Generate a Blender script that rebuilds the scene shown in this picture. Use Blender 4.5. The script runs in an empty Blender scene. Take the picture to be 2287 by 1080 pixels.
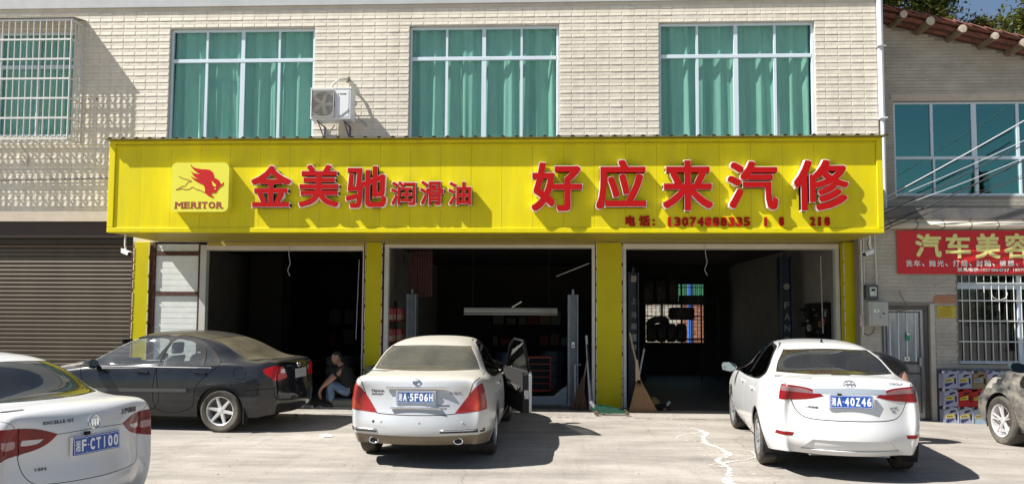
import bpy, bmesh, math, random
from mathutils import Vector, Matrix, noise
from mathutils.geometry import tessellate_polygon
R = math.radians
random.seed(7)
C = bpy.context.scene.collection
scn = bpy.context.scene

# ---------------------------------------------------------------- camera
YAW, PITCH, ROLL = R(2.6), R(3.5), R(0.33)
f = Vector((-math.sin(YAW)*math.cos(PITCH), math.cos(YAW)*math.cos(PITCH), math.sin(PITCH)))
r0 = Vector((math.cos(YAW), math.sin(YAW), 0)); u0 = r0.cross(f)
r1 = r0*math.cos(ROLL) + u0*math.sin(ROLL); u1 = r1.cross(f)
cam = bpy.data.cameras.new('camera'); cam_o = bpy.data.objects.new('camera', cam); C.objects.link(cam_o)
M = Matrix((r1, u1, -f)).transposed().to_4x4(); M.translation = Vector((0, -14.45, 1.8))
cam_o.matrix_world = M
cam.sensor_width = 36; cam.lens = 36*1700/2287; cam.shift_y = 61/2287; cam.shift_x = 0
cam.clip_end = 2000; cam.clip_start = .05
scn.camera = cam_o

# ---------------------------------------------------------------- sky, sun, exposure
SUN = Vector((2.7, 1.0, -3.3)).normalized()
world = bpy.data.worlds.new('World'); scn.world = world; world.use_nodes = True
wn = world.node_tree
sky = wn.nodes.new('ShaderNodeTexSky'); sky.sky_type = 'NISHITA'; sky.sun_disc = False
sky.sun_elevation = math.asin(-SUN.z); sky.sun_rotation = math.atan2(-SUN.x, -SUN.y) % (2*math.pi)
sky.air_density = 1.0; sky.dust_density = .6; sky.altitude = 100
bg = wn.nodes['Background']; bg.inputs['Strength'].default_value = 0.052
wn.links.new(sky.outputs[0], bg.inputs['Color'])
sl = bpy.data.lights.new('sun', 'SUN'); sl.energy = 5.0; sl.angle = R(.5); sl.color = (1, .97, .915)
so = bpy.data.objects.new('sun', sl); C.objects.link(so)
so.rotation_euler = SUN.to_track_quat('-Z', 'Y').to_euler()
vs = scn.view_settings; vs.view_transform = 'Standard'; vs.look = 'None'; vs.gamma = 1
vs.use_curve_mapping = False; vs.exposure = 0.95
scn.cycles.max_bounces = 8; scn.cycles.transparent_max_bounces = 16
scn.cycles.sample_clamp_indirect = 4

# ---------------------------------------------------------------- materials
MATS = {}
def srgb(h):
    if isinstance(h, str):
        h = h.lstrip('#'); c = [int(h[i:i+2], 16)/255 for i in (0, 2, 4)]
        return tuple((x/12.92 if x <= .04045 else ((x+.055)/1.055)**2.4) for x in c)
    return tuple(h)
def mat(name, col, rough=.6, metal=0., var=.0, vscale=3., bump=0., bscale=40., spec=.5, coat=0., col2=None, stretch=(1, 1, 1), dirt=None, dscale=1.2, emit=0, world=False):
    """principled material with noise variation of the base colour, fine bump and large dirt patches"""
    if name in MATS: return MATS[name]
    m = bpy.data.materials.new(name); m.use_nodes = True; MATS[name] = m
    nt = m.node_tree; p = nt.nodes['Principled BSDF']; L = nt.links.new
    col = srgb(col)
    p.inputs['Base Color'].default_value = (*col, 1); p.inputs['Roughness'].default_value = rough
    p.inputs['Metallic'].default_value = metal; p.inputs['Specular IOR Level'].default_value = spec
    if coat: p.inputs['Coat Weight'].default_value = coat; p.inputs['Coat IOR'].default_value = 1.4; p.inputs['Coat Roughness'].default_value = .04
    if emit:
        p.inputs['Emission Color'].default_value = (*col, 1); p.inputs['Emission Strength'].default_value = emit
    if var or bump or dirt:
        tc = nt.nodes.new('ShaderNodeTexCoord'); mp = nt.nodes.new('ShaderNodeMapping'); mp.inputs['Scale'].default_value = stretch
        if world: gm = nt.nodes.new('ShaderNodeNewGeometry'); L(gm.outputs['Position'], mp.inputs[0])
        else: L(tc.outputs['Object'], mp.inputs[0])
    last = None
    if var:
        n = nt.nodes.new('ShaderNodeTexNoise'); n.inputs['Scale'].default_value = vscale; n.inputs['Detail'].default_value = 6; n.inputs['Roughness'].default_value = .62
        L(mp.outputs[0], n.inputs['Vector'])
        rp = nt.nodes.new('ShaderNodeValToRGB'); rp.color_ramp.elements[0].position = .3; rp.color_ramp.elements[1].position = .72
        c2 = srgb(col2) if col2 else tuple(x*(1-var) for x in col)
        c1 = tuple(min(1, x*(1+var*.4)) for x in col)
        rp.color_ramp.elements[0].color = (*c2, 1); rp.color_ramp.elements[1].color = (*c1, 1)
        L(n.outputs['Fac'], rp.inputs[0]); last = rp.outputs[0]
    if dirt:
        n = nt.nodes.new('ShaderNodeTexNoise'); n.inputs['Scale'].default_value = dscale; n.inputs['Detail'].default_value = 8; n.inputs['Roughness'].default_value = .7
        L(mp.outputs[0], n.inputs['Vector'])
        rp = nt.nodes.new('ShaderNodeValToRGB'); rp.color_ramp.elements[0].position = .42; rp.color_ramp.elements[1].position = .75
        rp.color_ramp.elements[0].color = (0, 0, 0, 1); rp.color_ramp.elements[1].color = (dirt[3],)*3+(1,)
        L(n.outputs['Fac'], rp.inputs[0])
        mx = nt.nodes.new('ShaderNodeMix'); mx.data_type = 'RGBA'; L(rp.outputs[0], mx.inputs[0])
        if last: L(last, mx.inputs[6])
        else: mx.inputs[6].default_value = (*col, 1)
        mx.inputs[7].default_value = (*dirt[:3], 1); last = mx.outputs[2]
    if last: L(last, p.inputs['Base Color'])
    if bump:
        n = nt.nodes.new('ShaderNodeTexNoise'); n.inputs['Scale'].default_value = bscale; n.inputs['Detail'].default_value = 5
        L(mp.outputs[0], n.inputs['Vector']); b = nt.nodes.new('ShaderNodeBump'); b.inputs['Strength'].default_value = bump; b.inputs['Distance'].default_value = .01
        L(n.outputs['Fac'], b.inputs['Height']); L(b.outputs[0], p.inputs['Normal'])
    return m
def dusty_top(m, col, amt, lo=.55, hi=.95):
    """settled dust: covers upward-facing surfaces of the paint"""
    nt = m.node_tree; L = nt.links.new; pr = nt.nodes['Principled BSDF']; g = nt.nodes.new('ShaderNodeNewGeometry'); sx = nt.nodes.new('ShaderNodeSeparateXYZ'); L(g.outputs['Normal'], sx.inputs[0])
    mr = nt.nodes.new('ShaderNodeMapRange'); mr.interpolation_type = 'SMOOTHSTEP'; mr.inputs[1].default_value = lo; mr.inputs[2].default_value = hi; mr.inputs[4].default_value = amt; L(sx.outputs[2], mr.inputs[0])
    mx = nt.nodes.new('ShaderNodeMix'); mx.data_type = 'RGBA'; L(mr.outputs[0], mx.inputs[0]); ip = pr.inputs['Base Color']
    if ip.links: L(ip.links[0].from_socket, mx.inputs[6])
    else: mx.inputs[6].default_value = ip.default_value[:]
    mx.inputs[7].default_value = (*col, 1); L(mx.outputs[2], ip)
    ml = nt.nodes.new('ShaderNodeMath'); ml.operation = 'MULTIPLY_ADD'; ml.inputs[1].default_value = .5; ml.inputs[2].default_value = pr.inputs['Roughness'].default_value; L(mr.outputs[0], ml.inputs[0]); L(ml.outputs[0], pr.inputs['Roughness'])
    ms = nt.nodes.new('ShaderNodeMath'); ms.operation = 'MULTIPLY_ADD'; ms.inputs[1].default_value = -.7*pr.inputs['Coat Weight'].default_value; ms.inputs[2].default_value = pr.inputs['Coat Weight'].default_value; ms.use_clamp = True; L(mr.outputs[0], ms.inputs[0]); L(ms.outputs[0], pr.inputs['Coat Weight'])
    return m
def patchy(m, scale, lo, hi, detail=8):
    """worn film: noise decides where the coat is missing"""
    nt = m.node_tree; L = nt.links.new; pr = nt.nodes['Principled BSDF']; tc = nt.nodes.new('ShaderNodeTexCoord'); n = nt.nodes.new('ShaderNodeTexNoise'); n.inputs['Scale'].default_value = scale; n.inputs['Detail'].default_value = detail; n.inputs['Roughness'].default_value = .75
    L(tc.outputs['Object'], n.inputs['Vector']); mr = nt.nodes.new('ShaderNodeMapRange'); mr.inputs[1].default_value = lo; mr.inputs[2].default_value = hi; L(n.outputs['Fac'], mr.inputs[0]); L(mr.outputs[0], pr.inputs['Alpha']); return m
def leafmat(name, c):
    m = bpy.data.materials.new(name); m.use_nodes = True; nt = m.node_tree; L = nt.links.new; nt.nodes.remove(nt.nodes['Principled BSDF'])
    d = nt.nodes.new('ShaderNodeBsdfDiffuse'); t = nt.nodes.new('ShaderNodeBsdfTranslucent'); mx = nt.nodes.new('ShaderNodeMixShader'); mx.inputs[0].default_value = .35
    tc = nt.nodes.new('ShaderNodeTexCoord'); n = nt.nodes.new('ShaderNodeTexNoise'); n.inputs['Scale'].default_value = 1.5; n.inputs['Detail'].default_value = 4; L(tc.outputs['Object'], n.inputs['Vector'])
    rp = nt.nodes.new('ShaderNodeValToRGB'); rp.color_ramp.elements[0].position = .35; rp.color_ramp.elements[1].position = .7; rp.color_ramp.elements[0].color = (c[0]*.6, c[1]*.65, c[2]*.6, 1); rp.color_ramp.elements[1].color = (c[0]*1.25, c[1]*1.15, c[2], 1)
    L(n.outputs['Fac'], rp.inputs[0]); L(rp.outputs[0], d.inputs[0]); L(rp.outputs[0], t.inputs[0]); L(d.outputs[0], mx.inputs[1]); L(t.outputs[0], mx.inputs[2]); L(mx.outputs[0], nt.nodes['Material Output'].inputs[0]); return m
def glass(name, tint, gloss=(.9, .95, 1), fac=.12, rough=.02, wave=0., dust=None):
    """see-through tinted pane: Fresnel-weighted mirror reflection over a coloured transparent sheet, optional dust film"""
    if name in MATS: return MATS[name]
    m = bpy.data.materials.new(name); m.use_nodes = True; MATS[name] = m
    nt = m.node_tree; nt.nodes.remove(nt.nodes['Principled BSDF']); out = nt.nodes['Material Output']; L = nt.links.new
    tr = nt.nodes.new('ShaderNodeBsdfTransparent'); tr.inputs[0].default_value = (*tint, 1)
    gl = nt.nodes.new('ShaderNodeBsdfGlossy'); gl.inputs['Color'].default_value = (*gloss, 1); gl.inputs['Roughness'].default_value = rough
    gm = nt.nodes.new('ShaderNodeNewGeometry'); dt = nt.nodes.new('ShaderNodeVectorMath'); dt.operation = 'DOT_PRODUCT'; L(gm.outputs['Incoming'], dt.inputs[0]); L(gm.outputs['Normal'], dt.inputs[1])
    def mth(op, a, b):   # Schlick reflectance, the same from either side of the pane
        n_ = nt.nodes.new('ShaderNodeMath'); n_.operation = op; n_.use_clamp = op == 'ADD'
        for k_, v_ in enumerate((a, b)):
            if isinstance(v_, (int, float)): n_.inputs[k_].default_value = v_
            elif v_ is not None: L(v_, n_.inputs[k_])
        return n_.outputs[0]
    pw = mth('POWER', mth('SUBTRACT', 1.0, mth('ABSOLUTE', dt.outputs['Value'], None)), 5.0)
    class ma: outputs = [mth('ADD', mth('MULTIPLY', pw, .9), .04+fac)]
    mx = nt.nodes.new('ShaderNodeMixShader'); L(ma.outputs[0], mx.inputs[0]); L(tr.outputs[0], mx.inputs[1]); L(gl.outputs[0], mx.inputs[2])
    last = mx.outputs[0]
    if wave:
        tc = nt.nodes.new('ShaderNodeTexCoord'); n = nt.nodes.new('ShaderNodeTexNoise'); n.inputs['Scale'].default_value = 1.3; L(tc.outputs['Object'], n.inputs['Vector'])
        b = nt.nodes.new('ShaderNodeBump'); b.inputs['Strength'].default_value = wave; b.inputs['Distance'].default_value = .05
        L(n.outputs['Fac'], b.inputs['Height']); L(b.outputs[0], gl.inputs['Normal'])
    if dust:
        tc = nt.nodes.new('ShaderNodeTexCoord'); n = nt.nodes.new('ShaderNodeTexNoise'); n.inputs['Scale'].default_value = 4; n.inputs['Detail'].default_value = 7; L(tc.outputs['Object'], n.inputs['Vector'])
        mr = nt.nodes.new('ShaderNodeMapRange'); mr.inputs[1].default_value = .3; mr.inputs[2].default_value = .7; mr.inputs[3].default_value = dust[3]*.6; mr.inputs[4].default_value = dust[3]; L(n.outputs['Fac'], mr.inputs[0])
        df = nt.nodes.new('ShaderNodeBsdfDiffuse'); df.inputs[0].default_value = (*dust[:3], 1)
        m2 = nt.nodes.new('ShaderNodeMixShader'); L(mr.outputs[0], m2.inputs[0]); L(last, m2.inputs[1]); L(df.outputs[0], m2.inputs[2]); last = m2.outputs[0]
    L(last, out.inputs[0]); return m

# ---------------------------------------------------------------- mesh builder
class MB:
    def __init__(s): s.v = []; s.f = []; s.m = []
    def add(s, vs, fs, mi=0):
        n = len(s.v); s.v += [tuple(v) for v in vs]; s.f += [tuple(i+n for i in q) for q in fs]; s.m += [mi]*len(fs); return s
    def box(s, x0, x1, y0, y1, z0, z1, mi=0):
        return s.add([(x0,y0,z0),(x1,y0,z0),(x1,y1,z0),(x0,y1,z0),(x0,y0,z1),(x1,y0,z1),(x1,y1,z1),(x0,y1,z1)],
                     [(0,3,2,1),(4,5,6,7),(0,1,5,4),(1,2,6,5),(2,3,7,6),(3,0,4,7)], mi)
    def obox(s, c, ax, ay, az, mi=0):
        """box by centre and three half-axis vectors"""
        c = Vector(c); ax = Vector(ax); ay = Vector(ay); az = Vector(az)
        P = [c+ax*i+ay*j+az*k for k in (-1,1) for (i,j) in ((-1,-1),(1,-1),(1,1),(-1,1))]
        return s.add(P, [(0,3,2,1),(4,5,6,7),(0,1,5,4),(1,2,6,5),(2,3,7,6),(3,0,4,7)], mi)
    def prism(s, poly, y0, y1, mi=0, axis='y'):
        """2D polygon (a,b) extruded along an axis; for 'y' the polygon lies in xz"""
        def P(a, b, t): return {'y': (a, t, b), 'x': (t, a, b), 'z': (a, b, t)}[axis]
        n = len(poly); vs = [P(a, b, y0) for a, b in poly]+[P(a, b, y1) for a, b in poly]
        tris = tessellate_polygon([[Vector((a, b, 0)) for a, b in poly]])
        fs = [tuple(t) for t in tris]+[tuple(i+n for i in reversed(t)) for t in tris]
        fs += [(i, (i+1) % n, (i+1) % n+n, i+n) for i in range(n)]
        return s.add(vs, fs, mi)
    def tube(s, pts, r, n=8, mi=0, cap=True, r2=None):
        pts = [Vector(p) for p in pts]; k = len(pts); vs = []; fs = []
        up = None
        for i, p in enumerate(pts):
            d = (pts[min(i+1, k-1)]-pts[max(i-1, 0)])
            if d.length < 1e-9: d = Vector((0, 0, 1))
            d.normalize()
            if up is None:
                up = Vector((0, 0, 1)) if abs(d.z) < .9 else Vector((1, 0, 0))
            a = d.cross(up)
            if a.length < 1e-6: a = d.orthogonal()
            a.normalize(); b = a.cross(d).normalized(); up = b
            rr = r if r2 is None else r+(r2-r)*i/(k-1)
            if isinstance(r, (list, tuple)): rr = r[i]
            vs += [p+(a*math.cos(2*math.pi*j/n)+b*math.sin(2*math.pi*j/n))*rr for j in range(n)]
        for i in range(k-1):
            for j in range(n):
                fs.append((i*n+j, i*n+(j+1) % n, (i+1)*n+(j+1) % n, (i+1)*n+j))
        if cap: fs += [tuple(reversed(range(n))), tuple((k-1)*n+j for j in range(n))]
        return s.add(vs, fs, mi)
    def lathe(s, prof, n=24, axis='z', c=(0,0,0), mi=0):
        """profile of (r,h) turned about an axis through c"""
        vs = []; fs = []; k = len(prof)
        for i in range(n):
            a = 2*math.pi*i/n; ca, sa = math.cos(a), math.sin(a)
            for (rr, h) in prof:
                q = {'z': (rr*ca, rr*sa, h), 'y': (rr*ca, h, rr*sa), 'x': (h, rr*ca, rr*sa)}[axis]
                vs.append((q[0]+c[0], q[1]+c[1], q[2]+c[2]))
        for i in range(n):
            for j in range(k-1):
                fs.append((i*k+j, ((i+1) % n)*k+j, ((i+1) % n)*k+j+1, i*k+j+1))
        return s.add(vs, fs, mi)
    def text(s, body, x0, x1, z0, z1, y, bold=.0, mi=0, depth=.0, serif=False):
        """glyph shapes from the built-in font fitted into a rectangle, thickened by stacked shifted copies"""
        V, F = glyph(body)
        if not V: return s
        ax, bx = min(v[0] for v in V), max(v[0] for v in V); az, bz = min(v[1] for v in V), max(v[1] for v in V)
        x0 += bold; x1 -= bold; z0 += bold; z1 -= bold
        sx = (x1-x0)/(bx-ax); sz = (z1-z0)/max(bz-az, 1e-6)
        offs = [(0, 0)]+([(i_*bold, j_*bold) for i_ in (-1, 0, 1) for j_ in (-1, 0, 1) if i_ or j_] if bold else [])
        for q, (dx, dz) in enumerate(offs):
            yy = y+q*.00015
            P = [(x0+(v[0]-ax)*sx+dx, yy, z0+(v[1]-az)*sz+dz) for v in V]
            if depth:
                n = len(P); P2 = [(p[0], y+depth, p[2]) for p in P]
                edges = {}
                for t in F:
                    for i in range(len(t)):
                        e = (t[i], t[(i+1) % len(t)])
                        if (e[1], e[0]) in edges: del edges[(e[1], e[0])]
                        else: edges[e] = 1
                s.add(P+P2, list(F)+[(a, b, b+n, a+n) for a, b in edges], mi)
            else: s.add(P, F, mi)
        return s
    def xf(s, M):
        s.v = [tuple(M @ Vector(v)) for v in s.v]; return s
    def mesh(s, name, mats, smooth=False):
        me = bpy.data.meshes.new(name); me.from_pydata(s.v, [], s.f)
        if not isinstance(mats, (list, tuple)): mats = [mats]
        for m in mats: me.materials.append(m)
        if len(mats) > 1: me.polygons.foreach_set('material_index', s.m)
        if smooth:
            me.polygons.foreach_set('use_smooth', [True]*len(me.polygons))
            if smooth != 'all': me.set_sharp_from_angle(angle=R(38))
        me.update(); return me
    def obj(s, name, mats, parent=None, smooth=False, **kw):
        o = bpy.data.objects.new(name, s.mesh(name, mats, smooth)); C.objects.link(o)
        if parent: o.parent = parent
        for k, v in kw.items(): o[k] = v
        return o
_gl = {}
def glyph(body):
    if body in _gl: return _gl[body]
    c = bpy.data.curves.new('glyph', 'FONT'); c.body = body; c.resolution_u = 3
    o = bpy.data.objects.new('glyph', c); C.objects.link(o)
    me = bpy.data.meshes.new_from_object(o.evaluated_get(bpy.context.evaluated_depsgraph_get()))
    V = [(v.co.x, v.co.y) for v in me.vertices]; F = [tuple(p.vertices) for p in me.polygons]
    bpy.data.objects.remove(o); bpy.data.curves.remove(c); bpy.data.meshes.remove(me)
    _gl[body] = (V, F); return V, F
def thing(name, label, cat, loc=(0,0,0), rotz=0, group=None):
    o = bpy.data.objects.new(name, None); C.objects.link(o); o.location = loc; o.rotation_euler = (0, 0, rotz)
    o.empty_display_size = .1; o['label'] = label; o['category'] = cat
    if group: o['group'] = group
    return o
def tag(o, label, cat, group=None):
    o['label'] = label; o['category'] = cat
    if group: o['group'] = group
    return o
def struct(o): o['kind'] = 'structure'; return o
def bevel(o, w=.005, seg=2):
    b = o.modifiers.new('bevel', 'BEVEL'); b.width = w; b.segments = seg; b.limit_method = 'ANGLE'; b.angle_limit = R(40); return o
def wall_holes(x0, x1, z0, z1, holes, y0, y1, mi=0, mb=None, caps=True):
    """wall slab in the xz plane with rectangular openings (grid split), reveals included"""
    mb = mb or MB()
    xs = sorted({x0, x1, *[h[0] for h in holes], *[h[1] for h in holes]}); zs = sorted({z0, z1, *[h[2] for h in holes], *[h[3] for h in holes]})
    xs = [x for x in xs if x0 <= x <= x1]; zs = [z for z in zs if z0 <= z <= z1]
    def inh(x, z): return any(h[0] < x < h[1] and h[2] < z < h[3] for h in holes)
    for a, b in zip(xs, xs[1:]):
        for c, d in zip(zs, zs[1:]):
            if inh((a+b)/2, (c+d)/2): continue
            mb.add([(a,y0,c),(b,y0,c),(b,y0,d),(a,y0,d),(a,y1,c),(b,y1,c),(b,y1,d),(a,y1,d)], [(0,1,2,3),(5,4,7,6)], mi)
    for h in holes:
        a, b, c, d = max(h[0], x0), min(h[1], x1), max(h[2], z0), min(h[3], z1)
        V = [(a,y0,c),(b,y0,c),(b,y0,d),(a,y0,d),(a,y1,c),(b,y1,c),(b,y1,d),(a,y1,d)]
        mb.add(V, [(1,0,4,5),(3,2,6,7),(0,3,7,4),(2,1,5,6)] if caps else [(1,0,4,5),(0,3,7,4),(2,1,5,6)], mi)
    if not caps: return mb
    V = [(x0,y0,z0),(x1,y0,z0),(x1,y0,z1),(x0,y0,z1),(x0,y1,z0),(x1,y1,z0),(x1,y1,z1),(x0,y1,z1)]
    mb.add(V, [(0,1,5,4),(2,3,7,6),(3,0,4,7),(1,2,6,5)], mi)
    return mb
# ================================================================= GROUND
def sm(a, b, x):
    t = min(1, max(0, (x-a)/(b-a))); return t*t*(3-2*t)
def zg(x, y):
    z = .1*min(1, max(0, (y+6)/5.4))
    return z-.12*sm(4.5, 7.5, x)*min(1, max(0, (y+7)/5))
m_ground = mat('concrete_yard', (.385, .348, .302), rough=.88, var=.25, vscale=2.2, bump=.5, bscale=55, stretch=(.45, 1, 1), dirt=(.25, .225, .20, .8), dscale=.9)
def concrete_detail(m):
    nt = m.node_tree; L = nt.links.new; p = nt.nodes['Principled BSDF']
    src = p.inputs['Base Color'].links[0].from_socket
    tc = nt.nodes.new('ShaderNodeTexCoord')
    def nz(scale, st, det=8, rough=.7):
        mp = nt.nodes.new('ShaderNodeMapping'); mp.inputs['Scale'].default_value = st; L(tc.outputs['Object'], mp.inputs[0])
        n = nt.nodes.new('ShaderNodeTexNoise'); n.inputs['Scale'].default_value = scale; n.inputs['Detail'].default_value = det; n.inputs['Roughness'].default_value = rough
        L(mp.outputs[0], n.inputs['Vector']); return n.outputs['Fac']
    def ramp(s, a, b, v0, v1):
        r = nt.nodes.new('ShaderNodeMapRange'); r.inputs[1].default_value = a; r.inputs[2].default_value = b; r.inputs[3].default_value = v0; r.inputs[4].default_value = v1
        L(s, r.inputs[0]); return r.outputs[0]
    def mul(col, fac):
        mx = nt.nodes.new('ShaderNodeMix'); mx.data_type = 'RGBA'; mx.blend_type = 'MULTIPLY'; mx.inputs[0].default_value = 1
        L(col, mx.inputs[6]); L(fac, mx.inputs[7]); return mx.outputs[2]
    c = mul(src, ramp(nz(1.6, (.25, 1.6, 1)), .35, .62, .74, 1.08))       # long wipes along the shop front
    c = mul(c, ramp(nz(2.2, (2.5, .22, 1), 5), .52, .70, 1.0, .86))        # faint tyre tracks towards the bays
    c = mul(c, ramp(nz(.55, (1, 1, 1), 9, .75), .56, .70, 1.0, .80))       # old soaked-in stains
    c = mul(c, ramp(nz(38, (1, 1, 1), 3), .3, .7, .88, 1.08))
    c = mul(c, ramp(nz(9, (.5, 1.2, 1), 9, .8), .60, .68, 1.0, .72))      # small oil spots
    v = nt.nodes.new('ShaderNodeTexVoronoi'); v.feature = 'DISTANCE_TO_EDGE'; v.inputs['Scale'].default_value = .33
    mp = nt.nodes.new('ShaderNodeMapping'); L(tc.outputs['Object'], mp.inputs[0])
    wn_ = nt.nodes.new('ShaderNodeTexNoise'); wn_.inputs['Scale'].default_value = 1.7; wn_.inputs['Detail'].default_value = 8; L(mp.outputs[0], wn_.inputs['Vector'])
    ad = nt.nodes.new('ShaderNodeMix'); ad.data_type = 'VECTOR'; ad.inputs[0].default_value = .35; L(mp.outputs[0], ad.inputs[4]); L(wn_.outputs['Color'], ad.inputs[5])
    L(ad.outputs[1], v.inputs['Vector'])
    c = mul(c, ramp(v.outputs['Distance'], .0, .003, .72, 1.0))            # hairline cracks
    L(c, p.inputs['Base Color'])
concrete_detail(m_ground)
def lin(a, b, n): return [a+(b-a)*i/n for i in range(n+1)]
gx = [-900, -300, -100, -40]+lin(-20, 20, 80)+[40, 100, 300, 900]
gy = [-900, -300, -100, -40]+lin(-20, -.5, 60)+[-.3, 0, 1, 5, 12, 30, 100, 300, 900]
mb = MB(); vs = [(x, y, zg(x, y)-(.004 if y > -.35 else 0)) for y in gy for x in gx]; n = len(gx)
mb.add(vs, [(j*n+i, j*n+i+1, (j+1)*n+i+1, (j+1)*n+i) for j in range(len(gy)-1) for i in range(n-1)])
struct(mb.obj('ground', m_ground, smooth='all'))
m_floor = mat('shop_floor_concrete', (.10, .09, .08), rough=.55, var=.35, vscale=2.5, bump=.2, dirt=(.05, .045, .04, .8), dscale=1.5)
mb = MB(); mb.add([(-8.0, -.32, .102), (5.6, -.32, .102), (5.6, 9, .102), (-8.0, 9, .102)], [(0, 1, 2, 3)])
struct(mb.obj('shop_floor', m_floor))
# expansion joint that runs along the shop front: ragged dark crack with chipped lips
mb = MB(); random.seed(3); x = -6.5; pts = []
while x < 5.2:
    pts.append((x, -1.36-.012*x+random.uniform(-.02, .02))); x += random.uniform(.04, .12)
for (a, b) in zip(pts, pts[1:]):
    w1 = random.choice([.002, .006, .012, .02]); z = zg(a[0], a[1])+.004
    mb.add([(a[0], a[1]-w1, z), (b[0], b[1]-w1, z), (b[0], b[1]+w1, z), (a[0], a[1]+w1, z)], [(0, 1, 2, 3)])
struct(mb.obj('ground_joint', mat('joint_dirt', (.12, .1, .08), rough=1)))
# dried white paint spilled on the yard
m_spill = patchy(mat('dried_white_paint', (.68, .67, .64), rough=.7, var=.25, vscale=14), 7, .36, .56)
def ribbon(mb, P, W, z, jit=.25, step=.03):
    W = [w*.78 for w in W]
    for (a, b), (w1, w2) in zip(zip(P, P[1:]), zip(W, W[1:])):
        L = math.dist(a, b); k = max(1, int(L/step)); d = ((b[0]-a[0])/L, (b[1]-a[1])/L); prev = None
        for i in range(k+1):
            t = i/k; w = w1+(w2-w1)*t; x = a[0]+(b[0]-a[0])*t; y = a[1]+(b[1]-a[1])*t
            l = w*(1+random.uniform(-jit, jit)); r_ = w*(1+random.uniform(-jit, jit))
            cur = ((x-d[1]*l, y+d[0]*l), (x+d[1]*r_, y-d[0]*r_))
            if prev:
                q = [prev[0], prev[1], cur[1], cur[0]]
                mb.add([(u[0], u[1], zg(*u)+z) for u in q], [(0, 1, 2, 3)])
            prev = cur
random.seed(11); mb = MB()
ribbon(mb, [(2.13, -1.95), (2.30, -2.35), (2.42, -2.75), (2.28, -3.15), (2.22, -3.6), (2.36, -4.0), (2.38, -4.35), (2.12, -4.75), (2.18, -5.2), (2.0, -5.8), (1.95, -6.5)], [.01, .02, .07, .035, .06, .035, .05, .04, .03, .06, .09], .004, .7)
ribbon(mb, [(2.35, -2.7), (1.98, -3.0), (1.85, -3.3), (2.2, -3.65)], [.012, .018, .012, .012], .006, .6)
ribbon(mb, [(2.35, -4.0), (2.72, -4.1), (2.68, -4.5), (2.45, -4.75)], [.012, .02, .018, .016], .0055, .5)
ribbon(mb, [(2.4, -4.75), (1.95, -5.05), (2.15, -5.15)], [.03, .012, .02], .007, .7)
ribbon(mb, [(1.95, -2.1), (2.4, -2.55)], [.004, .012], .0065, .8); ribbon(mb, [(1.9, -2.3), (2.0, -2.45)], [.01, .004], .0045, .8)
for i in range(150):
    x = random.gauss(2.2, .2); y = random.uniform(-6.2, -1.7); w = random.uniform(.004, .018); z = zg(x, y)+.0035
    mb.add([(x+w*random.uniform(.6, 1.4)*math.cos(k)*1.5, y+w*random.uniform(.6, 1.4)*math.sin(k), z+i*.00001) for k in (0, 1.05, 2.1, 3.14, 4.2, 5.2)], [(0, 1, 2, 3, 4, 5)])
o = mb.obj('paint_spill', m_spill); o['kind'] = 'stuff'
o = MB()
for i in range(420):   # grit and small debris on the concrete
    x = random.uniform(-9, 9); y = random.uniform(-9, -.6); w = random.uniform(.004, .014); z = zg(x, y)
    o.add([(x-w, y-w*.6, z), (x+w, y-w*.5, z), (x+w*.7, y+w, z), (x, y, z+w*.8)], [(0, 1, 3), (1, 2, 3), (2, 0, 3)])
o = o.obj('ground_litter', mat('litter', (.16, .13, .1), rough=.9)); o['kind'] = 'stuff'

# ================================================================= MAIN BUILDING
m_tile = mat('cream_wall_tile', (.73, .67, .56), rough=.42, var=.14, vscale=5, bump=.05, spec=.4, dirt=(.44, .39, .31, .55), dscale=.8, stretch=(1.6, 1, .5), world=True)
m_grout = mat('tile_grout', (.58, .53, .44), rough=.95, var=.15)
m_beige = mat('beige_render', (.52, .45, .36), rough=.85, var=.15, vscale=4)
m_greyband = mat('grey_cornice', (.44, .45, .45), rough=.8, var=.12)
m_alu = mat('white_aluminium', (.60, .68, .74), rough=.38, spec=.5, var=.05)
m_wglass = glass('teal_window_glass', (.80, .905, .875), gloss=(.6, .9, .9), fac=.0)
m_curtain = mat('green_curtain', (.52, .68, .60), rough=.9, var=.12, vscale=6, stretch=(3, 3, .4))
m_yellow = mat('yellow_sheet_steel', (.72, .605, .004), rough=.42, var=.13, vscale=1.0, spec=.2, stretch=(4, 1, .5), dirt=(.50, .43, .06, .3), dscale=1.5)
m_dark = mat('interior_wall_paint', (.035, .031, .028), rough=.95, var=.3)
m_black = mat('black_rubber', (.012, .012, .012), rough=.7)
m_steel = mat('galvanised_steel', (.45, .46, .47), rough=.5, metal=.4, var=.2, vscale=8)
m_edge = mat('unpainted_brown_edge', (.10, .035, .02), rough=.85, var=.5, vscale=14, col2=(.03, .015, .01))

bld = thing('shop_building', 'two storey workshop building clad in cream ribbed tiles with green curtained windows', 'building', (0, 0, 0))
WIN = [(-7.46, -4.555, 5.10, 7.43), (-2.685, .228, 5.10, 7.43), (2.143, 5.09, 5.10, 7.445)]
CW = (-12.6, -9.38, 5.30, 7.42)
OPN = [(-7.66, -3.50, -.2, 3.2), (-3.12, .92, -.2, 3.2), (1.44, 5.48, -.2, 3.2)]
LSH = (-13, -8.06, -.2, 3.60)
mb = wall_holes(-13.5, 6.25, 3.2, 7.86, [tuple(w) for w in WIN]+[CW]+[(-13.5, -8.06, 3.2, 3.60)], 0, .22)
mb.obj('wall', m_grout, bld)
mb = MB(); mb.box(-8.06, -7.66, .0, .3, -.2, 3.199).box(-3.50, -3.12, .0, .3, -.2, 3.199).box(.92, 1.44, .0, .3, -.2, 3.199).box(5.48, 6.25, .0, .3, -.2, 3.199)
mb.obj('wall', mat('pier_masonry', (.30, .27, .22), rough=.9, var=.3), bld)
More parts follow.
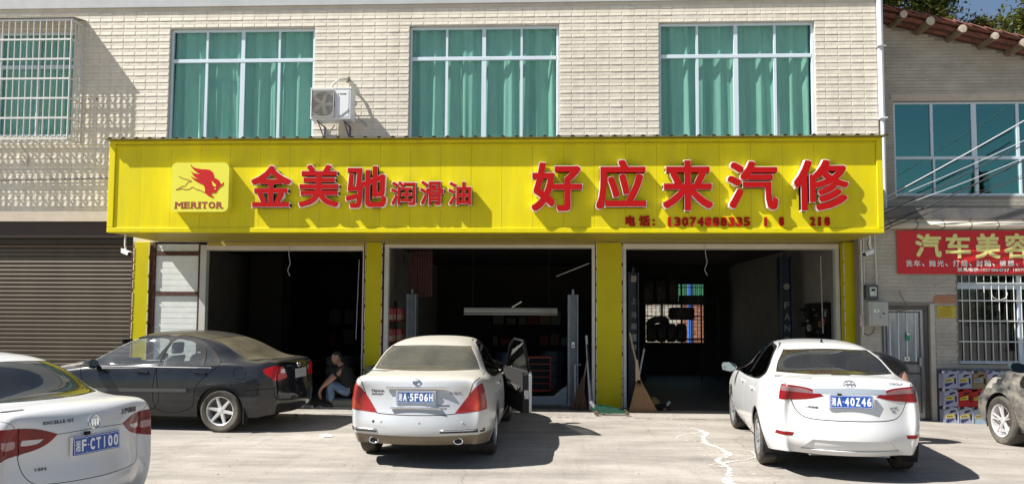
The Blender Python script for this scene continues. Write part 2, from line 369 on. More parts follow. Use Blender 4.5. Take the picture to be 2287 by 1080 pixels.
mb = MB(); mb.box(-13.5, 6.28, -.05, .25, 7.86, 9.6); mb.obj('cornice', m_greyband, bld)
mb = MB(); mb.box(-13.5, -7.9, -.018, .04, 3.60, 3.80); mb.obj('lintel', m_beige, bld)
mb = MB(); mb.box(-13.5, 6.25, .22, 9.4, 9.2, 9.3).box(-13.5, -13.4, .22, 9.4, -.2, 9.2).box(6.05, 6.25, 1.2, 9.4, 3.5, 9.2)
mb.obj('roof', m_dark, bld)
# wall tiles: rows alternate flat / raised, all real geometry
PIT = .1372; TH = PIT/2; TL = .24
def tile_mesh(rng, w=TL-.006, h=TH-.008, raised=True):
    d = .004; b = .011 if raised else .0
    if raised:
        i = .012; V = [(0, 0, 0), (w, 0, 0), (w, 0, h), (0, 0, h), (0, -d, 0), (w, -d, 0), (w, -d, h), (0, -d, h),
             (i, -b*.9, .006), (w-.010, -b, .010), (w-.018, -b*.55, h-.004), (i*1.6, -b*.6, h-.010)]
        F = [(0, 1, 5, 4), (1, 2, 6, 5), (2, 3, 7, 6), (3, 0, 4, 7), (4, 5, 9, 8), (5, 6, 10, 9), (6, 7, 11, 10), (7, 4, 8, 11), (8, 9, 10, 11)]
    else:
        V = [(0, 0, 0), (w, 0, 0), (w, 0, h), (0, 0, h), (0, -d, 0), (w, -d, 0), (w, -d, h), (0, -d, h)]
        F = [(0, 1, 5, 4), (1, 2, 6, 5), (2, 3, 7, 6), (3, 0, 4, 7), (4, 5, 6, 7)]
    return V, F
random.seed(5)
V, F = tile_mesh(random); tm = MB().add(V, F).mesh('wall_tile', m_tile)
Vf, Ff = tile_mesh(random, raised=False)
def blocked(x, z, w, h, holes):
    return any(x+w > a and x < b and z+h > c and z < d for a, b, c, d in holes)
def clad(x0, x1, z0, z1, holes, parent, y=0., raised=True, pieces=None, off=.0, flat_every=1, jit=.0):
    """lay tile rows; tiles cut at openings; pieces = list that collects candidates for single tiles"""
    field = MB(); k = 0; z = z0
    while z+TH <= z1+1e-4:
        isr = raised and k % 2 == 1
        xo = x0-(TL/2 if (not isr and (k//2) % 2) else 0)-off; x = xo
        while x < x1:
            a, b = max(x, x0), min(x+TL, x1)
            # trim against openings that overlap this tile
            cut = False
            for (ha, hb, hc, hd) in holes:
                if z+TH-.01 > hc and z+.01 < hd:
                    if a >= ha and b <= hb: cut = True
                    elif a < ha < b: b = ha
                    elif a < hb < b: a = hb
            if not cut and b-a > .02:
                if isr and b-a > TL-.01: pieces.append((a+.003, z+.004)) if pieces is not None else field.add([(v[0]+a+.003, v[1]+y, v[2]+z+.004) for v in V], F)
                else:
                    s = (b-a-.006)/(TL-.006); VV, FF = (V, F) if isr else (Vf, Ff)
                    j = random.uniform(-jit, jit)
                    field.add([(v[0]*s+a+.003, v[1]+y+(j if v[1] else 0), v[2]+z+.004) for v in VV], FF)
            x += TL
        z += TH; k += 1
    return field
pc = []
field = clad(-13.2, 6.235, 3.81, 7.85, WIN+[CW], bld, pieces=pc)
pc.sort(key=lambda p: (p[0]-1.0)**2*.2+(p[1]-6.2)**2 if p[1] > 5.0 else 99)
for (x, z) in pc[:300]:
    o = bpy.data.objects.new('wall_tile', tm); C.objects.link(o); o.parent = bld; o.location = (x, random.uniform(-.0015, .0015), z); o.rotation_euler = (random.uniform(-.012, .012), 0, random.uniform(-.012, .012))
for (x, z) in pc[300:]: j = random.uniform(-.002, .001); field.add([(v[0]+x, v[1]+(j if v[1] else 0), v[2]+z) for v in V], F)
field.obj('wall_tiling', m_tile, bld, kind='stuff')
# windows with frames, panes and curtains
def curtain_mesh(x0, x1, z0, z1, y, seed, amp=.035):
    rnd = random.Random(seed); mb = MB(); nx = 150; nz = 8; vs = []
    ph = [rnd.uniform(0, 6) for _ in range(4)]
    for j in range(nz+1):
        for i in range(nx+1):
            t = i/nx; x = x0+(x1-x0)*t; L = x1-x0
            g = j/nz; a = amp*(1-.45*g)
            s0 = math.sin(x*19+ph[0]+1.5*math.sin(x*3+ph[1])); dy = a*(1.1*math.copysign(abs(s0)**.6, s0)+.6*math.sin(x*7+ph[2]+g*.6)+.45*math.sin(x*41+ph[3]+g))
            vs.append((x+.015*math.sin(x*17+g*2), y+dy, z0+(z1-z0)*g))
    n = nx+1
    return mb.add(vs, [(j*n+i, j*n+i+1, (j+1)*n+i+1, (j+1)*n+i) for j in range(nz) for i in range(nx)])
def window(x0, x1, z0, z1, fr, ztr, parent, yf=.09, seed=1, mull=(2,), curtain=True, gl=None, frm=None, t=.045):
    frm = frm or m_alu; w = MB(); y0, y1 = yf-.03, yf+.03
    w.box(x0, x0+t, y0, y1, z0, z1).box(x1-t, x1, y0, y1, z0, z1).box(x0+t, x1-t, y0, y1, z1-t, z1).box(x0+t, x1-t, y0, y1, z0, z0+t)
    w.box(x0+t, x1-t, y0-.004, y1, ztr-.035, ztr+.035)
    root = w.obj('window', frm, parent); bevel(root, .004, 1)
    xs = [x0+t]+[x0+(x1-x0)*q for q in fr]+[x1-t]
    for i, q in enumerate(fr, 1):
        hw = .045 if i in mull else .026; x = x0+(x1-x0)*q
        m = MB().box(x-hw, x+hw, y0+.003, y1-.004, z0+t, ztr-.035).box(x-hw*.8, x+hw*.8, y0+.003, y1-.004, ztr+.035, z1-t); m.obj('frame', frm, root)
    for i in range(len(xs)-1):
        for (a, b) in ((z0+t, ztr-.035), (ztr+.035, z1-t)):
            MB().box(xs[i], xs[i+1], yf+.004+.004*(i % 2), yf+.008+.004*(i % 2), a, b).obj('pane', gl or m_wglass, root)
    if curtain: curtain_mesh(x0+.03, x1-.03, z0, z1+.05, yf+.10, seed, .05).obj('curtain', m_curtain, root, smooth='all')
    return root
for i, (a, b, c, d) in enumerate(WIN):
    window(a+.004, b-.004, c, d-.004, (.25, .5, .752), 6.80, bld, seed=i+3)
window(CW[0]+.004, CW[1]-.004, CW[2], CW[3], (.28, .5, .75), 6.72, bld, seed=9, yf=.12)
# room backdrops behind the curtains so that no daylight leaks in from behind
for (a, b, c, d) in WIN+[CW]:
    MB().box(a-.3, b+.3, .9, .95, c-.3, d+.3).box(a-.3, b+.3, .22, .9, d+.05, d+.3).box(a-.3, b+.3, .22, .9, c-.3, c-.02).box(a-.3, a-.05, .22, .9, c, d).box(b+.05, b+.3, .22, .9, c, d).obj('room_lining', m_dark, bld)
# rain pipe at the right corner
mb = MB().tube([(6.31, -.03, 3.3), (6.31, -.03, 5.55)], .04, 10).tube([(6.30, -.03, 5.55), (6.30, -.03, 9.5)], .055, 10)
mb.box(6.24, 6.375, -.10, .0, 5.53, 5.56)
pp = thing('rain_pipe', 'white plastic rain pipe down the corner between both buildings', 'drain pipe'); mb.obj('pipe', mat('pvc_white', (.62, .63, .66), rough=.5, var=.08), pp)
MB().box(6.23, 6.38, -.105, .01, 6.9, 6.93).obj('clamp', m_steel, pp)

# yellow pillars (sheet-steel wrapped) as parts, with raw brown edges beside them
for (a, b, y0) in [(-8.0, -7.71, -.05), (-3.455, -3.15, -.05), (.945, 1.415, -.05), (5.47, 5.74, -.22)]:
    o = MB().box(a, b, y0, .28, .10, 3.195).obj('pillar', mat('yellow_pillar_sheet', (.50, .43, .003), rough=.45, var=.12, vscale=1.5, spec=.2), bld); bevel(o, .006, 1)
    for x in (a-.012, b+.002):
        q = MB(); z = .12
        while z < 3.1:
            h = random.uniform(.05, .4); wv = random.choice([.0, .0, .008, .012])
            q.box(x, x+.010+wv*.3, y0-.012, y0+.02, z, min(3.19, z+h*.8)); z += h
        q.obj('trim', mat('cream_trim', (.62, .58, .42), rough=.6), o)
for x in (-8.045, -7.69, -3.49, -3.135, .93, 1.43, 5.455):
    MB().box(x-.018, x+.02, -.022, .1, .10, 3.12).obj('brown_edge', m_edge, bld)
# metal guide posts of the shutters
m_post = mat('shutter_guide_steel', (.50, .50, .46), rough=.5, var=.15)
for (a, b) in [(-6.70, -6.58), (-3.52, -3.497), (-3.10, -3.02), (.86, .915), (1.445, 1.50), (5.38, 5.452)]:
    MB().box(a, b, -.03, .10, .10, 3.14).obj('shutter_guide', m_post, bld)
# headboxes above openings
m_cream = mat('cream_shutter_box', (.60, .56, .45), rough=.6, var=.1)
for (a, b, c, d) in [(-6.58, -3.5, 3.04, 3.125), (-3.10, .915, 3.095, 3.15), (1.44, 5.45, 3.08, 3.17)]:
    MB().box(a, b, -.045, .2, c, d).obj('lintel', m_cream, bld)
    MB().box(a, b, -.02, .2, d+.003, 3.19).obj('lintel', mat('ochre_lintel', (.50, .38, .06), rough=.7), bld)
# white fixed shutter panels left of the first opening
m_wpan = mat('white_ribbed_panel', (.66, .68, .64), rough=.45, var=.12, vscale=5)
for (z0, z1, rib) in [(.12, 2.155, 7), (2.235, 2.935, 6), (3.02, 3.16, 2)]:
    mb = MB(); n = max(2, int((z1-z0)/.105)); h = (z1-z0)/n
    for i in range(n): mb.box(-7.60, -6.745, .022, .05, z0+i*h, z0+(i+1)*h-.007)
    mb.box(-7.60, -6.745, .03, .06, z0, z1); mb.obj('wall_panel', m_wpan, bld)
for a, b, c, d in [(-7.67, -7.605, .1, 3.19), (-6.745, -6.70, .1, 3.19), (-7.605, -6.745, 2.16, 2.23), (-7.605, -6.745, 2.94, 3.015)]:
    MB().box(a, b, -.015, .06, c, d).obj('brown_edge', m_edge, bld)
# brown roller shutter
m_rsh = mat('brown_roller_shutter', (.072, .056, .038), rough=.30, var=.25, vscale=1.5, metal=.3, stretch=(1, 1, .2))
rs = thing('roller_shutter', 'closed dark brown ribbed roller shutter left of the yellow sign', 'roller shutter', (-10.5, .12, 0))
mb = MB(); prof = []; z = .02; P = .083
while z < 3.60:
    for t, d in [(0, 0), (.08, -.010), (.30, -.020), (.60, -.022), (.88, -.012), (.94, .0)]: prof.append((z+t*P, d))
    z += P
vs = [(x, d, z) for (z, d) in prof for x in (-2.6, 2.44)]
mb.add(vs, [(2*i, 2*i+1, 2*i+3, 2*i+2) for i in range(len(prof)-1)]); mb.obj('shutter_curtain', m_rsh, rs)
MB().box(-2.6, 2.44, -.055, .05, 3.30, 3.598).obj('top_band', mat('brown_top_band', (.035, .018, .012), rough=.5, var=.2), rs)  # darker brown box across the top of the shutter
MB().box(2.40, 2.47, -.06, .02, .02, 3.3).obj('guide_rail', m_edge, rs)

# ----------------------------------------------------------------- interior of the workshop
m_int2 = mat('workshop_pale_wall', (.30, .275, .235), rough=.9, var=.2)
BW = (2.84, 4.84, 1.02, 2.80)
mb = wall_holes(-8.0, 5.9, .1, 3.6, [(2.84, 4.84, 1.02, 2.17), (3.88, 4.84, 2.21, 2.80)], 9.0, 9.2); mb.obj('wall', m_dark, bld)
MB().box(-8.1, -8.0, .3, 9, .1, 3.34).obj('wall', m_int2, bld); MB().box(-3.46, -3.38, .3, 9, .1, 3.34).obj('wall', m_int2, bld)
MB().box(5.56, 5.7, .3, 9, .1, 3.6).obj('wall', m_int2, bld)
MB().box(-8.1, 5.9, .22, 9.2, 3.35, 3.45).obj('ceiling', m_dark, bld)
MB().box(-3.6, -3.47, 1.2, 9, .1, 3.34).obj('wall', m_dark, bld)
MB().box(-7.3, -6.5, 4.0, 4.1, .1, 3.3).obj('wall', m_dark, bld)
# rear window with bars
wb = MB()
for i in range(17):
    x = BW[0]+(BW[1]-BW[0])*i/16; wb.box(x-.008, x+.008, 8.97, 8.986, BW[2], BW[3] if x > 3.88 else 2.2)
for z in (1.1, 1.72, 2.14, 2.44, 2.70): wb.box(BW[0] if z < 2.2 else 3.88, BW[1], 8.95, 8.97, z-.012, z+.012)
wb.box(BW[0], BW[1], 9.02, 9.08, 2.18, 2.26).box(BW[0], BW[0]+.06, 9.02, 9.08, BW[2], 2.17).box(BW[1]-.05, BW[1], 9.02, 9.08, BW[2], BW[3]).box(3.5, 3.56, 9.02, 9.08, BW[2], 2.17).box(4.1, 4.15, 9.02, 9.08, BW[2], BW[3])
wb.obj('window', m_edge, bld)
# yard behind, seen through the rear window
bw = thing('brick_wall', 'orange brick yard wall seen through the barred rear window', 'wall', (4.5, 13.5, 0))
m_ob = mat('orange_brick', (.46, .21, .14), rough=.9, var=.3, vscale=10); brk = MB().box(0, .3, 0, .1, 0, .12).mesh('brick', m_ob); brk2 = MB().box(0, .3, 0, .1, 0, .12).mesh('brick', m_tile)
MB().box(-4, 4, .02, .2, 0, 2.22).obj('mortar', m_grout, bw); nb = 0
for r_ in range(16):
    for c_ in range(18):
        o = bpy.data.objects.new('brick', brk if c_ > 8 else brk2); C.objects.link(o); o.parent = bw; o.location = (-2.6+c_*.315+(.157 if r_ % 2 else 0), -.08+random.uniform(-.006, .006), .1+r_*.135)
sh_ = thing('garden_shed', 'green panelled shed behind the brick wall beyond the rear window', 'shed', (4.9, 15.0, 0))
mb = MB()
for i in range(22): mb.box(-1.9+i*.17, -1.9+i*.17+.14, 0, .06, .0, 4.2)
mb.obj('panel', mat('green_shed_paint', (.05, .22, .12), rough=.6), sh_); MB().box(-5, 3.6, .06, .3, .0, 4.3).obj('wall', m_tile, sh_)
bp = thing('blue_post', 'blue post standing in the yard behind the rear window', 'post', (5.05, 12.6, 0)); MB().tube([(0, 0, 0), (0, 0, 4.2)], .09, 10).obj('post', mat('blue_paint', (.03, .12, .42), rough=.5), bp)

# ================================================================= SIGN CANOPY
sg = thing('shop_sign', 'long yellow fascia sign with raised red Chinese letters above the three bays', 'shop sign', (-1.0, -1.65, 3.2))
def sgo(mb, name, m, parent=sg, **k):
    mb.v = [(v[0]+1.0, v[1]+1.65, v[2]-3.2) for v in mb.v]; return mb.obj(name, m, parent, **k)
X0, X1 = -7.61, 5.575; jx = [-7.50, -7.05]; x = -6.512
while x < 5.4: jx.append(x); x += .5225
jx[-1] = 5.47
m_yp = [m_yellow]+[mat('yellow_sheet_steel_b%d' % i, (.70+.016*i, .59+.013*i, .004), rough=.40, var=.12, vscale=1.0, spec=.2, stretch=(4, 1, .5), dirt=(.50, .43, .06, .3), dscale=1.5) for i in (0, 1, 2)]
for i, (a, b) in enumerate(zip(jx, jx[1:])):
    sgo(MB().box(a+.0015, b-.0015, -1.65+random.uniform(-.001, .001), -1.60, 3.285, 4.74), 'panel', m_yp[(i*7) % 4])
MB_ = MB().box(X0+.02, X1-.02, -1.60, -1.50, 3.21, 4.74); sgo(MB_, 'backing', mat('sign_backing', (.2, .17, .03), rough=.8))
for (a, b, c, d) in [(X0, X1, 3.20, 3.283), (X0, X0+.11, 3.285, 4.745), (X1-.10, X1, 3.285, 4.745), (X0, X1, 4.742, 4.80)]:
    o = sgo(MB().box(a, b, -1.675, -1.55, c, d), 'trim', m_yellow); bevel(o, .008, 2)
sgo(MB().box(X0+.1, X1-.1, -1.685, -1.655, 4.70, 4.712), 'trim', m_yellow)
sgo(MB().box(X0, X0+.03, -1.54, -.02, 3.21, 4.76).box(X1-.03, X1, -1.54, -.02, 3.21, 4.76), 'side_panel', m_yellow)
m_soff = mat('ochre_soffit', (.42, .33, .03), rough=.5, var=.2)
sgo(MB().box(X0+.03, X1-.03, -1.54, -.06, 3.205, 3.225), 'soffit', m_soff)
sgo(MB().box(X0-.02, X1+.02, -1.792, -1.66, 4.801, 4.809), 'shadow_strip', MATS['sign_backing'])  # added flat strip, there to cast a straight shadow edge on the sign
# corrugated roof sheet on top
mb = MB(); prof = []; x = X0-.08
while x < X1+.10:
    for t, h in [(0, 0), (.085, 0), (.105, .018), (.125, .030), (.145, .030), (.165, .018), (.185, 0)]: prof.append((x+t, h))
    x += .235
def cz(y): return 4.816+(y+1.77)*.10
vs = []
for (x, h) in prof:
    vs += [(x, -1.77, cz(-1.77)+h), (x, -.01, cz(-.01)+h), (x, -1.77, cz(-1.77)+h-.006), (x, -.01, cz(-.01)+h-.006)]
fs = []
for i in range(len(prof)-1):
    a, b = 4*i, 4*i+4; fs += [(a, b, b+1, a+1), (a+2, a+3, b+3, b+2), (a, a+2, b+2, b)]
mb.add(vs, fs); sgo(mb, 'roof_sheet', mat('grey_corrugated_sheet', (.17, .16, .15), rough=.5, var=.4, vscale=6), smooth=True)
# raised letters: white box sides, red faces
m_red = mat('red_letter_face', (.42, .008, .008), rough=.5, var=.06, spec=.1); m_wh = mat('white_letter_side', (.80, .76, .68), rough=.5)
LET = [('金', -5.045, -4.354, 3.626, 4.335), ('美', -4.215, -3.528, 3.626, 4.348), ('驰', -3.405, -2.714, 3.610, 4.322), ('润', -2.636, -2.216, 3.655, 4.060), ('滑', -2.140, -1.744, 3.655, 4.066), ('油', -1.661, -1.274, 3.654, 4.050), ('好', -0.256, 0.591, 3.555, 4.373), ('应', 0.823, 1.656, 3.584, 4.415), ('来', 1.930, 2.757, 3.561, 4.403), ('汽', 3.000, 3.821, 3.576, 4.384), ('修', 4.084, 4.970, 3.560, 4.403)]
for ch, a, b, c, d in LET:
    big = (b-a) > .8; bo = .019 if big else (.015 if (b-a) > .6 else .008)
    o = sgo(MB().text(ch, a-.012, b+.012, c-.012, d+.012, -1.772, bold=bo+.004, depth=.10), 'letter', m_wh)
    mb = MB().text(ch, a, b, c, d, -1.780, bold=bo, depth=.006); mb.v = [(v[0]+1, v[1]+1.65, v[2]-3.2) for v in mb.v]
    mb.obj('face', m_red, o)
    br = MB()
    for (px, pz) in ((.3, .3), (.7, .7)):
        pass
SM = [('电', 1.325, 1.489, 3.313, 3.493), ('话', 1.548, 1.734, 3.313, 3.493), ('：', 1.778, 1.815, 3.325, 3.43), ('1', 3.622, 3.666, 3.313, 3.463), ('8', 3.863, 3.944, 3.321, 3.470), ('2', 4.374, 4.454, 3.321, 3.470), ('1', 4.505, 4.549, 3.321, 3.470), ('8', 4.607, 4.694, 3.321, 3.470)]
dg_ = '13074888335'; st = (3.387-2.016)/10.75
for i, ch in enumerate(dg_): SM.append((ch, 2.010+i*st+(.02 if ch == '1' else 0), 2.010+i*st+(.068 if ch == '1' else .104), 3.312, 3.466))
for ch, a, b, c, d in SM:
    sgo(MB().text(ch, a, b, c, d, -1.680, bold=.007, depth=.025), 'character', m_red)
# logo board
def rrect(x0, x1, z0, z1, r, n=5):
    P = []
    for cx, cz_, a0 in ((x1-r, z1-r, 0), (x0+r, z1-r, 90), (x0+r, z0+r, 180), (x1-r, z0+r, 270)):
        for k in range(n+1): a = R(a0+90*k/n); P.append((cx+r*math.cos(a), cz_+r*math.sin(a)))
    return P
lb = sgo(MB().prism(rrect(-6.429, -5.423, 3.541, 4.388, .10), -1.80, -1.65), 'logo_board', mat('pale_yellow_acrylic', (.74, .70, .08), rough=.35, var=.04, spec=.2))
m_lred = mat('logo_red', (.50, .025, .025), rough=.5, spec=.1); m_lbr = mat('logo_brown_line', (.30, .06, .02), rough=.5)
def lz(P): return [(-6.429+(x-52)/985*1.006, 4.388-(y-118)/835*.847) for x, y in P]
BULL = [(382, 145), (400, 185), (470, 215), (560, 232), (650, 235), (710, 245), (755, 280), (778, 330), (782, 378), (830, 395), (868, 422), (890, 460), (893, 492), (925, 478), (948, 452), (945, 490), (920, 518), (885, 540), (845, 590), (822, 632), (790, 638), (765, 632), (735, 665), (785, 692), (782, 720), (690, 680), (635, 625), (638, 575), (622, 520), (590, 490), (530, 465), (470, 430), (410, 385), (382, 350), (430, 375), (480, 392), (550, 400), (500, 385), (440, 350), (385, 265), (440, 300), (500, 312), (558, 318), (500, 290), (430, 235), (390, 190)]
MB().prism([(x+1, z-3.2) for x, z in reversed(lz(BULL))], -.156, -.1502).obj('emblem', m_lred, lb)
mb = MB()
for P, w in [([(180, 350), (230, 380), (290, 400), (350, 410), (405, 438), (345, 445), (320, 480), (290, 520), (235, 522), (190, 560), (140, 580)], 11), ([(140, 582), (190, 575), (245, 560), (300, 580), (360, 575), (400, 550), (430, 535), (470, 565), (515, 590), (525, 578), (620, 625), (700, 675), (780, 705)], 12)]:
    Q = lz(P); ww = w/985*1.006/2
    for (a, b) in zip(Q, Q[1:]):
        L = math.dist(a, b); nx, nz = -(b[1]-a[1])/L*ww, (b[0]-a[0])/L*ww
        mb.add([(a[0]+nx, -1.803, a[1]+nz), (b[0]+nx, -1.803, b[1]+nz), (b[0]-nx, -1.803, b[1]-nz), (a[0]-nx, -1.803, a[1]-nz)], [(0, 3, 2, 1)])
mb.v = [(v[0]+1, v[1]+1.65, v[2]-3.2) for v in mb.v]; mb.obj('emblem', m_lbr, lb)
mb = MB()
for P in ([(748, 430), (790, 470), (828, 505), (815, 535), (770, 510)], [(800, 555), (820, 560), (818, 580), (798, 572)]):
    mb.prism([(x+1, z-3.2) for x, z in reversed(lz(P))], -.1575, -.157)
mb.obj('emblem', MATS['pale_yellow_acrylic'], lb)
mb = MB(); wds = [('M', .155), ('E', .115), ('R', .125), ('I', .055), ('T', .115), ('O', .13), ('R', .125)]
x = -6.355
for ch, w in wds:
    z0, z1 = 3.596, 3.712; mb.text(ch, x+.006, x+w-.006, z0, z1, -1.803, bold=.007)
    sf = {'M': [(0, 0), (1, 0)], 'E': [(0, 0), (0, 1)], 'R': [(0, 0), (1, 0)], 'I': [(.5, 0), (.5, 1)], 'T': [(.5, 0)], 'O': []}[ch]
    for (u, v_) in sf:
        cx = x+.02+(w-.04)*u; cz2 = z0+(z1-z0)*v_; q = .028
        mb.add([(cx-q, -1.8042, cz2-(.018 if v_ else 0)), (cx+q, -1.8042, cz2-(.018 if v_ else 0)), (cx+q, -1.8042, cz2+(0 if v_ else .018)), (cx-q, -1.8042, cz2+(0 if v_ else .018))], [(0, 1, 2, 3)])
    x += w+.004
mb.v = [(v[0]+1, v[1]+1.65, v[2]-3.2) for v in mb.v]; mb.obj('lettering', m_lbr, lb)
# ================================================================= NEIGHBOUR BUILDING (right)
nb_ = thing('neighbour_house', 'neighbouring house with fine cream tile strips, teal windows and a terracotta verge', 'house', (0, 0, 0))
m_tile2 = mat('beige_strip_tile', (.47, .43, .35), rough=.6, var=.28, vscale=3, dirt=(.26, .235, .19, .7), dscale=1.2, stretch=(.6, 1, 1.2), world=True)
m_grout2 = mat('dark_tile_grout', (.24, .22, .185), rough=.95)
UW = (6.97, 10.8, 4.24, 6.14)
# upper wall (set back), sloped top that follows the verge
def ztop(x): return 7.94-.25*(x-6.2)
holes = [UW]
mb = wall_holes(6.25, 13.5, 3.4, 5.9, [(UW[0], UW[1], UW[2], 5.9)], 1.0, 1.2, caps=False)
mb.prism([(6.25, 5.9), (UW[0], 5.9), (UW[0], UW[3]), (UW[1], UW[3]), (UW[1], 5.9), (13.5, 5.9), (13.5, ztop(13.5)+.02), (6.25, ztop(6.25))], 1.0, 1.2)
mb.obj('wall', m_grout2, nb_)
mb = MB(); z = 3.9; random.seed(21); k = 0; h = .0686; cand = []
while z < 8.1:
    x = 6.26-(.12 if k % 2 else 0)
    while x < 10.6:
        a = max(x, 6.26); b = x+.24
        if z+h < ztop(b)-.02:
            ins = [(a, b)]
            if z+h-.01 > UW[2]-.02 and z < UW[3]+.03: ins = [(a, min(b, UW[0]))] if a < UW[0] else []
            for (p, q) in ins:
                if q-p > .03:
                    j = random.uniform(-.0022, .002); (cand.append((p, q, z, j)) if z > 4.0 else 0)
        x += .24
    z += h; k += 1
cand.sort(key=lambda c: (c[0]-7.6)**2+(c[2]-6.9)**2)
flat2 = MB().add([(0, -.006, 0), (.2385, -.006, 0), (.2385, -.008, .062), (0, -.005, .062), (0, 0, 0), (.2385, 0, 0), (.2385, 0, .062), (0, 0, .062)], [(0, 1, 2, 3), (4, 5, 1, 0), (3, 2, 6, 7), (0, 3, 7, 4), (1, 5, 6, 2)]).mesh('wall_tile', m_tile2)
full = [c for c in cand if c[1]-c[0] > .239][:300]; fs_ = set(full)
for (p, q, z, j) in full:
    o = bpy.data.objects.new('wall_tile', flat2); C.objects.link(o); o.parent = nb_; o.location = (p, 1.0+j, z)
mb = MB()
def tile2(mb, p, q, z, j, y, hh=.062):
    q += .003; mb.add([(p+.002, y-.006+j, z), (q-.004, y-.006+j, z), (q-.004, y-.008+j, z+hh), (p+.002, y-.005+j, z+hh), (p+.002, y, z), (q-.004, y, z), (q-.004, y, z+hh), (p+.002, y, z+hh)], [(0, 1, 2, 3), (4, 5, 1, 0), (3, 2, 6, 7), (0, 3, 7, 4), (1, 5, 6, 2)])
for c in cand:
    if c not in fs_: tile2(mb, *c, 1.0)
# ground floor wall (forward) with door and window openings
DO = (6.0, 6.83, -.2, 2.03); GW = (7.338, 9.6, 1.0, 2.57)
wall_holes(5.62, 13.5, -.3, 3.55, [DO, GW], -.5, -.3).obj('wall', m_grout2, nb_)
z = .92; k = 0
while z < 3.5:
    x = 5.62-(.12 if k % 2 else 0)
    while x < 10.2:
        a, b = max(x, 5.625), x+.24
        for (ha, hb, hc, hd) in ((5.98, 6.93, -1, 2.06), (GW[0]-.02, GW[1]+.02, GW[2]-.02, GW[3]+.02)):
            if z+h-.01 > hc and z+.01 < hd:
                if a >= ha and b <= hb: a = b
                elif a < ha < b: b = ha
                elif a < hb < b: a = hb
        if b-a > .03: tile2(mb, a, b, z, random.uniform(-.002, .002), -.5, .064)
        x += .24
    z += h; k += 1
mb.obj('wall_tiling', m_tile2, nb_, kind='stuff')
# dark slate plinth tiles
m_slate = mat('slate_plinth', (.085, .085, .095), rough=.5, var=.3, vscale=5)
mb = MB()
for zz in (0, 1, 2):
    for i in range(8): MB().box(6.93+i*.4, 6.93+i*.4+.392, -.52, -.495, -.06+zz*.32, -.06+zz*.32+.314).obj('plinth_tile', m_slate, nb_)
MB().box(5.75, 10.5, -.56, -.5, -.3, -.045).obj('plinth', mat('dark_kerb', (.05, .05, .055), rough=.7), nb_)
MB().box(5.90, 7.0, -.95, -.5, -.3, -.02).obj('doorstep', mat('stone_step', (.33, .30, .26), rough=.85, var=.2), nb_)
# cream reveal next to the door
MB().box(6.845, 6.925, -.515, -.3, -.05, 2.06).obj('door_reveal', mat('cream_plaster', (.55, .50, .41), rough=.8, var=.15), nb_)
MB().box(5.9, 6.92, -.52, -.3, 2.06, 2.09).obj('door_lintel', m_grout2, nb_)
# door: stainless with vertical ribs above, panels below
m_ss = mat('stainless_door', (.42, .43, .44), rough=.26, metal=.75, var=.3, vscale=4, stretch=(4, 1, .6))
m_ssd = mat('stainless_dark_frame', (.13, .12, .11), rough=.4, metal=.7, var=.3)
dr = MB().box(6.03, 6.76, -.44, -.41, .02, 1.95).obj('door', m_ss, nb_)
MB().box(6.0, 6.045, -.47, -.35, -.02, 2.03).box(6.76, 6.83, -.47, -.35, -.02, 2.03).box(6.045, 6.76, -.47, -.35, 1.95, 2.03).obj('frame', m_ssd, dr)
for x in (6.16, 6.31, 6.46, 6.61): MB().box(x-.008, x+.008, -.46, -.44, 1.03, 1.90).obj('rib', m_alu, dr)
for (a, b, c, d) in [(6.10, 6.69, .98, 1.02), (6.10, 6.69, .80, .83), (6.10, 6.69, 1.90, 1.92), (6.095, 6.11, .12, 1.92), (6.68, 6.695, .12, 1.92)]: MB().box(a, b, -.458, -.44, c, d).obj('rail', m_ssd, dr)
bevel(MB().box(6.16, 6.63, -.462, -.44, .14, .74).obj('panel', m_ss, dr), .015, 3)
for x in (6.22, 6.34, 6.46, 6.58): MB().box(x-.004, x+.004, -.4650, -.4625, .2, .7).obj('rib', m_ssd, dr)
bevel(MB().box(6.655, 6.685, -.50, -.455, .95, 1.10).obj('handle', m_steel, dr), .006)
bevel(MB().box(6.44, 6.50, -.48, -.46, 1.40, 1.54).obj('sticker', mat('green_sticker', (.02, .30, .12), rough=.4), dr), .004)
MB().box(6.445, 6.495, -.4815, -.4805, 1.50, 1.535).obj('sticker', m_wh, dr)
MB().box(6.40, 6.49, -.4665, -.4605, 1.04, 1.11).obj('sticker', m_wh, dr); MB().box(6.425, 6.465, -.4685, -.467, 1.06, 1.09).obj('sticker', MATS['green_sticker'], dr)
# ground floor window with bars
m_dglass = glass('dark_window_glass', (.30, .34, .32), fac=.02)
gw = MB().box(GW[0], GW[0]+.03, -.42, -.36, GW[2], GW[3]).box(GW[0]+.03, GW[1], -.42, -.36, GW[2], GW[2]+.05).box(GW[0]+.03, GW[1], -.42, -.36, GW[3]-.24, GW[3]-.15).box(8.42, 8.50, -.425, -.355, GW[2]+.05, GW[3]-.24).box(8.42, 8.48, -.42, -.36, GW[3]-.15, GW[3]).obj('window', m_alu, nb_)
for (a, b, c, d) in [(GW[0]+.03, 8.42, GW[2]+.05, GW[3]-.24), (8.50, GW[1], GW[2]+.05, GW[3]-.24), (GW[0]+.03, 8.42, GW[3]-.15, GW[3])]:
    MB().box(a, b, -.392, -.388, c, d).obj('pane', m_dglass if a < 8.4 else m_wglass, gw)
curtain_mesh(7.72, 8.42, GW[2]+.05, GW[3]-.24, -.25, 4, .03).obj('curtain', mat('grey_curtain', (.20, .18, .17), rough=.9, var=.1), gw, smooth='all')
MB().box(7.2, 9.7, .2, .25, .8, 2.8).obj('room_lining', m_dark, nb_)
m_bar = mat('white_bar_paint', (.60, .60, .58), rough=.45, var=.1)
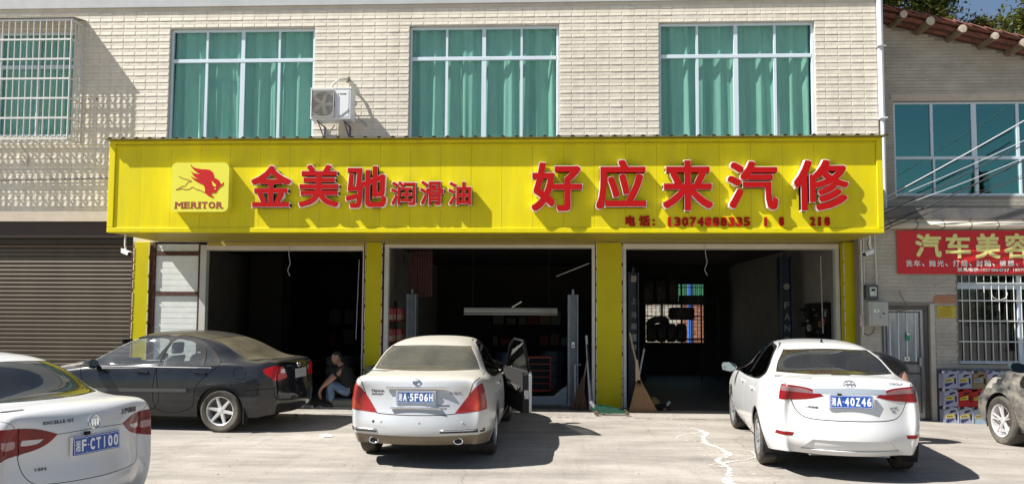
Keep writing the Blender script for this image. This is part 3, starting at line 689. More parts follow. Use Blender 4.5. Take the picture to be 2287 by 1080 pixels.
gr = thing('window_grille', 'white welded window bars with curled motif on the ground floor window under the red banner', 'window grille', (7.33, -.5, 1.0))
x = .07; i = 0
while x < 2.2:
    MB().tube([(x, -.035, .02), (x, -.035, 1.56)], .0075, 6).obj('bar', m_bar, gr); x += .128
for z in (.02, .395, .76, 1.12, 1.43): MB().box(0, 2.25, -.05, -.02, z-.010, z+.010).obj('crossbar', m_bar, gr)
for s in (-1, 1):
    MB().tube([(.71, -.052, 1.13)]+[(.71+s*(.02+.115*math.sin(t)), -.052, 1.13+.115*(1-math.cos(t))+.01) for t in lin(.2, 1.7, 8)], .006, 6).obj('scroll', m_bar, gr)
# upper window
uw = MB()
t = .045
uw.box(UW[0], UW[0]+t, 1.03, 1.10, UW[2], UW[3]).box(UW[0]+t, UW[1], 1.03, 1.10, UW[3]-.035, UW[3]).box(UW[0]+t, UW[1], 1.03, 1.10, UW[2], UW[2]+.05).box(UW[0]+t, UW[1], 1.028, 1.10, 4.98, 5.04)
uwo = uw.obj('window', m_alu, nb_)
m_refl = glass('reflective_teal_glass', (.14, .42, .40), gloss=(.42, .92, .80), fac=.26, wave=.05)
ux = [7.02, 7.735, 8.565, 9.42, 10.3]
for i, x in enumerate(ux[1:]):
    w_ = .028 if i != 1 else .05
    MB().box(x-w_, x+w_, 1.033, 1.098, 5.04, UW[3]-.035).box(x-w_*.7+.03, x+w_*.7+.03, 1.033, 1.098, UW[2]+.05, 4.98).obj('frame', m_alu, uwo)
for a, b in zip(ux, ux[1:]):
    MB().box(a, b, 1.06, 1.066, 5.04, UW[3]-.035).obj('pane', m_refl, uwo); MB().box(a, b, 1.068, 1.074, UW[2]+.05, 4.98).obj('pane', m_refl, uwo)
MB().box(6.4, 10.9, 2.0, 2.1, 3.6, 7.2).box(6.4, 10.9, 1.2, 2.0, 6.4, 6.5).obj('room_lining', m_dark, nb_)
MB().box(6.93, 10.8, .985, 1.03, 6.16, 6.30).obj('lintel', m_beige, nb_)
# ledge above the ground floor
MB().box(5.9, 13.5, -.62, 1.0, 3.565, 3.765).obj('ledge', mat('slate_ledge', (.07, .07, .08), rough=.6, var=.4, vscale=4, col2=(.16, .15, .13)), nb_)
MB().box(5.75, 13.5, -.60, -.3, 3.52, 3.562).obj('ledge', m_beige, nb_)
# gutter pipe with wire ties
gp = thing('gutter_pipe', 'cream plastic pipe wired along under the dark ledge above the red banner', 'pipe', (5.95, -.60, 3.46))
MB().tube([(0, 0, 0), (5, 0, .0)], .066, 14).obj('pipe', mat('pvc_cream', (.58, .53, .44), rough=.5, var=.1), gp, smooth='all')
for i in range(7):
    x = .15+i*.47; MB().tube([(x+.03*math.cos(a), -.07*math.cos(a), .07*math.sin(a)) for a in lin(-2, 2.2, 10)]+[(x+.05, -.03, .12)], .006, 5).obj('wire_tie', m_black, gp)
# verge: terracotta tiles running down, log purlins
m_terra = mat('terracotta', (.24, .088, .055), rough=.85, var=.5, vscale=7, col2=(.08, .035, .028))
m_log = mat('weathered_log', (.24, .17, .11), rough=.9, var=.4, vscale=7, stretch=(3, .6, 3)); m_loge = mat('log_end', (.50, .42, .33), rough=.9, var=.25, vscale=20)
sl_ = -.25; ang = math.atan(.25)
def rp(u, y, v=0): return (6.2+u*math.cos(ang)-v*math.sin(-ang)*1.0, y, 8.00-u*math.sin(ang)+v*math.cos(ang))
for row, (y, rr) in enumerate([(.56, .10), (.79, .095), (1.02, .095)]):
    u = 0; k = 0
    while u < 4.6:
        L = .36; mb = MB(); prof = [(-.5+q/6) for q in range(7)]; vs = []
        for e, (uu, dz, sc) in enumerate([(u, .03, 1.05), (u+L, .0, .92)]):
            for sgn in (0, 1):
                for q in prof: vs.append(rp(uu, y+q*.24*sc, dz+math.cos(q*math.pi)*rr*.65-sgn*.018))
        n7 = 7
        fs = [(i, i+1, 2*n7+i+1, 2*n7+i) for i in range(6)]+[(n7+i, 3*n7+i, 3*n7+i+1, n7+i+1) for i in range(6)]+[(i, n7+i, n7+i+1, i+1) for i in range(6)]+[(0, 2*n7, 3*n7, n7), (6, n7+6, 3*n7+6, 2*n7+6)]+[(2*n7+i, 2*n7+i+1, 3*n7+i+1, 3*n7+i) for i in range(6)]
        mb.add(vs, fs); mb.obj('roof_tile', m_terra, nb_); u += .30
# under-tiles (troughs) and rafters seen from below
for k, (y0, y1, v) in enumerate([(.46, .54, -.01), (.64, .72, -.045), (.86, .94, -.05), (.55, 1.1, -.062)]):
    mb = MB(); P = [rp(0, y0, v), rp(4.8, y0, v), rp(4.8, y1, v), rp(0, y1, v)]
    Q = [(p[0], p[1], p[2]-.025) for p in P]
    mb.add(P+Q, [(0, 1, 2, 3), (7, 6, 5, 4), (0, 4, 5, 1), (3, 2, 6, 7), (0, 3, 7, 4), (1, 5, 6, 2)]); mb.obj('verge_board', m_terra, nb_)
for y in (.61, .73, .85, .97):
    mb = MB(); u = 0
    while u < 4.7: mb.tube([rp(u, y, -.062), rp(u+.33, y, -.075)], .045, 8, r2=.036); u += .33
    mb.obj('under_tile', m_terra if round(y*100) % 24 == 13 else mat('terracotta_dark', (.09, .04, .03), rough=.9, var=.4), nb_, smooth=True)
for i, (x, z) in enumerate([(6.97, 7.73), (7.48, 7.59), (8.09, 7.43), (8.70, 7.28), (9.25, 7.14)]):
    rr = .074+.007*((i*5) % 3)
    o = MB().tube([(x, .44, z), (x+.01, .7, z+.0), (x, 1.05, z-.01)], rr, 12).obj('log_purlin', m_log, nb_, smooth=True)
    MB().lathe([(0, .432), (rr*.98, .438), (rr*.98, .45)], 12, 'y', (x, 0, z)).obj('end_grain', m_loge, o)

# ================================================================= RED BANNER
bn = thing('banner', 'red banner with yellow and white Chinese lettering above the barred ground floor window', 'banner', (6.28, -.53, 2.59))
def loc(mb, o):
    mb.v = [(v[0]-o.location.x, v[1]-o.location.y, v[2]-o.location.z) for v in mb.v]; return mb
mb = MB(); vs = []; nx = 40; nz = 6
for j in range(nz+1):
    for i in range(nx+1):
        x = 6.281+(9.4-6.281)*i/nx; z = 2.59+.781*j/nz; vs.append((x, -.535+.004*math.sin(x*5+z*3)+.003*math.sin(z*9-x*2), z))
n = nx+1; mb.add(vs, [(j*n+i, j*n+i+1, (j+1)*n+i+1, (j+1)*n+i) for j in range(nz) for i in range(nx)])
loc(mb, bn).obj('cloth', mat('red_banner_cloth', (.60, .012, .016), rough=.5, var=.08), bn, smooth='all')
m_by = mat('banner_yellow_print', (.78, .74, .24), rough=.6); m_bo = mat('banner_pink_outline', (.75, .45, .25), rough=.6)
for ch, a, b, c, d in [('汽', 6.607, 7.055, 2.894, 3.306), ('车', 7.133, 7.564, 2.879, 3.306), ('美', 7.658, 8.080, 2.872, 3.315), ('容', 8.157, 8.601, 2.873, 3.315)]:
    loc(MB().text(ch, a-.008, b+.008, c-.008, d+.008, -.545, bold=.016), bn).obj('character', m_bo, bn)
    loc(MB().text(ch, a, b, c, d, -.549, bold=.009), bn).obj('character', m_by, bn)
for ch, a, b, c, d in [('洗', 6.433, 6.544, 2.724, 2.837), ('车', 6.567, 6.685, 2.724, 2.837), ('、', 6.708, 6.755, 2.724, 2.781), ('抛', 6.834, 6.952, 2.725, 2.838), ('光', 6.976, 7.093, 2.725, 2.838), ('、', 7.116, 7.163, 2.726, 2.782), ('打', 7.250, 7.367, 2.726, 2.839), ('蜡', 7.391, 7.508, 2.726, 2.839), ('、', 7.531, 7.577, 2.727, 2.783), ('封', 7.656, 7.773, 2.727, 2.840), ('釉', 7.797, 7.914, 2.728, 2.840), ('、', 7.936, 7.983, 2.728, 2.784), ('镀', 8.062, 8.179, 2.728, 2.841), ('膜', 8.202, 8.318, 2.729, 2.841), ('、', 8.341, 8.387, 2.729, 2.785), ('镀', 8.466, 8.583, 2.729, 2.842)]:
    loc(MB().text(ch, a, b, c, d, -.546, bold=.0025), bn).obj('character', m_wh, bn)
loc(MB().text('联系电话:18674864737  18575050', 7.325, 8.648, 2.632, 2.704, -.546, bold=.002), bn).obj('lettering', m_wh, bn)

# ================================================================= WALL FITTINGS ON THE RIGHT
mbx = thing('distribution_box', 'grey painted steel distribution box beside the stainless door', 'electric box', (5.719, -.5, 1.661))
m_gbox = mat('grey_box_paint', (.42, .42, .37), rough=.5, var=.15, vscale=6)
bevel(MB().box(0, .34, -.15, 0, 0, .433).obj('body', m_gbox, mbx), .006)
bevel(MB().box(.05, .335, -.158, -.151, .012, .421).obj('door', m_gbox, mbx), .004)
MB().box(.085, .175, -.160, -.1585, .24, .32).obj('sticker', m_wh, mbx); MB().box(.085, .175, -.1615, -.1605, .30, .315).obj('sticker', MATS['green_sticker'], mbx); MB().box(.115, .145, -.1615, -.1605, .26, .285).obj('sticker', MATS['green_sticker'], mbx)
MB().lathe([(0, -.17), (.014, -.168), (.016, -.158)], 10, 'y', (.255, 0, .22)).obj('lock', m_black, mbx); MB().box(.18, .215, -.161, -.1585, .155, .165).obj('mark', m_black, mbx)
mt = thing('electricity_meter', 'dark electricity meter with pale display above the grey distribution box', 'electric meter', (5.70, -.5, 2.13))
bevel(MB().box(0, .215, -.10, 0, 0, .26).obj('case', mat('dark_meter_case', (.06, .07, .065), rough=.35), mt), .01)
MB().box(.06, .18, -.106, -.101, .06, .22).obj('face_plate', mat('meter_face', (.45, .52, .45), rough=.4), mt); MB().box(.09, .155, -.108, -.1065, .15, .19).obj('display', m_black, mt); MB().box(.075, .125, -.108, -.1065, .09, .11).obj('label', m_wh, mt)
def pipe_thing(name, label, cat, pts, r, m, clamps=(), group=None):
    t = thing(name, label, cat, pts[0], 0, group); p0 = Vector(pts[0])
    MB().tube([Vector(p)-p0 for p in pts], r, 8).obj('pipe', m, t, smooth=True)
    for z in clamps:
        i = min(range(len(pts)-1), key=lambda k: 0 if min(pts[k][2], pts[k+1][2]) <= z <= max(pts[k][2], pts[k+1][2]) else 1)
        x = pts[i][0]-p0.x; MB().box(x-r*1.6, x+r*1.6, pts[i][1]-p0.y-r*1.3, pts[i][1]-p0.y+r*1.3, z-p0.z-.008, z-p0.z+.008).obj('clamp', m_steel, t)
    return t
pvc = mat('conduit_pvc', (.58, .55, .48), rough=.5, var=.1)
pipe_thing('conduit', 'long cream conduit running down beside the rightmost yellow pillar', 'conduit', [(5.652, -.535, 3.2), (5.656, -.535, 2.2), (5.652, -.535, 1.5)], .017, pvc, (3.0, 2.4, 1.95, 1.75))
pipe_thing('conduit', 'thin cream conduit doubled behind the longer one near the security camera', 'conduit', [(5.70, -.525, 3.25), (5.70, -.525, 2.4)], .012, pvc, (2.9,))
pipe_thing('conduit', 'short cream conduit that ends at the electricity meter', 'conduit', [(5.895, -.53, 3.5), (5.915, -.53, 2.5), (5.92, -.53, 2.2)], .016, pvc, (3.2, 2.5))
pipe_thing('wall_switch', 'small reddish and white switch block clipped to the long conduit', 'switch', [(5.62, -.55, 1.64), (5.62, -.55, 1.85)], .022, mat('switch_red', (.40, .12, .10), rough=.6, var=.5, vscale=20, col2=(.6, .6, .58)))
pipe_thing('loose_cable', 'black cable looping out under the grey distribution box', 'cable', [(5.68, -.53, 1.52), (5.74, -.56, 1.49), (5.80, -.56, 1.52), (5.84, -.56, 1.60), (5.84, -.55, 1.67)], .007, m_black)
pipe_thing('bent_wire', 'bent brown wire sticking out above the stainless door', 'wire', [(6.30, -.53, 2.28), (6.37, -.56, 2.12), (6.42, -.60, 1.98), (6.40, -.62, 1.95), (6.22, -.60, 1.92)], .007, mat('rusty_wire', (.22, .13, .08), rough=.8))
yn = thing('notice_plate', 'small yellow notice plate on the pier between door and barred window', 'notice', (6.967, -.5, 1.812))
bevel(MB().box(0, .328, -.02, 0, 0, .216).obj('plate', mat('brass_yellow', (.55, .40, .02), rough=.4, var=.15), yn), .004)
mb = MB().box(.09, .24, -.0225, -.0205, .185, .197)
for i in range(7): mb.box(.03, .03+.27*(.7+.3*((i*37) % 5)/5), -.0225, -.0205, .03+i*.021, .034+i*.021)
mb.obj('print', mat('notice_print', (.16, .10, .02), rough=.6), yn)
for x in (.015, .313):
    for z in (.015, .2): MB().lathe([(0, -.026), (.006, -.024), (.007, -.02)], 8, 'y', (x, 0, z)).obj('screw', m_black, yn)
cp = thing('clay_plate', 'blank terracotta coloured plate above the yellow notice', 'plate', (6.919, -.5, 2.076)); bevel(MB().prism([(0, 0), (.375, 0), (.375, .136), (.04, .136), (0, .10)], -.018, 0).obj('plate', mat('clay_orange', (.42, .19, .10), rough=.8, var=.15), cp), .003)

# security cameras under the sign
def cctv(label, x, y, z, face, rz, sc=1.0):
    t = thing('security_camera', label, 'security camera', (x, y, z), rz, 'security cameras under the sign')
    m_c = mat('camera_white', (.72, .72, .70), rough=.35)
    MB().tube([(0, 0, .33), (0, 0, .12), (.02, -.0, .05), (.0, 0, .02)], .016, 8).box(-.035, .035, -.035, .035, .33, .345).obj('bracket', m_c, t)
    o = MB().xf(Matrix()); d = Vector((face, -.45, -.35)).normalized(); s_ = d.cross(Vector((0, 0, 1))).normalized(); u_ = s_.cross(d)
    b = MB().obox(d*.03, d*.10, s_*.032, u_*.032).obj('housing', m_c, t); bevel(b, .012, 3)
    MB().obox(d*.035+u_*.038, d*.115, s_*.038, u_*.004).obj('sun_shield', m_c, t)
    MB().obox(d*.133, d*.006, s_*.027, u_*.027).obj('lens', m_black, t)
    MB().tube([(0, 0, .3), (-.03, .03, .15), (.0, .02, .03)], .006, 6).obj('cable', m_black, t)
    return t
cctv('white bullet security camera hanging below the left end of the yellow sign', -7.54, -1.2, 2.90, 1, 0)
cctv('white bullet security camera hanging below the right end of the yellow sign', 5.53, -1.2, 2.92, -1, 0)

# ================================================================= OVERHEAD WIRES (right) and wires on the left wall
m_wire = mat('cable_black', (.03, .03, .035), rough=.6); m_wirel = mat('cable_grey', (.42, .42, .44), rough=.5)
def wire(label, a, b, r, m, sag=.06):
    a = Vector(a); b = Vector(b); d = (b-a); b2 = a+d*2.0
    P = [a+(b2-a)*t-Vector((0, 0, 4*sag*t*(1-t))) for t in lin(0, 1, 14)]
    t = thing('overhead_cable', label, 'cable', a, 0, 'cables strung across the neighbouring front'); MB().tube([p-a for p in P], r, 6).obj('cable', m, t)
A = (5.9, -.85, 3.88)
wire('uppermost pale overhead cable rising steeply past the teal window', A, (8.30, -1, 5.30), .013, m_wirel)
wire('second pale thin cable just under the uppermost one', (5.9, -.85, 3.83), (8.29, -1, 4.99), .008, m_wirel, .1)
wire('dark overhead cable in the middle of the bundle crossing the teal window', (5.9, -.85, 3.62), (8.27, -1, 4.86), .011, m_wire, .05)
wire('pale cable below the middle of the bundle', (5.9, -.85, 3.66), (8.27, -1, 4.70), .008, m_wirel, .12)
wire('thick dark cable second from the bottom of the bundle', (5.9, -.85, 3.40), (8.26, -1, 4.62), .014, m_wire, .08)
wire('thinnest dark cable with the deepest sag in the bundle', (5.9, -.85, 3.50), (8.26, -1, 4.45), .006, m_wire, .16)
wire('lowest dark cable of the bundle crossing the lower panes', (5.9, -.85, 3.35), (8.26, -1, 4.30), .009, m_wire, .05)
t = thing('wall_cable', 'thin dark cable pinned across the cream wall left of the yellow sign', 'cable', (-12, -.03, 4.38)); MB().tube([(0, 0, .0), (1.5, 0, .03), (3, 0, .06), (4.4, 0, .09)], .008, 6).obj('cable', m_wire, t)
t = thing('timber_stub', 'short wooden beam ends poking out behind the left end of the sign', 'timber', (-7.70, -.6, 4.02)); MB().box(-.05, .08, -.2, .6, 0, .07).box(-.06, .08, -.2, .6, .10, .13).obj('beam', m_log, t)

# ================================================================= AIR CONDITIONER
m_acw = mat('ac_white', (.74, .75, .75), rough=.4, var=.05); m_acg = mat('ac_grille_grey', (.36, .32, .29), rough=.5, var=.3, vscale=8)
ac = thing('air_conditioner', 'white outdoor air conditioner unit on brackets between the first two green windows', 'air conditioner', (-4.07, -.5, 5.47))
bevel(MB().box(-.385, .385, 0, .35, 0, .585).obj('casing', m_acw, ac), .012, 3)
bevel(MB().box(-.392, .392, -.008, .36, .575, .597).obj('lid', m_acw, ac), .006)
MB().lathe([(.0, .0), (.225, .0), (.225, .05)], 32, 'y', (-.145, -.012, .285)).obj('fan_opening', mat('fan_shadow', (.10, .09, .08), rough=.8), ac)
mb = MB()
for k in range(5):
    a = k*2*math.pi/5
    for q in range(3): pass
    mb.obox((-.145+.12*math.cos(a), -.02, .285+.12*math.sin(a)), (.09*math.cos(a), .0, .09*math.sin(a)), (-.035*math.sin(a), .006, .035*math.cos(a)), (0, .002, 0))
mb.lathe([(0, -.03), (.05, -.028), (.055, -.012)], 16, 'y', (-.145, 0, .285)); mb.obj('fan', m_acg, ac)
mb = MB()
for i in range(19): x = -.345+i*.0222; mb.box(x-.0022, x+.0022, -.046, -.042, .045, .53)
for i in range(14): z = .055+i*.036; mb.box(-.345, .06, -.041, -.037, z-.0018, z+.0018)
for (a, b, c, d) in [(-.355, -.342, .035, .54), (.055, .07, .035, .54), (-.355, .07, .03, .043), (-.355, .07, .53, .545)]: mb.box(a, b, -.046, -.0005, c, d)
mb.obj('fan_grille', mat('ac_wire', (.42, .40, .37), rough=.4), ac)
bevel(MB().box(.115, .345, -.006, -.0008, .04, .54).obj('front_panel', m_acw, ac), .003)
MB().text('GREE', .175, .30, .462, .488, -.0075, bold=.002).add([(.14, -.0075, .468), (.155, -.0075, .46), (.165, -.0075, .475), (.155, -.0075, .49), (.14, -.0075, .485)], [(0, 1, 2, 3, 4)]).obj('lettering', m_wire, ac)
MB().prism([(.135, .045), (.345, .20), (.345, .13), (.235, .045)], -.0075, -.0062).obj('decal', mat('ac_decal_grey', (.22, .24, .27), rough=.4), ac)
mb = MB()
for q in range(4): mb.prism([(.20+q*.035, .07+q*.026), (.225+q*.035, .09+q*.026), (.212+q*.035, .105+q*.026), (.187+q*.035, .085+q*.026)], -.0085, -.0078)
mb.obj('lettering', m_wh, ac)
for x in (-.25, .25):
    MB().tube([(x, .0, -.03), (x, .5, -.03)], .014, 6).tube([(x, .46, -.26), (x, .05, -.03)], .012, 6).tube([(x, .485, -.02), (x, .485, -.32)], .016, 6).obj('bracket', mat('bracket_blue_steel', (.07, .075, .12), rough=.5), ac)
MB().box(-.18, .02, .40, .47, -.27, -.20).tube([(-.3, .45, -.36), (.0, .3, -.04)], .012, 6).obj('bracket', m_steel, ac)
hs = thing('refrigerant_hose', 'wrapped pipe arching from the wall into the top of the air conditioner', 'hose', (-4.1, -.02, 6.25))
MB().tube([(.23, .0, .08), (.22, -.12, .10), (.12, -.22, .06), (.0, -.24, -.04), (-.07, -.2, -.19)], .024, 10).obj('pipe', mat('hose_tape', (.50, .49, .42), rough=.7, var=.1), hs, smooth='all')
MB().tube([(.24, -.02, .16), (.23, -.05, .06)], .035, 8).obj('wall_sleeve', mat('sleeve_dark', (.2, .18, .15), rough=.8), hs)
MB().tube([(.40, -.2, -.36)]+[(.40+.05*math.sin(a), -.2, -.41+.05*math.cos(a)) for a in lin(0, 5, 10)]+[(.42, -.1, -.6), (.62, -.02, -.8)], .010, 6).obj('drain_hose', m_steel, hs, smooth='all')

# ================================================================= WINDOW CAGE (top left)
cg = thing('window_cage', 'protruding white steel burglar cage with sheet roof over the top left window', 'window grille', (-9.2, 0, 5.15))
CL = -3.4; D_ = .40
for i in range(28):
    x = -.01-i*.125
    MB().tube([(x, -D_, 0), (x, -D_, 2.36)], .0125 if i else .018, 6).obj('bar', m_bar, cg)
for z in (0, .02+.385, .79, 1.175, 1.56, 1.945, 2.33):
    MB().box(CL, 0, -D_-.014, -D_+.010, z-.017, z+.017).obj('crossbar', m_bar, cg)
    MB().box(-.012, .010, -D_+.01, 0, z-.014, z+.014).obj('crossbar', m_bar, cg)
for y in (-.10, -.20, -.30): MB().tube([(0, y, 0), (0, y, 2.36)], .011, 6).obj('bar', m_bar, cg)
MB().tube([(0, -.01, 0), (0, -.01, 2.4)], .014, 6).obj('bar', m_bar, cg)
for i in range(14): MB().box(-.11-i*.25, -.08-i*.25, -D_+.01, 0, -.012, .012).obj('floor_bar', m_bar, cg)
for y in (-.13, -.27): MB().box(CL, 0, y-.008, y+.008, -.018, -.009).obj('floor_bar', m_bar, cg)
mb = MB(); P = [(CL, -D_-.03, 2.37), (.03, -D_-.03, 2.37), (.03, 0, 2.46), (CL, 0, 2.46)]; mb.add(P+[(p[0], p[1], p[2]+.012) for p in P], [(3, 2, 1, 0), (4, 5, 6, 7), (0, 1, 5, 4), (1, 2, 6, 5)]); mb.obj('roof_sheet', mat('cage_roof_sheet', (.33, .30, .26), rough=.7, var=.2), cg)
for x in (-1.05,): MB().tube([(x, -.3, -.02), (x-.0, -.02, -.22), (x, -.02, -.45)], .012, 6).obj('strut', m_steel, cg)
for i, (x, z) in enumerate([(-9.15-.83+.1, 4.83), (-9.0-.45, 4.79), (-8.95-.0, 4.78), (-8.45, 4.78), (-8.65, 4.74)]):
    pass
for i, (px_, z) in enumerate([(-10.35, 4.79), (-9.78, 4.82), (-9.47, 4.87), (-9.12, 4.80), (-8.86, 4.81)]):
    lb_ = ['leftmost of the five', 'second from the left of the five', 'highest of the five', 'fourth from the left of the five', 'rightmost of the five'][i]
    tag(MB().lathe([(0, -.035), (.016, -.032), (.02, -.01), (.006, 0)], 8, 'y', (px_, 0, z)).obj('wall_bolt', m_steel), lb_+' bolt stubs in the tiles below the window cage', 'bolt', 'bolt stubs under the window cage')
for i, (px_, z) in enumerate([(-9.06, 6.03), (-8.90, 6.03)]):
    tag(MB().lathe([(0, -.035), (.012, -.032), (.014, -.01), (.006, 0)], 8, 'y', (px_, 0, z)).obj('wall_bolt', m_black), ('left' if i == 0 else 'right')+' one of two tiny dark bolts in the shaded tiles beside the cage', 'bolt', 'dark bolts beside the cage')
# dangling wires on the canopy
for (x, z0, lab) in [(-4.95, 3.04, 'thin wire dangling in the left bay'), (2.98, 3.08, 'crooked thin wire dangling in the right bay')]:
    t = thing('hanging_wire', lab, 'wire', (x, -.06, z0)); MB().tube([(0, 0, .1), (.0, 0, -.1), (.03, 0, -.25), (-.02, 0, -.4), (.03, 0, -.5)], .006, 5).obj('wire', m_wirel, t)
for (x, lab) in [(.3, 'small curled wire left of the third window above the sign'), (1.95, 'small wire sticking up beside the third window')]:
    t = thing('stray_wire', lab, 'wire', (x, -.5, 4.95)); MB().tube([(0, 0, 0), (.05, .1, .13), (.25, .2, .14), (.5, .2, .20), (.62, .2, .12)] if x < 1 else [(0, 0, .2), (.1, .1, .12), (.15, .1, .05)], .006, 5).obj('wire', m_wire, t)
# ================================================================= CARS
# car frame: x = 0 at the rear bumper, forward +x; y left +; z up from the ground
def lerp(a, b, t): return a+(b-a)*t
TOPF = [1.0, .90, .74, .52, .27, 0.0]
def car_surface(S, level=2):
    """S: dict(stations=[(x, hw, zb, zs, zc, g, yr)], rear=..., front=...).
    x position, half width, sill height, shoulder height, centre-line height, glasshouse factor, roof half width.
    Returns a bmesh of the smooth shell."""
    st = S['st']; hw0 = max(s[1] for s in st); SR = 6
    def ring(s):
        x, hw, zb, zs, zc, g, yr = s; P = []
        zm = [zb, zb+(zs-zb)*.16, zb+(zs-zb)*.38, zb+(zs-zb)*.62, zb+(zs-zb)*.83]
        tuck = [.075, .022, .0, .006, .020]
        for z, t in zip(zm, tuck): P.append((x, hw-t, z))
        sh = hw-.062
        for k in range(6):
            yd = sh*TOPF[k]; zd = zs+(zc-zs)*[0, .42, .70, .88, .97, 1][k]
            yg = [sh, sh-.05, lerp(sh-.05, yr, .55), yr, yr*.62, 0][k]
            zgq = [zs, zs+.035, lerp(zs+.035, zc-.075, .52), zc-.072, zc-.012, zc][k]
            P.append((x, lerp(yd, yg, g), lerp(zd, zgq, g)))
        return P
    rings = [ring(s) for s in st]
    bm = bmesh.new(); V = {}
    def vert(i, j, p):
        V[(i, j)] = bm.verts.new(p); return V[(i, j)]
    n = len(rings); m = len(rings[0])
    for i, P in enumerate(rings):
        for j, p in enumerate(P): vert(i, j, p)
    for i in range(n-1):
        for j in range(m-1): bm.faces.new((V[i, j], V[i+1, j], V[i+1, j+1], V[i, j+1]))
    for end, idx in (('rear', 0), ('front', n-1)):
        xs = S[end]; P = rings[idx]; cap = {}
        # rows j=0..5 (side rows incl. shoulder), cols k=0..5 : k=0 side ring, k=5 centre
        for j in range(6):
            for k in range(6):
                if k == 0: cap[j, k] = V[idx, j]
                elif j == 5: cap[j, k] = V[idx, 5+k]
                else:
                    yw = P[j][1]*TOPF[k]/1.0; x = xs[j][0]+(xs[j][1]-xs[j][0])*(TOPF[k]**2.3)
                    if k == 1: yw = P[j][1]*.93
                    cap[j, k] = bm.verts.new((x, yw, xs[j][2] if len(xs[j]) > 2 else P[j][2]))
        for j in range(5):
            for k in range(5):
                q = (cap[j, k], cap[j+1, k], cap[j+1, k+1], cap[j, k+1])
                bm.faces.new(q if end == 'front' else q[::-1])
    bmesh.ops.recalc_face_normals(bm, faces=bm.faces)
    geom = bm.verts[:]+bm.edges[:]+bm.faces[:]
    r = bmesh.ops.duplicate(bm, geom=geom); nv = [e for e in r['geom'] if isinstance(e, bmesh.types.BMVert)]
    for v in nv: v.co.y *= -1
    bmesh.ops.reverse_faces(bm, faces=[e for e in r['geom'] if isinstance(e, bmesh.types.BMFace)])
    bmesh.ops.remove_doubles(bm, verts=bm.verts, dist=1e-4)
    bmesh.ops.recalc_face_normals(bm, faces=bm.faces)
    cl = bm.edges.layers.float.new('crease_edge')
    for e in bm.edges:
        for q in S.get('crease', ()):
            if q(e.verts[0].co, e.verts[1].co): e[cl] = q.w if hasattr(q, 'w') else .5
    me = bpy.data.meshes.new('net'); bm.to_mesh(me); bm.free()
    o = bpy.data.objects.new('net', me); C.objects.link(o); md = o.modifiers.new('s', 'SUBSURF'); md.levels = level; md.subdivision_type = 'CATMULL_CLARK'
    m2 = bpy.data.meshes.new_from_object(o.evaluated_get(bpy.context.evaluated_depsgraph_get()))
    bpy.data.objects.remove(o); bpy.data.meshes.remove(me)
    bm = bmesh.new(); bm.from_mesh(m2); bpy.data.meshes.remove(m2)
    # fit to the wanted overall dimensions
    X = [v.co.x for v in bm.verts]; Y = max(v.co.y for v in bm.verts); Z = max(v.co.z for v in bm.verts)
    x0, x1 = min(X), max(X)
    for v in bm.verts:
        v.co.x = (v.co.x-x0)/(x1-x0)*S['L']; v.co.y *= S['W']/2/Y; v.co.z *= 1+(S['H']/Z-1)*max(0, min(1, (v.co.z-.6)/.6))
    if bm.faces: 
        c = sum((f_.calc_center_median().z*f_.normal.z for f_ in bm.faces))
        if c < 0: bmesh.ops.reverse_faces(bm, faces=bm.faces)
    return bm
def smooth_poly(P, n=4, closed=True):
    """Catmull-Rom through the points; a point given as (x, y, 1) stays a sharp corner"""
    out = []; k = len(P)
    rng_ = range(k) if closed else range(k-1)
    for i in rng_:
        p0, p1, p2, p3 = P[(i-1) % k if closed else max(i-1, 0)], P[i], P[(i+1) % k], P[(i+2) % k if closed else min(i+2, k-1)]
        if len(p1) > 2: p0 = p1
        if len(p2) > 2: p3 = p2
        for q in range(n):
            t = q/n; t2, t3 = t*t, t*t*t
            out.append(tuple(.5*((2*p1[a])+(-p0[a]+p2[a])*t+(2*p0[a]-5*p1[a]+4*p2[a]-p3[a])*t2+(-p0[a]+3*p1[a]-3*p2[a]+p3[a])*t3) for a in (0, 1)))
    if not closed: out.append(P[-1][:2])
    return out
def inpoly(x, y, P):
    c = False; j = len(P)-1
    for i in range(len(P)):
        xi, yi = P[i]; xj, yj = P[j]
        if (yi > y) != (yj > y) and x < (xj-xi)*(y-yi)/(yj-yi)+xi: c = not c
        j = i
    return c
VIEW = {'plan': lambda c: (c.x, c.z), 'side': lambda c: (c.x, c.z), 'rear': lambda c: (c.y, c.z), 'front': lambda c: (c.y, c.z), 'top': lambda c: (c.x, c.y)}
def vok(view, f_, S):
    nn = f_.normal; c = f_.calc_center_median()
    if view == 'plan': return True
    if view == 'side': return abs(nn.y) > .22
    if view == 'rear': return c.x < S['L']*.45 and nn.x < -.08
    if view == 'front': return c.x > S['L']*.55 and nn.x > .08
    return nn.z > .35
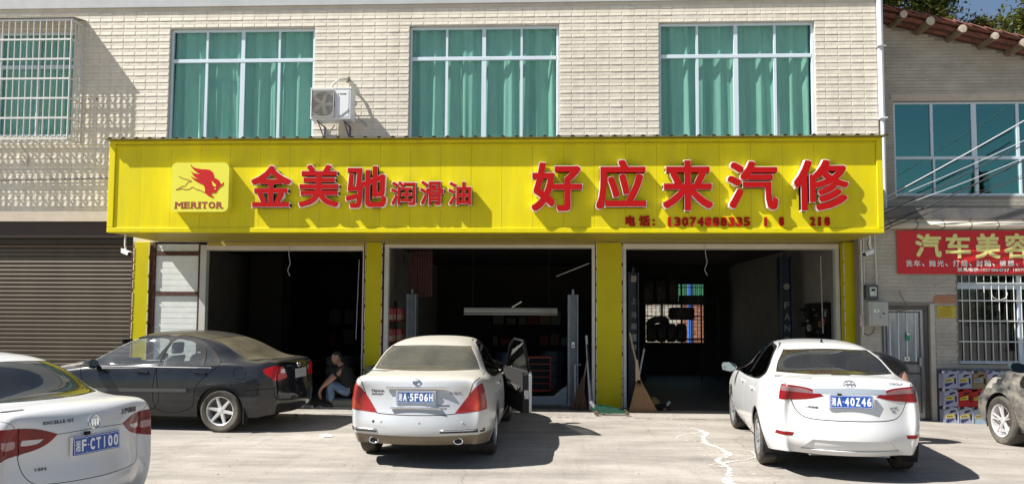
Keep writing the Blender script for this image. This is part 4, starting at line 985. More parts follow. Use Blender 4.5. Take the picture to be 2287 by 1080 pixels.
def cutpoly(bm, view, P, S, side=0):
    m = .01; pr = VIEW[view]; PX0, PX1 = min(q[0] for q in P)-m, max(q[0] for q in P)+m; PY0, PY1 = min(q[1] for q in P)-m, max(q[1] for q in P)+m
    def info(f_):
        q = [pr(v.co) for v in f_.verts]; xs = [u[0] for u in q]; ys = [u[1] for u in q]
        return (min(xs), max(xs), min(ys), max(ys), q)
    cand = {}
    for f_ in bm.faces:
        if vok(view, f_, S):
            i = info(f_)
            if i[1] > PX0 and i[0] < PX1 and i[3] > PY0 and i[2] < PY1: cand[f_] = i
    for a, b in zip(P, P[1:]+P[:1]):
        dx, dy = b[0]-a[0], b[1]-a[1]; L = math.hypot(dx, dy)
        if L < 1e-5: continue
        nx, ny = -dy/L, dx/L
        if view in ('side', 'plan'): co = Vector((a[0], 0, a[1])); no = Vector((nx, 0, ny))
        elif view in ('rear', 'front'): co = Vector((0, a[0], a[1])); no = Vector((0, nx, ny))
        else: co = Vector((a[0], a[1], 0)); no = Vector((nx, ny, 0))
        x0, x1 = min(a[0], b[0])-m, max(a[0], b[0])+m; y0, y1 = min(a[1], b[1])-m, max(a[1], b[1])+m; fs = []
        for f_, (fx0, fx1, fy0, fy1, q) in cand.items():
            if fx1 < x0 or fx0 > x1 or fy1 < y0 or fy0 > y1: continue
            ds = [(u[0]-a[0])*nx+(u[1]-a[1])*ny for u in q]
            if min(ds) > -1e-5 or max(ds) < 1e-5: continue
            fs.append(f_)
        if fs:
            g = set(fs)
            for f_ in fs: g.update(f_.edges); g.update(f_.verts); del cand[f_]
            r = bmesh.ops.bisect_plane(bm, geom=list(g), plane_co=co, plane_no=no, dist=1e-5)
            for f_ in {e for e in r['geom'] if isinstance(e, bmesh.types.BMFace)} | {f2 for e in r['geom_cut'] if isinstance(e, bmesh.types.BMEdge) for f2 in e.link_faces}:
                if f_.is_valid: f_.normal_update(); cand[f_] = info(f_)
def mirror_poly(P): return [(-x, y) for x, y in P]
def strip(P, w):
    """closed thin polygon along an open polyline"""
    L = []; Rr = []
    for i, p in enumerate(P):
        a = P[max(i-1, 0)]; b = P[min(i+1, len(P)-1)]; d = math.dist(a, b) or 1; nx, ny = -(b[1]-a[1])/d*w/2, (b[0]-a[0])/d*w/2
        L.append((p[0]+nx, p[1]+ny)); Rr.append((p[0]-nx, p[1]-ny))
    return L+Rr[::-1]
def build_car(root, S, regions, mats):
    """regions: ordered list of (label, [(view, poly)...], side filter); later ones win. Splits the shell into one mesh per label and side."""
    bm = car_surface(S, S.get('level', 2))
    for (lab, conds, sf) in regions:
        for (view, P) in conds: cutpoly(bm, view, P, S)
    bm.normal_update()
    bm.verts.ensure_lookup_table()
    groups = {}
    for f_ in bm.faces:
        c = f_.calc_center_median(); lab = 'body'; sd = 0
        for (l, conds, sf) in regions:
            if sf and (c.y > 0) != (sf > 0): continue
            if all(vok(v, f_, S) and inpoly(*VIEW[v](c), P) for v, P in conds): lab = l; sd = sf
        groups.setdefault(lab, []).append(f_)
    vn = {v.index: v.normal.copy() for v in bm.verts}
    objs = {}
    for lab, fs in groups.items():
        if lab == 'hole': continue
        name, mk, off = S['parts'].get(lab, (lab, 'paint', 0))
        # one mesh per connected side where the label says so
        sides = [(0, fs)]
        if lab in S.get('split', ()): sides = [(1, [f_ for f_ in fs if f_.calc_center_median().y > 0]), (-1, [f_ for f_ in fs if f_.calc_center_median().y <= 0])]
        for sgn, fl in sides:
            if not fl: continue
            idx = {}; vs = []; ns = []; F = []
            for f_ in fl:
                q = []
                for v in f_.verts:
                    if v.index not in idx:
                        idx[v.index] = len(vs); nn = vn[v.index]; vs.append(v.co+nn*off); ns.append(nn)
                    q.append(idx[v.index])
                F.append(tuple(q))
            # rim so that the piece has thickness
            ed = {}
            for q in F:
                for a, b in zip(q, q[1:]+q[:1]):
                    if (b, a) in ed: del ed[(b, a)]
                    else: ed[(a, b)] = 1
            nv0 = len(vs); rim = {}
            for a, b in ed:
                for k in (a, b):
                    if k not in rim: rim[k] = len(vs); vs.append(vs[k]-ns[k]*.014); ns.append(ns[k])
            Fr = [(b, a, rim[a], rim[b]) for a, b in ed]
            me = bpy.data.meshes.new(name); me.from_pydata([tuple(v) for v in vs], [], F+Fr)
            me.polygons.foreach_set('use_smooth', [True]*len(F)+[False]*len(Fr))
            mm = mats[mk]; me.materials.append(mm); me.update()
            ln = []
            fn = [f_.normal for f_ in fl]
            for pi, p in enumerate(me.polygons):
                for li in p.loop_indices:
                    vi = me.loops[li].vertex_index
                    ln.append(ns[vi] if pi < len(F) else p.normal)
            me.normals_split_custom_set([tuple(x) for x in ln])
            o = bpy.data.objects.new(name, me); C.objects.link(o); o.parent = objs.get('_'+S.get('child', {}).get(lab, ''), root)
            objs.setdefault(lab, []).append(o)
    bm.free(); return objs
m_tyre = mat('tyre_rubber', (.028, .026, .024), rough=.85, var=.3, vscale=8, bump=.2, bscale=60, dirt=(.14, .115, .085, .55), dscale=3)
m_tyred = mat('dusty_tyre', (.10, .09, .072), rough=.95, var=.5, vscale=5, bump=.2, bscale=60, col2=(.03, .027, .024))
m_rim = mat('alloy_rim', (.52, .52, .52), rough=.3, metal=.75, var=.15, vscale=8)
m_under = mat('underbody_black', (.012, .012, .013), rough=.9)
m_trimb = mat('black_trim', (.012, .012, .013), rough=.55, spec=.12)
m_chrome = mat('chrome', (.75, .75, .76), rough=.12, metal=1)
def wheel(parent, x, y, rad, w, side, spokes=7, steer=0, style='double', z=None, rimr=None, mtl=None, tm=None):
    """side=+1: outer face towards +y"""
    z = rad if z is None else z; rimr = rimr or rad*.68
    rt = MB(); s = side
    prof = [(rimr*.96, -w*.42), (rimr*1.02, -w*.46), (rad*.90, -w*.5), (rad*.97, -w*.43), (rad, -w*.33), (rad, w*.33), (rad*.97, w*.43), (rad*.90, w*.5), (rimr*1.02, w*.46), (rimr*.96, w*.40)]
    rt.lathe([(a, b*s) for a, b in prof], 40, 'y')
    root = rt.obj('tyre', tm or m_tyre, parent, smooth=True); root.location = (x, y, z); root.rotation_euler = (0, 0, steer)
    mb = MB(); mb.lathe([(rimr*.985, w*.47*s), (rimr*.93, w*.43*s), (rimr*.90, w*.1*s), (rimr*.88, -w*.3*s)], 36, 'y')
    yo = w*.40*s; n = spokes
    for k in range(n):
        for dd in ((-.11, .11) if style == 'double' else (0,)):
            a = 2*math.pi*k/n+.2; a1 = a+dd*.35; a2 = a+dd*(1.5 if style == 'double' else 1)
            p0 = Vector((math.cos(a1)*rimr*.14, yo*.82, math.sin(a1)*rimr*.14)); p1 = Vector((math.cos(a2)*rimr*.94, yo*1.02, math.sin(a2)*rimr*.94))
            d = p1-p0; wv = Vector((-math.sin(a), 0, math.cos(a))); w0, w1 = (.13, .075) if style == 'double' else ((.30, .20) if n <= 6 else ((.17, .11) if n < 9 else (.12, .07)))
            w0 *= rimr; w1 *= rimr; t = Vector((0, -.022*s, 0))
            V = [p0-wv*w0/2+t, p0+wv*w0/2+t, p1+wv*w1/2+t, p1-wv*w1/2+t, p0-wv*w0*.34, p0+wv*w0*.34, p1+wv*w1*.3, p1-wv*w1*.3]
            mb.add(V, [(0, 3, 2, 1), (4, 5, 6, 7), (0, 1, 5, 4), (1, 2, 6, 5), (2, 3, 7, 6), (3, 0, 4, 7)])
    mb.lathe([(0, yo*.93), (rimr*.10, yo*.93), (rimr*.20, yo*.86), (rimr*.22, yo*.5)], 24, 'y')
    for k in range(5): a = 2*math.pi*k/5; mb.lathe([(0, yo*.88), (rimr*.035, yo*.87), (rimr*.04, yo*.7)], 8, 'y', (rimr*.155*math.cos(a), 0, rimr*.155*math.sin(a)))
    o = mb.obj('rim', mtl or m_rim, parent, smooth=True); o.parent = root
    MB().lathe([(0, -w*.1*s), (rimr*.62, -w*.1*s), (rimr*.66, -w*.16*s)], 28, 'y').obj('brake_disc', mat('brake_disc', (.16, .14, .13), rough=.45, metal=.7), root)
    MB().lathe([(0, -w*.3*s), (rimr*.9, -w*.3*s)], 24, 'y').obj('wheel_back', m_under, root)
    return root
def plate_obj(parent, text, M_, base=(.01, .07, .36), char=(.8, .82, .85), w=.44, h=.14, layout=None):
    """number plate in local xz plane (faces -y), then transformed by M_"""
    mb = MB().prism(rrect(-w/2, w/2, -h/2, h/2, .012, 3), 0, .006)
    o = mb.obj('number_plate', mat('plate_%d_%d' % (base[0]*100, base[2]*100), base, rough=.35, var=.06, vscale=10), parent); o.matrix_local = M_
    fr = MB()
    for (a, b, c, d) in [(-w/2+.006, w/2-.006, h/2-.010, h/2-.007), (-w/2+.006, w/2-.006, -h/2+.007, -h/2+.010), (-w/2+.006, -w/2+.009, -h/2+.01, h/2-.01), (w/2-.009, w/2-.006, -h/2+.01, h/2-.01)]: fr.box(a, b, -.0015, -.0002, c, d)
    x = -w/2+.0155; cw = .045; gp_ = .012
    for i, ch in enumerate(text):
        if ch == '·': fr.text('.', x+.000, x+.012, -.006, .006, -.0018, bold=.0); x += .022; continue
        nar = ch in '1I'
        fr.text(ch, x+(.016 if nar else 0), x+cw-(.016 if nar else 0), -.045, .045, -.002, bold=.0035 if ch.isascii() else .0015); x += cw+gp_
    fr.obj('characters', mat('plate_white' if char[0] > .5 else 'plate_dark', char, rough=.4), o)
    for x in (-.1, .1):
        for z in (-.058, .058): MB().lathe([(0, -.006), (.007, -.005), (.008, 0)], 8, 'y', (x, 0, z)).obj('bolt', m_steel, o)
    return o
def rearM(x, y, z, tilt=0):
    """matrix that maps the xz drawing plane (facing -y) onto the car rear (facing -x); drawing +x -> car -y"""
    M_ = Matrix(((0, 1, 0, x), (-1, 0, 0, y), (0, 0, 1, z), (0, 0, 0, 1)))
    return M_ @ Matrix.Rotation(tilt, 4, 'X')
def common(root, S, colr):
    """underbody, wheel wells, interior and seats"""
    L, W = S['L'], S['W']; r_ = S['ra']; f_ = S['fa']; wr = S['wr']; hw = W/2
    u = MB(); a0, a1 = r_-wr-.08, r_+wr+.08; b0, b1 = f_-wr-.08, f_+wr+.08; zb = S['zb']
    for (p, q, e) in [(.40, a0, .24), (a1, b0, .10), (b1, L-.45, .26)]: u.box(p, q, -hw+e, hw-e, zb+.01, zb+.16)
    u.box(a0, a1, -hw+.30, hw-.30, zb+.02, .60).box(b0, b1, -hw+.30, hw-.30, zb+.02, .60)
    for c in (r_, f_):
        for s in (-1, 1):
            pr = [(math.cos(t)*(wr+.05)+c, math.sin(t)*(wr+.05)+wr-.0) for t in lin(-.35, math.pi+.35, 16)]
            V = []
            for (x, z) in pr: V += [(x, s*(hw-.035), max(z, .12)), (x, s*(hw-.36), max(z, .12))]
            u.add(V, [(2*i, 2*i+1, 2*i+3, 2*i+2) for i in range(len(pr)-1)])
            V = [(c, s*(hw-.31), wr)]+[(x, s*(hw-.31), max(z, .12)) for x, z in pr]; u.add(V, [(0, i, i+1) for i in range(1, len(pr))])
    u.obj('underbody', m_under, root)
    m_in = mat('cabin_'+colr, {'grey': (.10, .095, .088), 'beige': (.30, .26, .20), 'dark': (.045, .043, .042)}[colr], rough=.85)
    c = MB(); zf = .32
    c.box(a0+.3, b0+.2, -hw+.13, hw-.13, zf-.05, zf)                     # floor
    c.box(S['cab'][0]-.45, S['cab'][0]+.12, -hw+.16, hw-.16, S['belt']-.10, S['belt']-.055)       # parcel shelf
    c.box(S['cab'][1]-.15, S['cab'][1]+.45, -hw+.16, hw-.16, S['belt']-.28, S['belt']-.06)        # dashboard
    c.obj('cabin_trim', m_in, root)
    for s in (-1, 1): MB().box(S['cab'][0]-.3, S['cab'][1]+.2, s*(hw-.12)-.012, s*(hw-.12)+.012, zf, S['belt']-.10).obj('door_card', m_in, root)
    def seat(x, y, w):
        t = MB(); t.obox((x+.22, y, zf+.18), (.25, 0, .02), (0, w, 0), (0, 0, .085)); t.obox((x-.06, y, zf+.48), (.065, 0, -.02), (0, w*.95, 0), (-.09, 0, .30))
        o = t.obj('seat', m_in, root); bevel(o, .05, 3)
        for hy in ((0,) if w < .4 else (-w*.55, w*.55)):
            h_ = MB().obox((x-.175, y+hy, zf+.90), (.045, 0, 0), (0, .125, 0), (-.01, 0, .09)); q = h_.obj('headrest', m_in, o); bevel(q, .035, 3)
    sx = S['cab'][0]; seat(sx+.40, 0, hw-.22); seat(S['cab'][1]-1.02, .37, .235); seat(S['cab'][1]-1.02, -.37, .235)
    st = MB(); cx, cy, cz_ = S['cab'][1]-.34, .37, S['belt']-.08
    st.tube([(cx+.06*math.sin(a)*-1, cy+.18*math.cos(a), cz_+.17*math.sin(a)) for a in lin(0, 2*math.pi, 20)], .014, 6, cap=False).obj('steering_wheel', m_trimb, root)
    o = MB().obox((S['cab'][1]-.10, 0, S['H']-.19), (.012, 0, 0), (0, .12, 0), (0, 0, .035)).obj('inside_mirror', m_trimb, root)
def mirror_(root, x, y, z, s, m_paint, gl=None):
    """door mirror; s = side; housing tapers outwards"""
    o = MB()
    P = [(0, 0), (.03, .045), (.11, .075), (.20, .07), (.225, .03), (.21, -.045), (.10, -.07), (.02, -.05)]
    mb = MB(); n = len(P); vs = [(-.045, s*a, b) for a, b in P]+[(.05, s*(.02+a*.85), b*.8) for a, b in P]+[(.085, s*(.05+a*.55), b*.4) for a, b in P]
    mb.add(vs, [(i, (i+1) % n, n+(i+1) % n, n+i) for i in range(n)]+[(n+i, n+(i+1) % n, 2*n+(i+1) % n, 2*n+i) for i in range(n)]+[tuple(range(2*n, 3*n))])
    q = mb.obj('door_mirror', m_paint, root, smooth='all'); q.location = (x, y, z)
    mb = MB(); vs = [(-.043, s*(.012+a*.93), b*.93) for a, b in P]; mb.add(vs, [tuple(range(n))]); mb.obj('mirror_glass', mat('mirror_glass', (.28, .34, .36), rough=.05, metal=1), q)
    MB().box(-.03, .04, -.05 if s > 0 else -.04, .04 if s > 0 else .05, -.05, -.02).obj('bracket', m_trimb, q)
    return q
def door_handle(root, x, y, z, s, m):
    o = MB().obox((x, y+s*.022, z), (.095, 0, .006), (0, .008, 0), (0, 0, .013)).obox((x+.075, y+s*.006, z), (.014, 0, 0), (0, .018, 0), (0, 0, .012)).obox((x-.075, y+s*.006, z), (.014, 0, 0), (0, .018, 0), (0, 0, .012)).obj('door_handle', m, root); bevel(o, .006, 2); return o
from mathutils.bvhtree import BVHTree
_bvh = {}
def bvh(objs):
    k = id(objs)
    if k not in _bvh:
        V = []; F = []
        for ol in objs.values():
            for o in ol:
                if o.name.startswith('panel_gap'): continue
                n = len(V); V += [v.co.copy() for v in o.data.vertices]; F += [tuple(i+n for i in q.vertices) for q in o.data.polygons]
        _bvh[k] = (BVHTree.FromPolygons(V, F), objs)
    return _bvh[k][0]
def ysurf(objs, x, z):
    """outer half-width of the shell at (x, z)"""
    h_ = bvh(objs).ray_cast(Vector((x, 2, z)), Vector((0, -1, 0))); return h_[0].y if h_[0] else .8
def xsurf(objs, y, z):
    """rearmost point of the shell at (y, z)"""
    h_ = bvh(objs).ray_cast(Vector((-1, y, z)), Vector((1, 0, 0))); return h_[0].x if h_[0] else .1
m_badge = mat('dark_badge', (.10, .10, .11), rough=.4)
def badge_text(parent, s, x, y, z, w, h, m, bold=.0025, tilt=0, name='badge', ob=None):
    """lettering laid onto the curved shell"""
    mb = MB().text(s, -w/2, w/2, -h/2, h/2, 0, bold=min(bold, h*.05)); V = []
    for i, (a, q, c) in enumerate(mb.v): V.append((xsurf(ob, y-a, z+c)-.0025-q*2, y-a, z+c))
    mb.v = V; return mb.obj(name, m_badge, parent)
# generic sedan station table: fractions measured on the real body styles
def sedan(L, W, H, ra, fa, wr, rearx, frontx, deck_z, belt_r, belt_f, hood_z, c_base, roof_r, roof_f, a_base, yr, zb=.21, nose_z=.66, tt=.86):
    hw = W/2
    st = [ # x, hw, zb, zs(shoulder), zc(centre), g, yr
        (.14, hw*tt, zb+.05, deck_z-.055, deck_z-.01, 0, yr),
        (.34, hw*(tt+.085 if tt > .82 else tt+.105), zb+.03, deck_z-.03, deck_z+.012, 0, yr),
        (c_base-.10, hw*(.99 if tt > .82 else .965), zb, belt_r+.0, deck_z+.02, .0, yr),
        (c_base+.10, hw, zb, belt_r, deck_z+.075, .35, yr+.10),
        ((c_base+roof_r)/2, hw, zb, belt_r, lerp(deck_z+.03, H, .60), .95, yr+.05),
        (roof_r-.06, hw, zb, belt_r-.005, H-.045, 1, yr+.02),
        (roof_r+.25, hw, zb, belt_r-.01, H-.008, 1, yr),
        ((roof_r+roof_f)/2+.1, hw, zb, (belt_r+belt_f)/2, H, 1, yr),
        (roof_f-.12, hw, zb, belt_f+.01, H-.02, 1, yr-.005),
        (roof_f+.12, hw, zb, belt_f, H-.085, 1, yr+.01),
        ((roof_f+a_base)/2+.02, hw, zb, belt_f, lerp(H, hood_z+.06, .52), .97, yr+.05),
        (a_base-.08, hw, zb, belt_f-.01, hood_z+.11, .5, yr+.12),
        (a_base+.12, hw, zb, belt_f-.035, hood_z+.045, .0, yr),
        (a_base+.55, hw*.995, zb, belt_f-.075, hood_z, 0, yr),
        (L-.42, hw*.95, zb+.02, nose_z+.06, nose_z+.135, 0, yr),
        (L-.16, hw*.86, zb+.04, nose_z-.02, nose_z+.03, 0, yr)]
    return dict(st=st, L=L, W=W, H=H, ra=ra, fa=fa, wr=wr, rear=rearx, front=frontx, belt=belt_f-.0, zb=zb, cab=(c_base+.35, a_base-.15))
def arch(cx, r_, z0): return [(cx+r_*math.cos(a), z0+r_*math.sin(a)) for a in lin(-.75, math.pi+.75, 22)]
# ---- paints
m_pw = mat('white_car_paint', (.64, .64, .635), rough=.22, spec=.5, coat=.6)
m_pw2 = dusty_top(mat('silver_white_paint_dusty', (.52, .53, .535), rough=.28, metal=.25, var=.05, vscale=3, coat=.3, dirt=(.45, .41, .34, .35), dscale=2.2), (.43, .39, .31), .75, .35, .9)
m_pb = mat('black_car_paint_dusty', (.009, .010, .013), rough=.15, spec=.4, coat=.5, dirt=(.06, .055, .045, .30), dscale=1.8)
dusty_top(m_pb, (.20, .18, .14), .30, .6, .98)
m_pg = mat('dark_blue_grey_paint', (.035, .038, .045), rough=.25, coat=.5)
m_lred2 = mat('tail_lamp_red', (.19, .003, .005), rough=.18, spec=.35, coat=.15)
m_lorg = mat('tail_lamp_amber', (.55, .13, .03), rough=.15, coat=.6)
m_lclr = mat('tail_lamp_clear', (.55, .50, .50), rough=.12, coat=.8)
m_ldk = mat('tail_lamp_smoke', (.10, .012, .015), rough=.12, coat=.8)
g_dust = glass('rear_glass_dusty', (.42, .42, .38), fac=.05, rough=.06, dust=(.22, .205, .155, .42))
g_rear = glass('rear_glass_dark', (.30, .31, .29), fac=.07, rough=.03, dust=(.20, .19, .16, .12))
g_side = glass('side_glass_dark', (.10, .11, .11), fac=.04, rough=.02)
g_clear = glass('side_glass_clear', (.88, .92, .91), fac=.05, rough=.02, dust=(.25, .26, .26, .16))
def rear_fix(P): return P
def sym(lab, polyL, view='rear', extra=None):
    """same region mirrored onto both sides"""
    out = [(lab, [(view, polyL)]+(extra or []), 1)]
    out.append((lab, [(view, mirror_poly(polyL))]+(extra or []), -1)); return out
PARTS = {'insert': ('bumper_insert', 'paint', -.016), 'hole': ('hole', 'dark', 0), 'glass_s': ('side_window', 'gs', -.006), 'glass_r': ('rear_window', 'gr', -.004), 'glass_f': ('windscreen', 'gf', -.004),
         'lamp': ('tail_lamp', 'lamp', .004), 'lamp2': ('tail_lamp', 'lamp2', .006), 'lamp3': ('tail_lamp', 'lamp3', .007), 'seam': ('panel_gap', 'dark', -.008), 'trunk': ('boot_lid', 'paint', 0), 'bumper': ('bumper', 'paint', .001),
         'door_f': ('door', 'paint', 0), 'door_r': ('door', 'paint', 0), 'trim': ('window_trim', 'trim', .002), 'low': ('lower_bumper', 'low', -.004), 'refl': ('reflector', 'lamp', .003), 'cap': ('fuel_flap', 'paint', .001), 'head': ('headlamp', 'head', .003), 'band': ('garnish', 'chrome', .004), 'hood': ('bonnet', 'paint', 0), 'strip': ('side_moulding', 'trimp', .010)}
SPLIT = ('glass_s', 'lamp', 'lamp2', 'lamp3', 'door_f', 'door_r', 'refl', 'trim', 'head', 'strip')

def side_regions(S, win, pillar, fd, rd, seam=.009):
    """win: list of window polys (side view); fd/rd: door outlines; arches as holes"""
    R_ = []
    for lab, P in (('door_f', fd), ('door_r', rd)):
        P = smooth_poly(P, 5); R_.append((lab, [('side', P)], 0))
    for P in (fd, rd):
        P = smooth_poly(P, 5); R_.append(('seam', [('side', strip(P+P[:1], seam))], 0))
    for P in pillar: R_.append(('trim', [('side', smooth_poly(P, 5))], 0))
    for P in win: R_.append(('glass_s', [('side', smooth_poly(P, 5))], 0))
    for c in (S['ra'], S['fa']): R_.append(('hole', [('side', arch(c, S['wr']+.045, S['wr']))], 0))
    return R_

# ======================== white saloon on the right (three-quarter rear view)
def white_saloon():
    L, W, H = 4.63, 1.775, 1.475
    S = sedan(L, W, H, .98, 3.68, .325,
        [(.09, .34, .28), (-.02, .24, .38), (-.01, .22, .54), (.05, .26, .70), (.065, .26, .90)],
        [(L-.03, L-.26, .24), (L, L-.2, .36), (L, L-.2, .48), (L-.03, L-.24, .58), (L-.10, L-.28, .66)],
        1.105, 1.01, .945, .985, .66, 1.30, 2.55, 3.42, .56, zb=.25, tt=.79)
    S['parts'] = PARTS; S['split'] = SPLIT
    root = thing('parked_car', 'clean white saloon parked nose-in at the right bay with blue plate 湘A 40Z46', 'car', (3.32, -5.958, .012), R(90-7.3), 'cars parked in front of the workshop'); root.rotation_euler = (0, -R(.9), R(90-7.3))
    win = [[(2.22, .96), (2.20, 1.10), (2.10, 1.37), (2.6, 1.385), (3.0, 1.27), (3.36, 1.02), (3.34, .965)],
           [(1.30, 1.02), (1.10, 1.07), (1.14, 1.14), (1.46, 1.34), (1.80, 1.385), (2.02, 1.38), (2.12, 1.10), (2.15, .965, 1), (1.7, .98)]]
    out = [[(1.26, 1.00), (1.02, 1.06), (1.08, 1.15), (1.42, 1.36), (1.85, 1.41), (2.55, 1.41), (3.02, 1.30), (3.48, 1.0), (3.44, .95), (2.4, .95)]]
    Rg = side_regions(S, win, out, [(2.18, .36), (2.17, .9), (2.19, 1.10), (2.08, 1.40), (2.6, 1.42), (3.05, 1.30), (3.42, 1.02), (3.36, .75), (3.26, .36)], [(1.36, .70), (1.22, .85), (1.06, 1.06), (1.1, 1.16), (1.42, 1.38), (2.02, 1.41), (2.16, 1.1), (2.15, .36), (1.48, .36)])
    # rear
    tl = smooth_poly([(.70, .675, 1), (.62, .70), (.40, .645), (.27, .60, 1), (.14, .44) if 0 else (.27, .60)], 4) if 0 else None
    Rg += [('glass_r', [('rear', smooth_poly([(-.66, 1.125, 1), (.66, 1.125, 1), (.60, 1.25), (.50, 1.375, 1), (0, 1.395), (-.50, 1.375, 1), (-.60, 1.25)], 5))], 0)]
    trunk = [(-.60, 1.10), (.60, 1.10), (.63, 1.02), (.59, .84), (.53, .73), (.40, .675), (0, .665), (-.40, .675), (-.53, .73), (-.59, .84), (-.63, 1.02)]
    P = smooth_poly(trunk, 4); Rg += [('trunk', [('rear', P)], 0), ('seam', [('rear', strip(P[3:]+P[:0], .010))], 0)]
    fm = [(-.05, .60), (.45, .60), (.45, 1.1), (-.05, 1.1)]
    lampP = smooth_poly([(.27, .925, 1), (.40, 1.0), (.62, 1.035), (1.0, 1.055, 1), (1.0, .895, 1), (.70, .87), (.45, .885)], 4)
    lim = [(-.2, .6), (.36, .6), (.30, 1.1), (-.2, 1.1)]
    lim = [('plan', [(-.3, .80), (.225, .80), (.275, 1.2), (-.3, 1.2)])]
    Rg += sym('lamp', lampP, extra=lim)
    Rg += sym('lamp2', smooth_poly([(.34, .945, 1), (.45, .995), (.60, 1.015), (.80, 1.03, 1), (.80, .975, 1), (.5, .955)], 3), extra=lim)
    Rg += sym('refl', [(.60, .475), (.76, .48), (.75, .52), (.58, .515)])
    Rg += [('insert', [('rear', [(-.52, .335), (-.40, .455), (.40, .455), (.52, .335)])], 0)]
    Rg += [('band', [('rear', [(-.38, .95), (.38, .95), (.38, 1.005), (.0, 1.015), (-.38, 1.005)])], 0)]
    Rg = [x for x in Rg]
    mats = dict(paint=m_pw, dark=m_under, gs=g_side, gr=g_rear, gf=g_rear, lamp=m_lred2, lamp2=mat('tail_lamp_rose', (.20, .10, .105), rough=.15, coat=.5), lamp3=m_ldk, trim=m_trimb, low=m_trimb, head=m_lclr, chrome=mat('satin_garnish', (.50, .54, .56), rough=.25, metal=.5), trimp=m_pw)
    Rg += [('glass_f', [('front', smooth_poly([(-.68, 1.02, 1), (.68, 1.02, 1), (.55, 1.36, 1), (-.55, 1.36, 1)], 4))], 0), ('head', [('front', [(.45, .62), (.95, .66), (.95, .78), (.5, .70)])], 0)]
    ob = build_car(root, S, Rg, mats); common(root, S, 'grey')
    for x, sd in ((.98, 1), (.98, -1), (3.68, 1), (3.68, -1)): wheel(root, x, sd*(W/2-.125), .32, .205, sd, 10, style='single', steer=R(3) if x > 2 else 0)
    for x in (1.30, 2.30):
        for s in (1, -1): door_handle(root, x+.08, s*ysurf(ob, x+.08, .87), .875, s, m_pw)
    for s in (1, -1): mirror_(root, 3.08, s*.86, 1.0, s, m_pw)
    px = xsurf(ob, 0, .86); plate_obj(root, '湘A·40Z46', rearM(px-.028, 0, .875, R(-3)))
    MB().obox((px-.008, 0, .875), (.015, 0, 0), (0, .235, 0), (0, 0, .075)).obj('plate_recess', m_pw, root)
    zx = xsurf(ob, 0, 1.0)
    mb = MB()
    for (a, b, n_) in ((.062, .042, 0), (.022, .038, 0), (.045, .018, .012)):
        Pq = [(a*math.cos(t), -.004, b*math.sin(t)+n_) for t in lin(0, 2*math.pi, 20)]; mb.tube(Pq, .006, 6, cap=False)
    o = mb.obj('emblem', m_chrome, root, smooth='all'); o.matrix_local = rearM(xsurf(ob, 0, 1.05)-.008, 0, 1.055, R(-8))
    badge_text(root, 'COROLLA', xsurf(ob, -.52, 1.05)-.006, -.50, 1.065, .15, .022, m_chrome, ob=ob)
    badge_text(root, '一汽丰田', xsurf(ob, .45, .80)-.006, .40, .80, .13, .026, m_steel, ob=ob); badge_text(root, '1.6 VVT', xsurf(ob, -.45, .80)-.006, -.46, .805, .09, .022, m_steel, ob=ob); badge_text(root, 'GL', xsurf(ob, -.45, .78)-.006, -.46, .77, .05, .018, m_steel, ob=ob)
    MB().obox((px-.014, .12, .945), (.012, 0, 0), (0, .022, 0), (0, 0, .016)).obj('camera', m_trimb, root)
    rz = 1.36
    o = MB().prism([(0, 0), (.12, 0), (.10, .02), (.02, .075), (0, .07)], -.008, .008).obj('antenna_fin', m_trimb, root); o.location = (1.42, 0, H-.055)
    # lower rear edge: diffuser, mud flaps, exhaust
    MB().obox((.24, 0, .285), (.04, 0, 0), (0, .42, 0), (.02, 0, .02)).obj('lower_bumper', m_gbox, root)
    for s in (1, -1): MB().box(.64, .652, s*.76-.09, s*.76+.07, .14, .34).obj('mud_flap', m_trimb, root); MB().box(3.31, 3.322, s*.78-.08, s*.78+.06, .14, .30).obj('mud_flap', m_trimb, root)
    o = MB().box(1.46, 1.50, .05, .14, 1.14, 1.35).box(1.46, 1.465, -.0, .18, 1.13, 1.17).obj('paper_note', m_wh, root)
    return root
white_saloon()

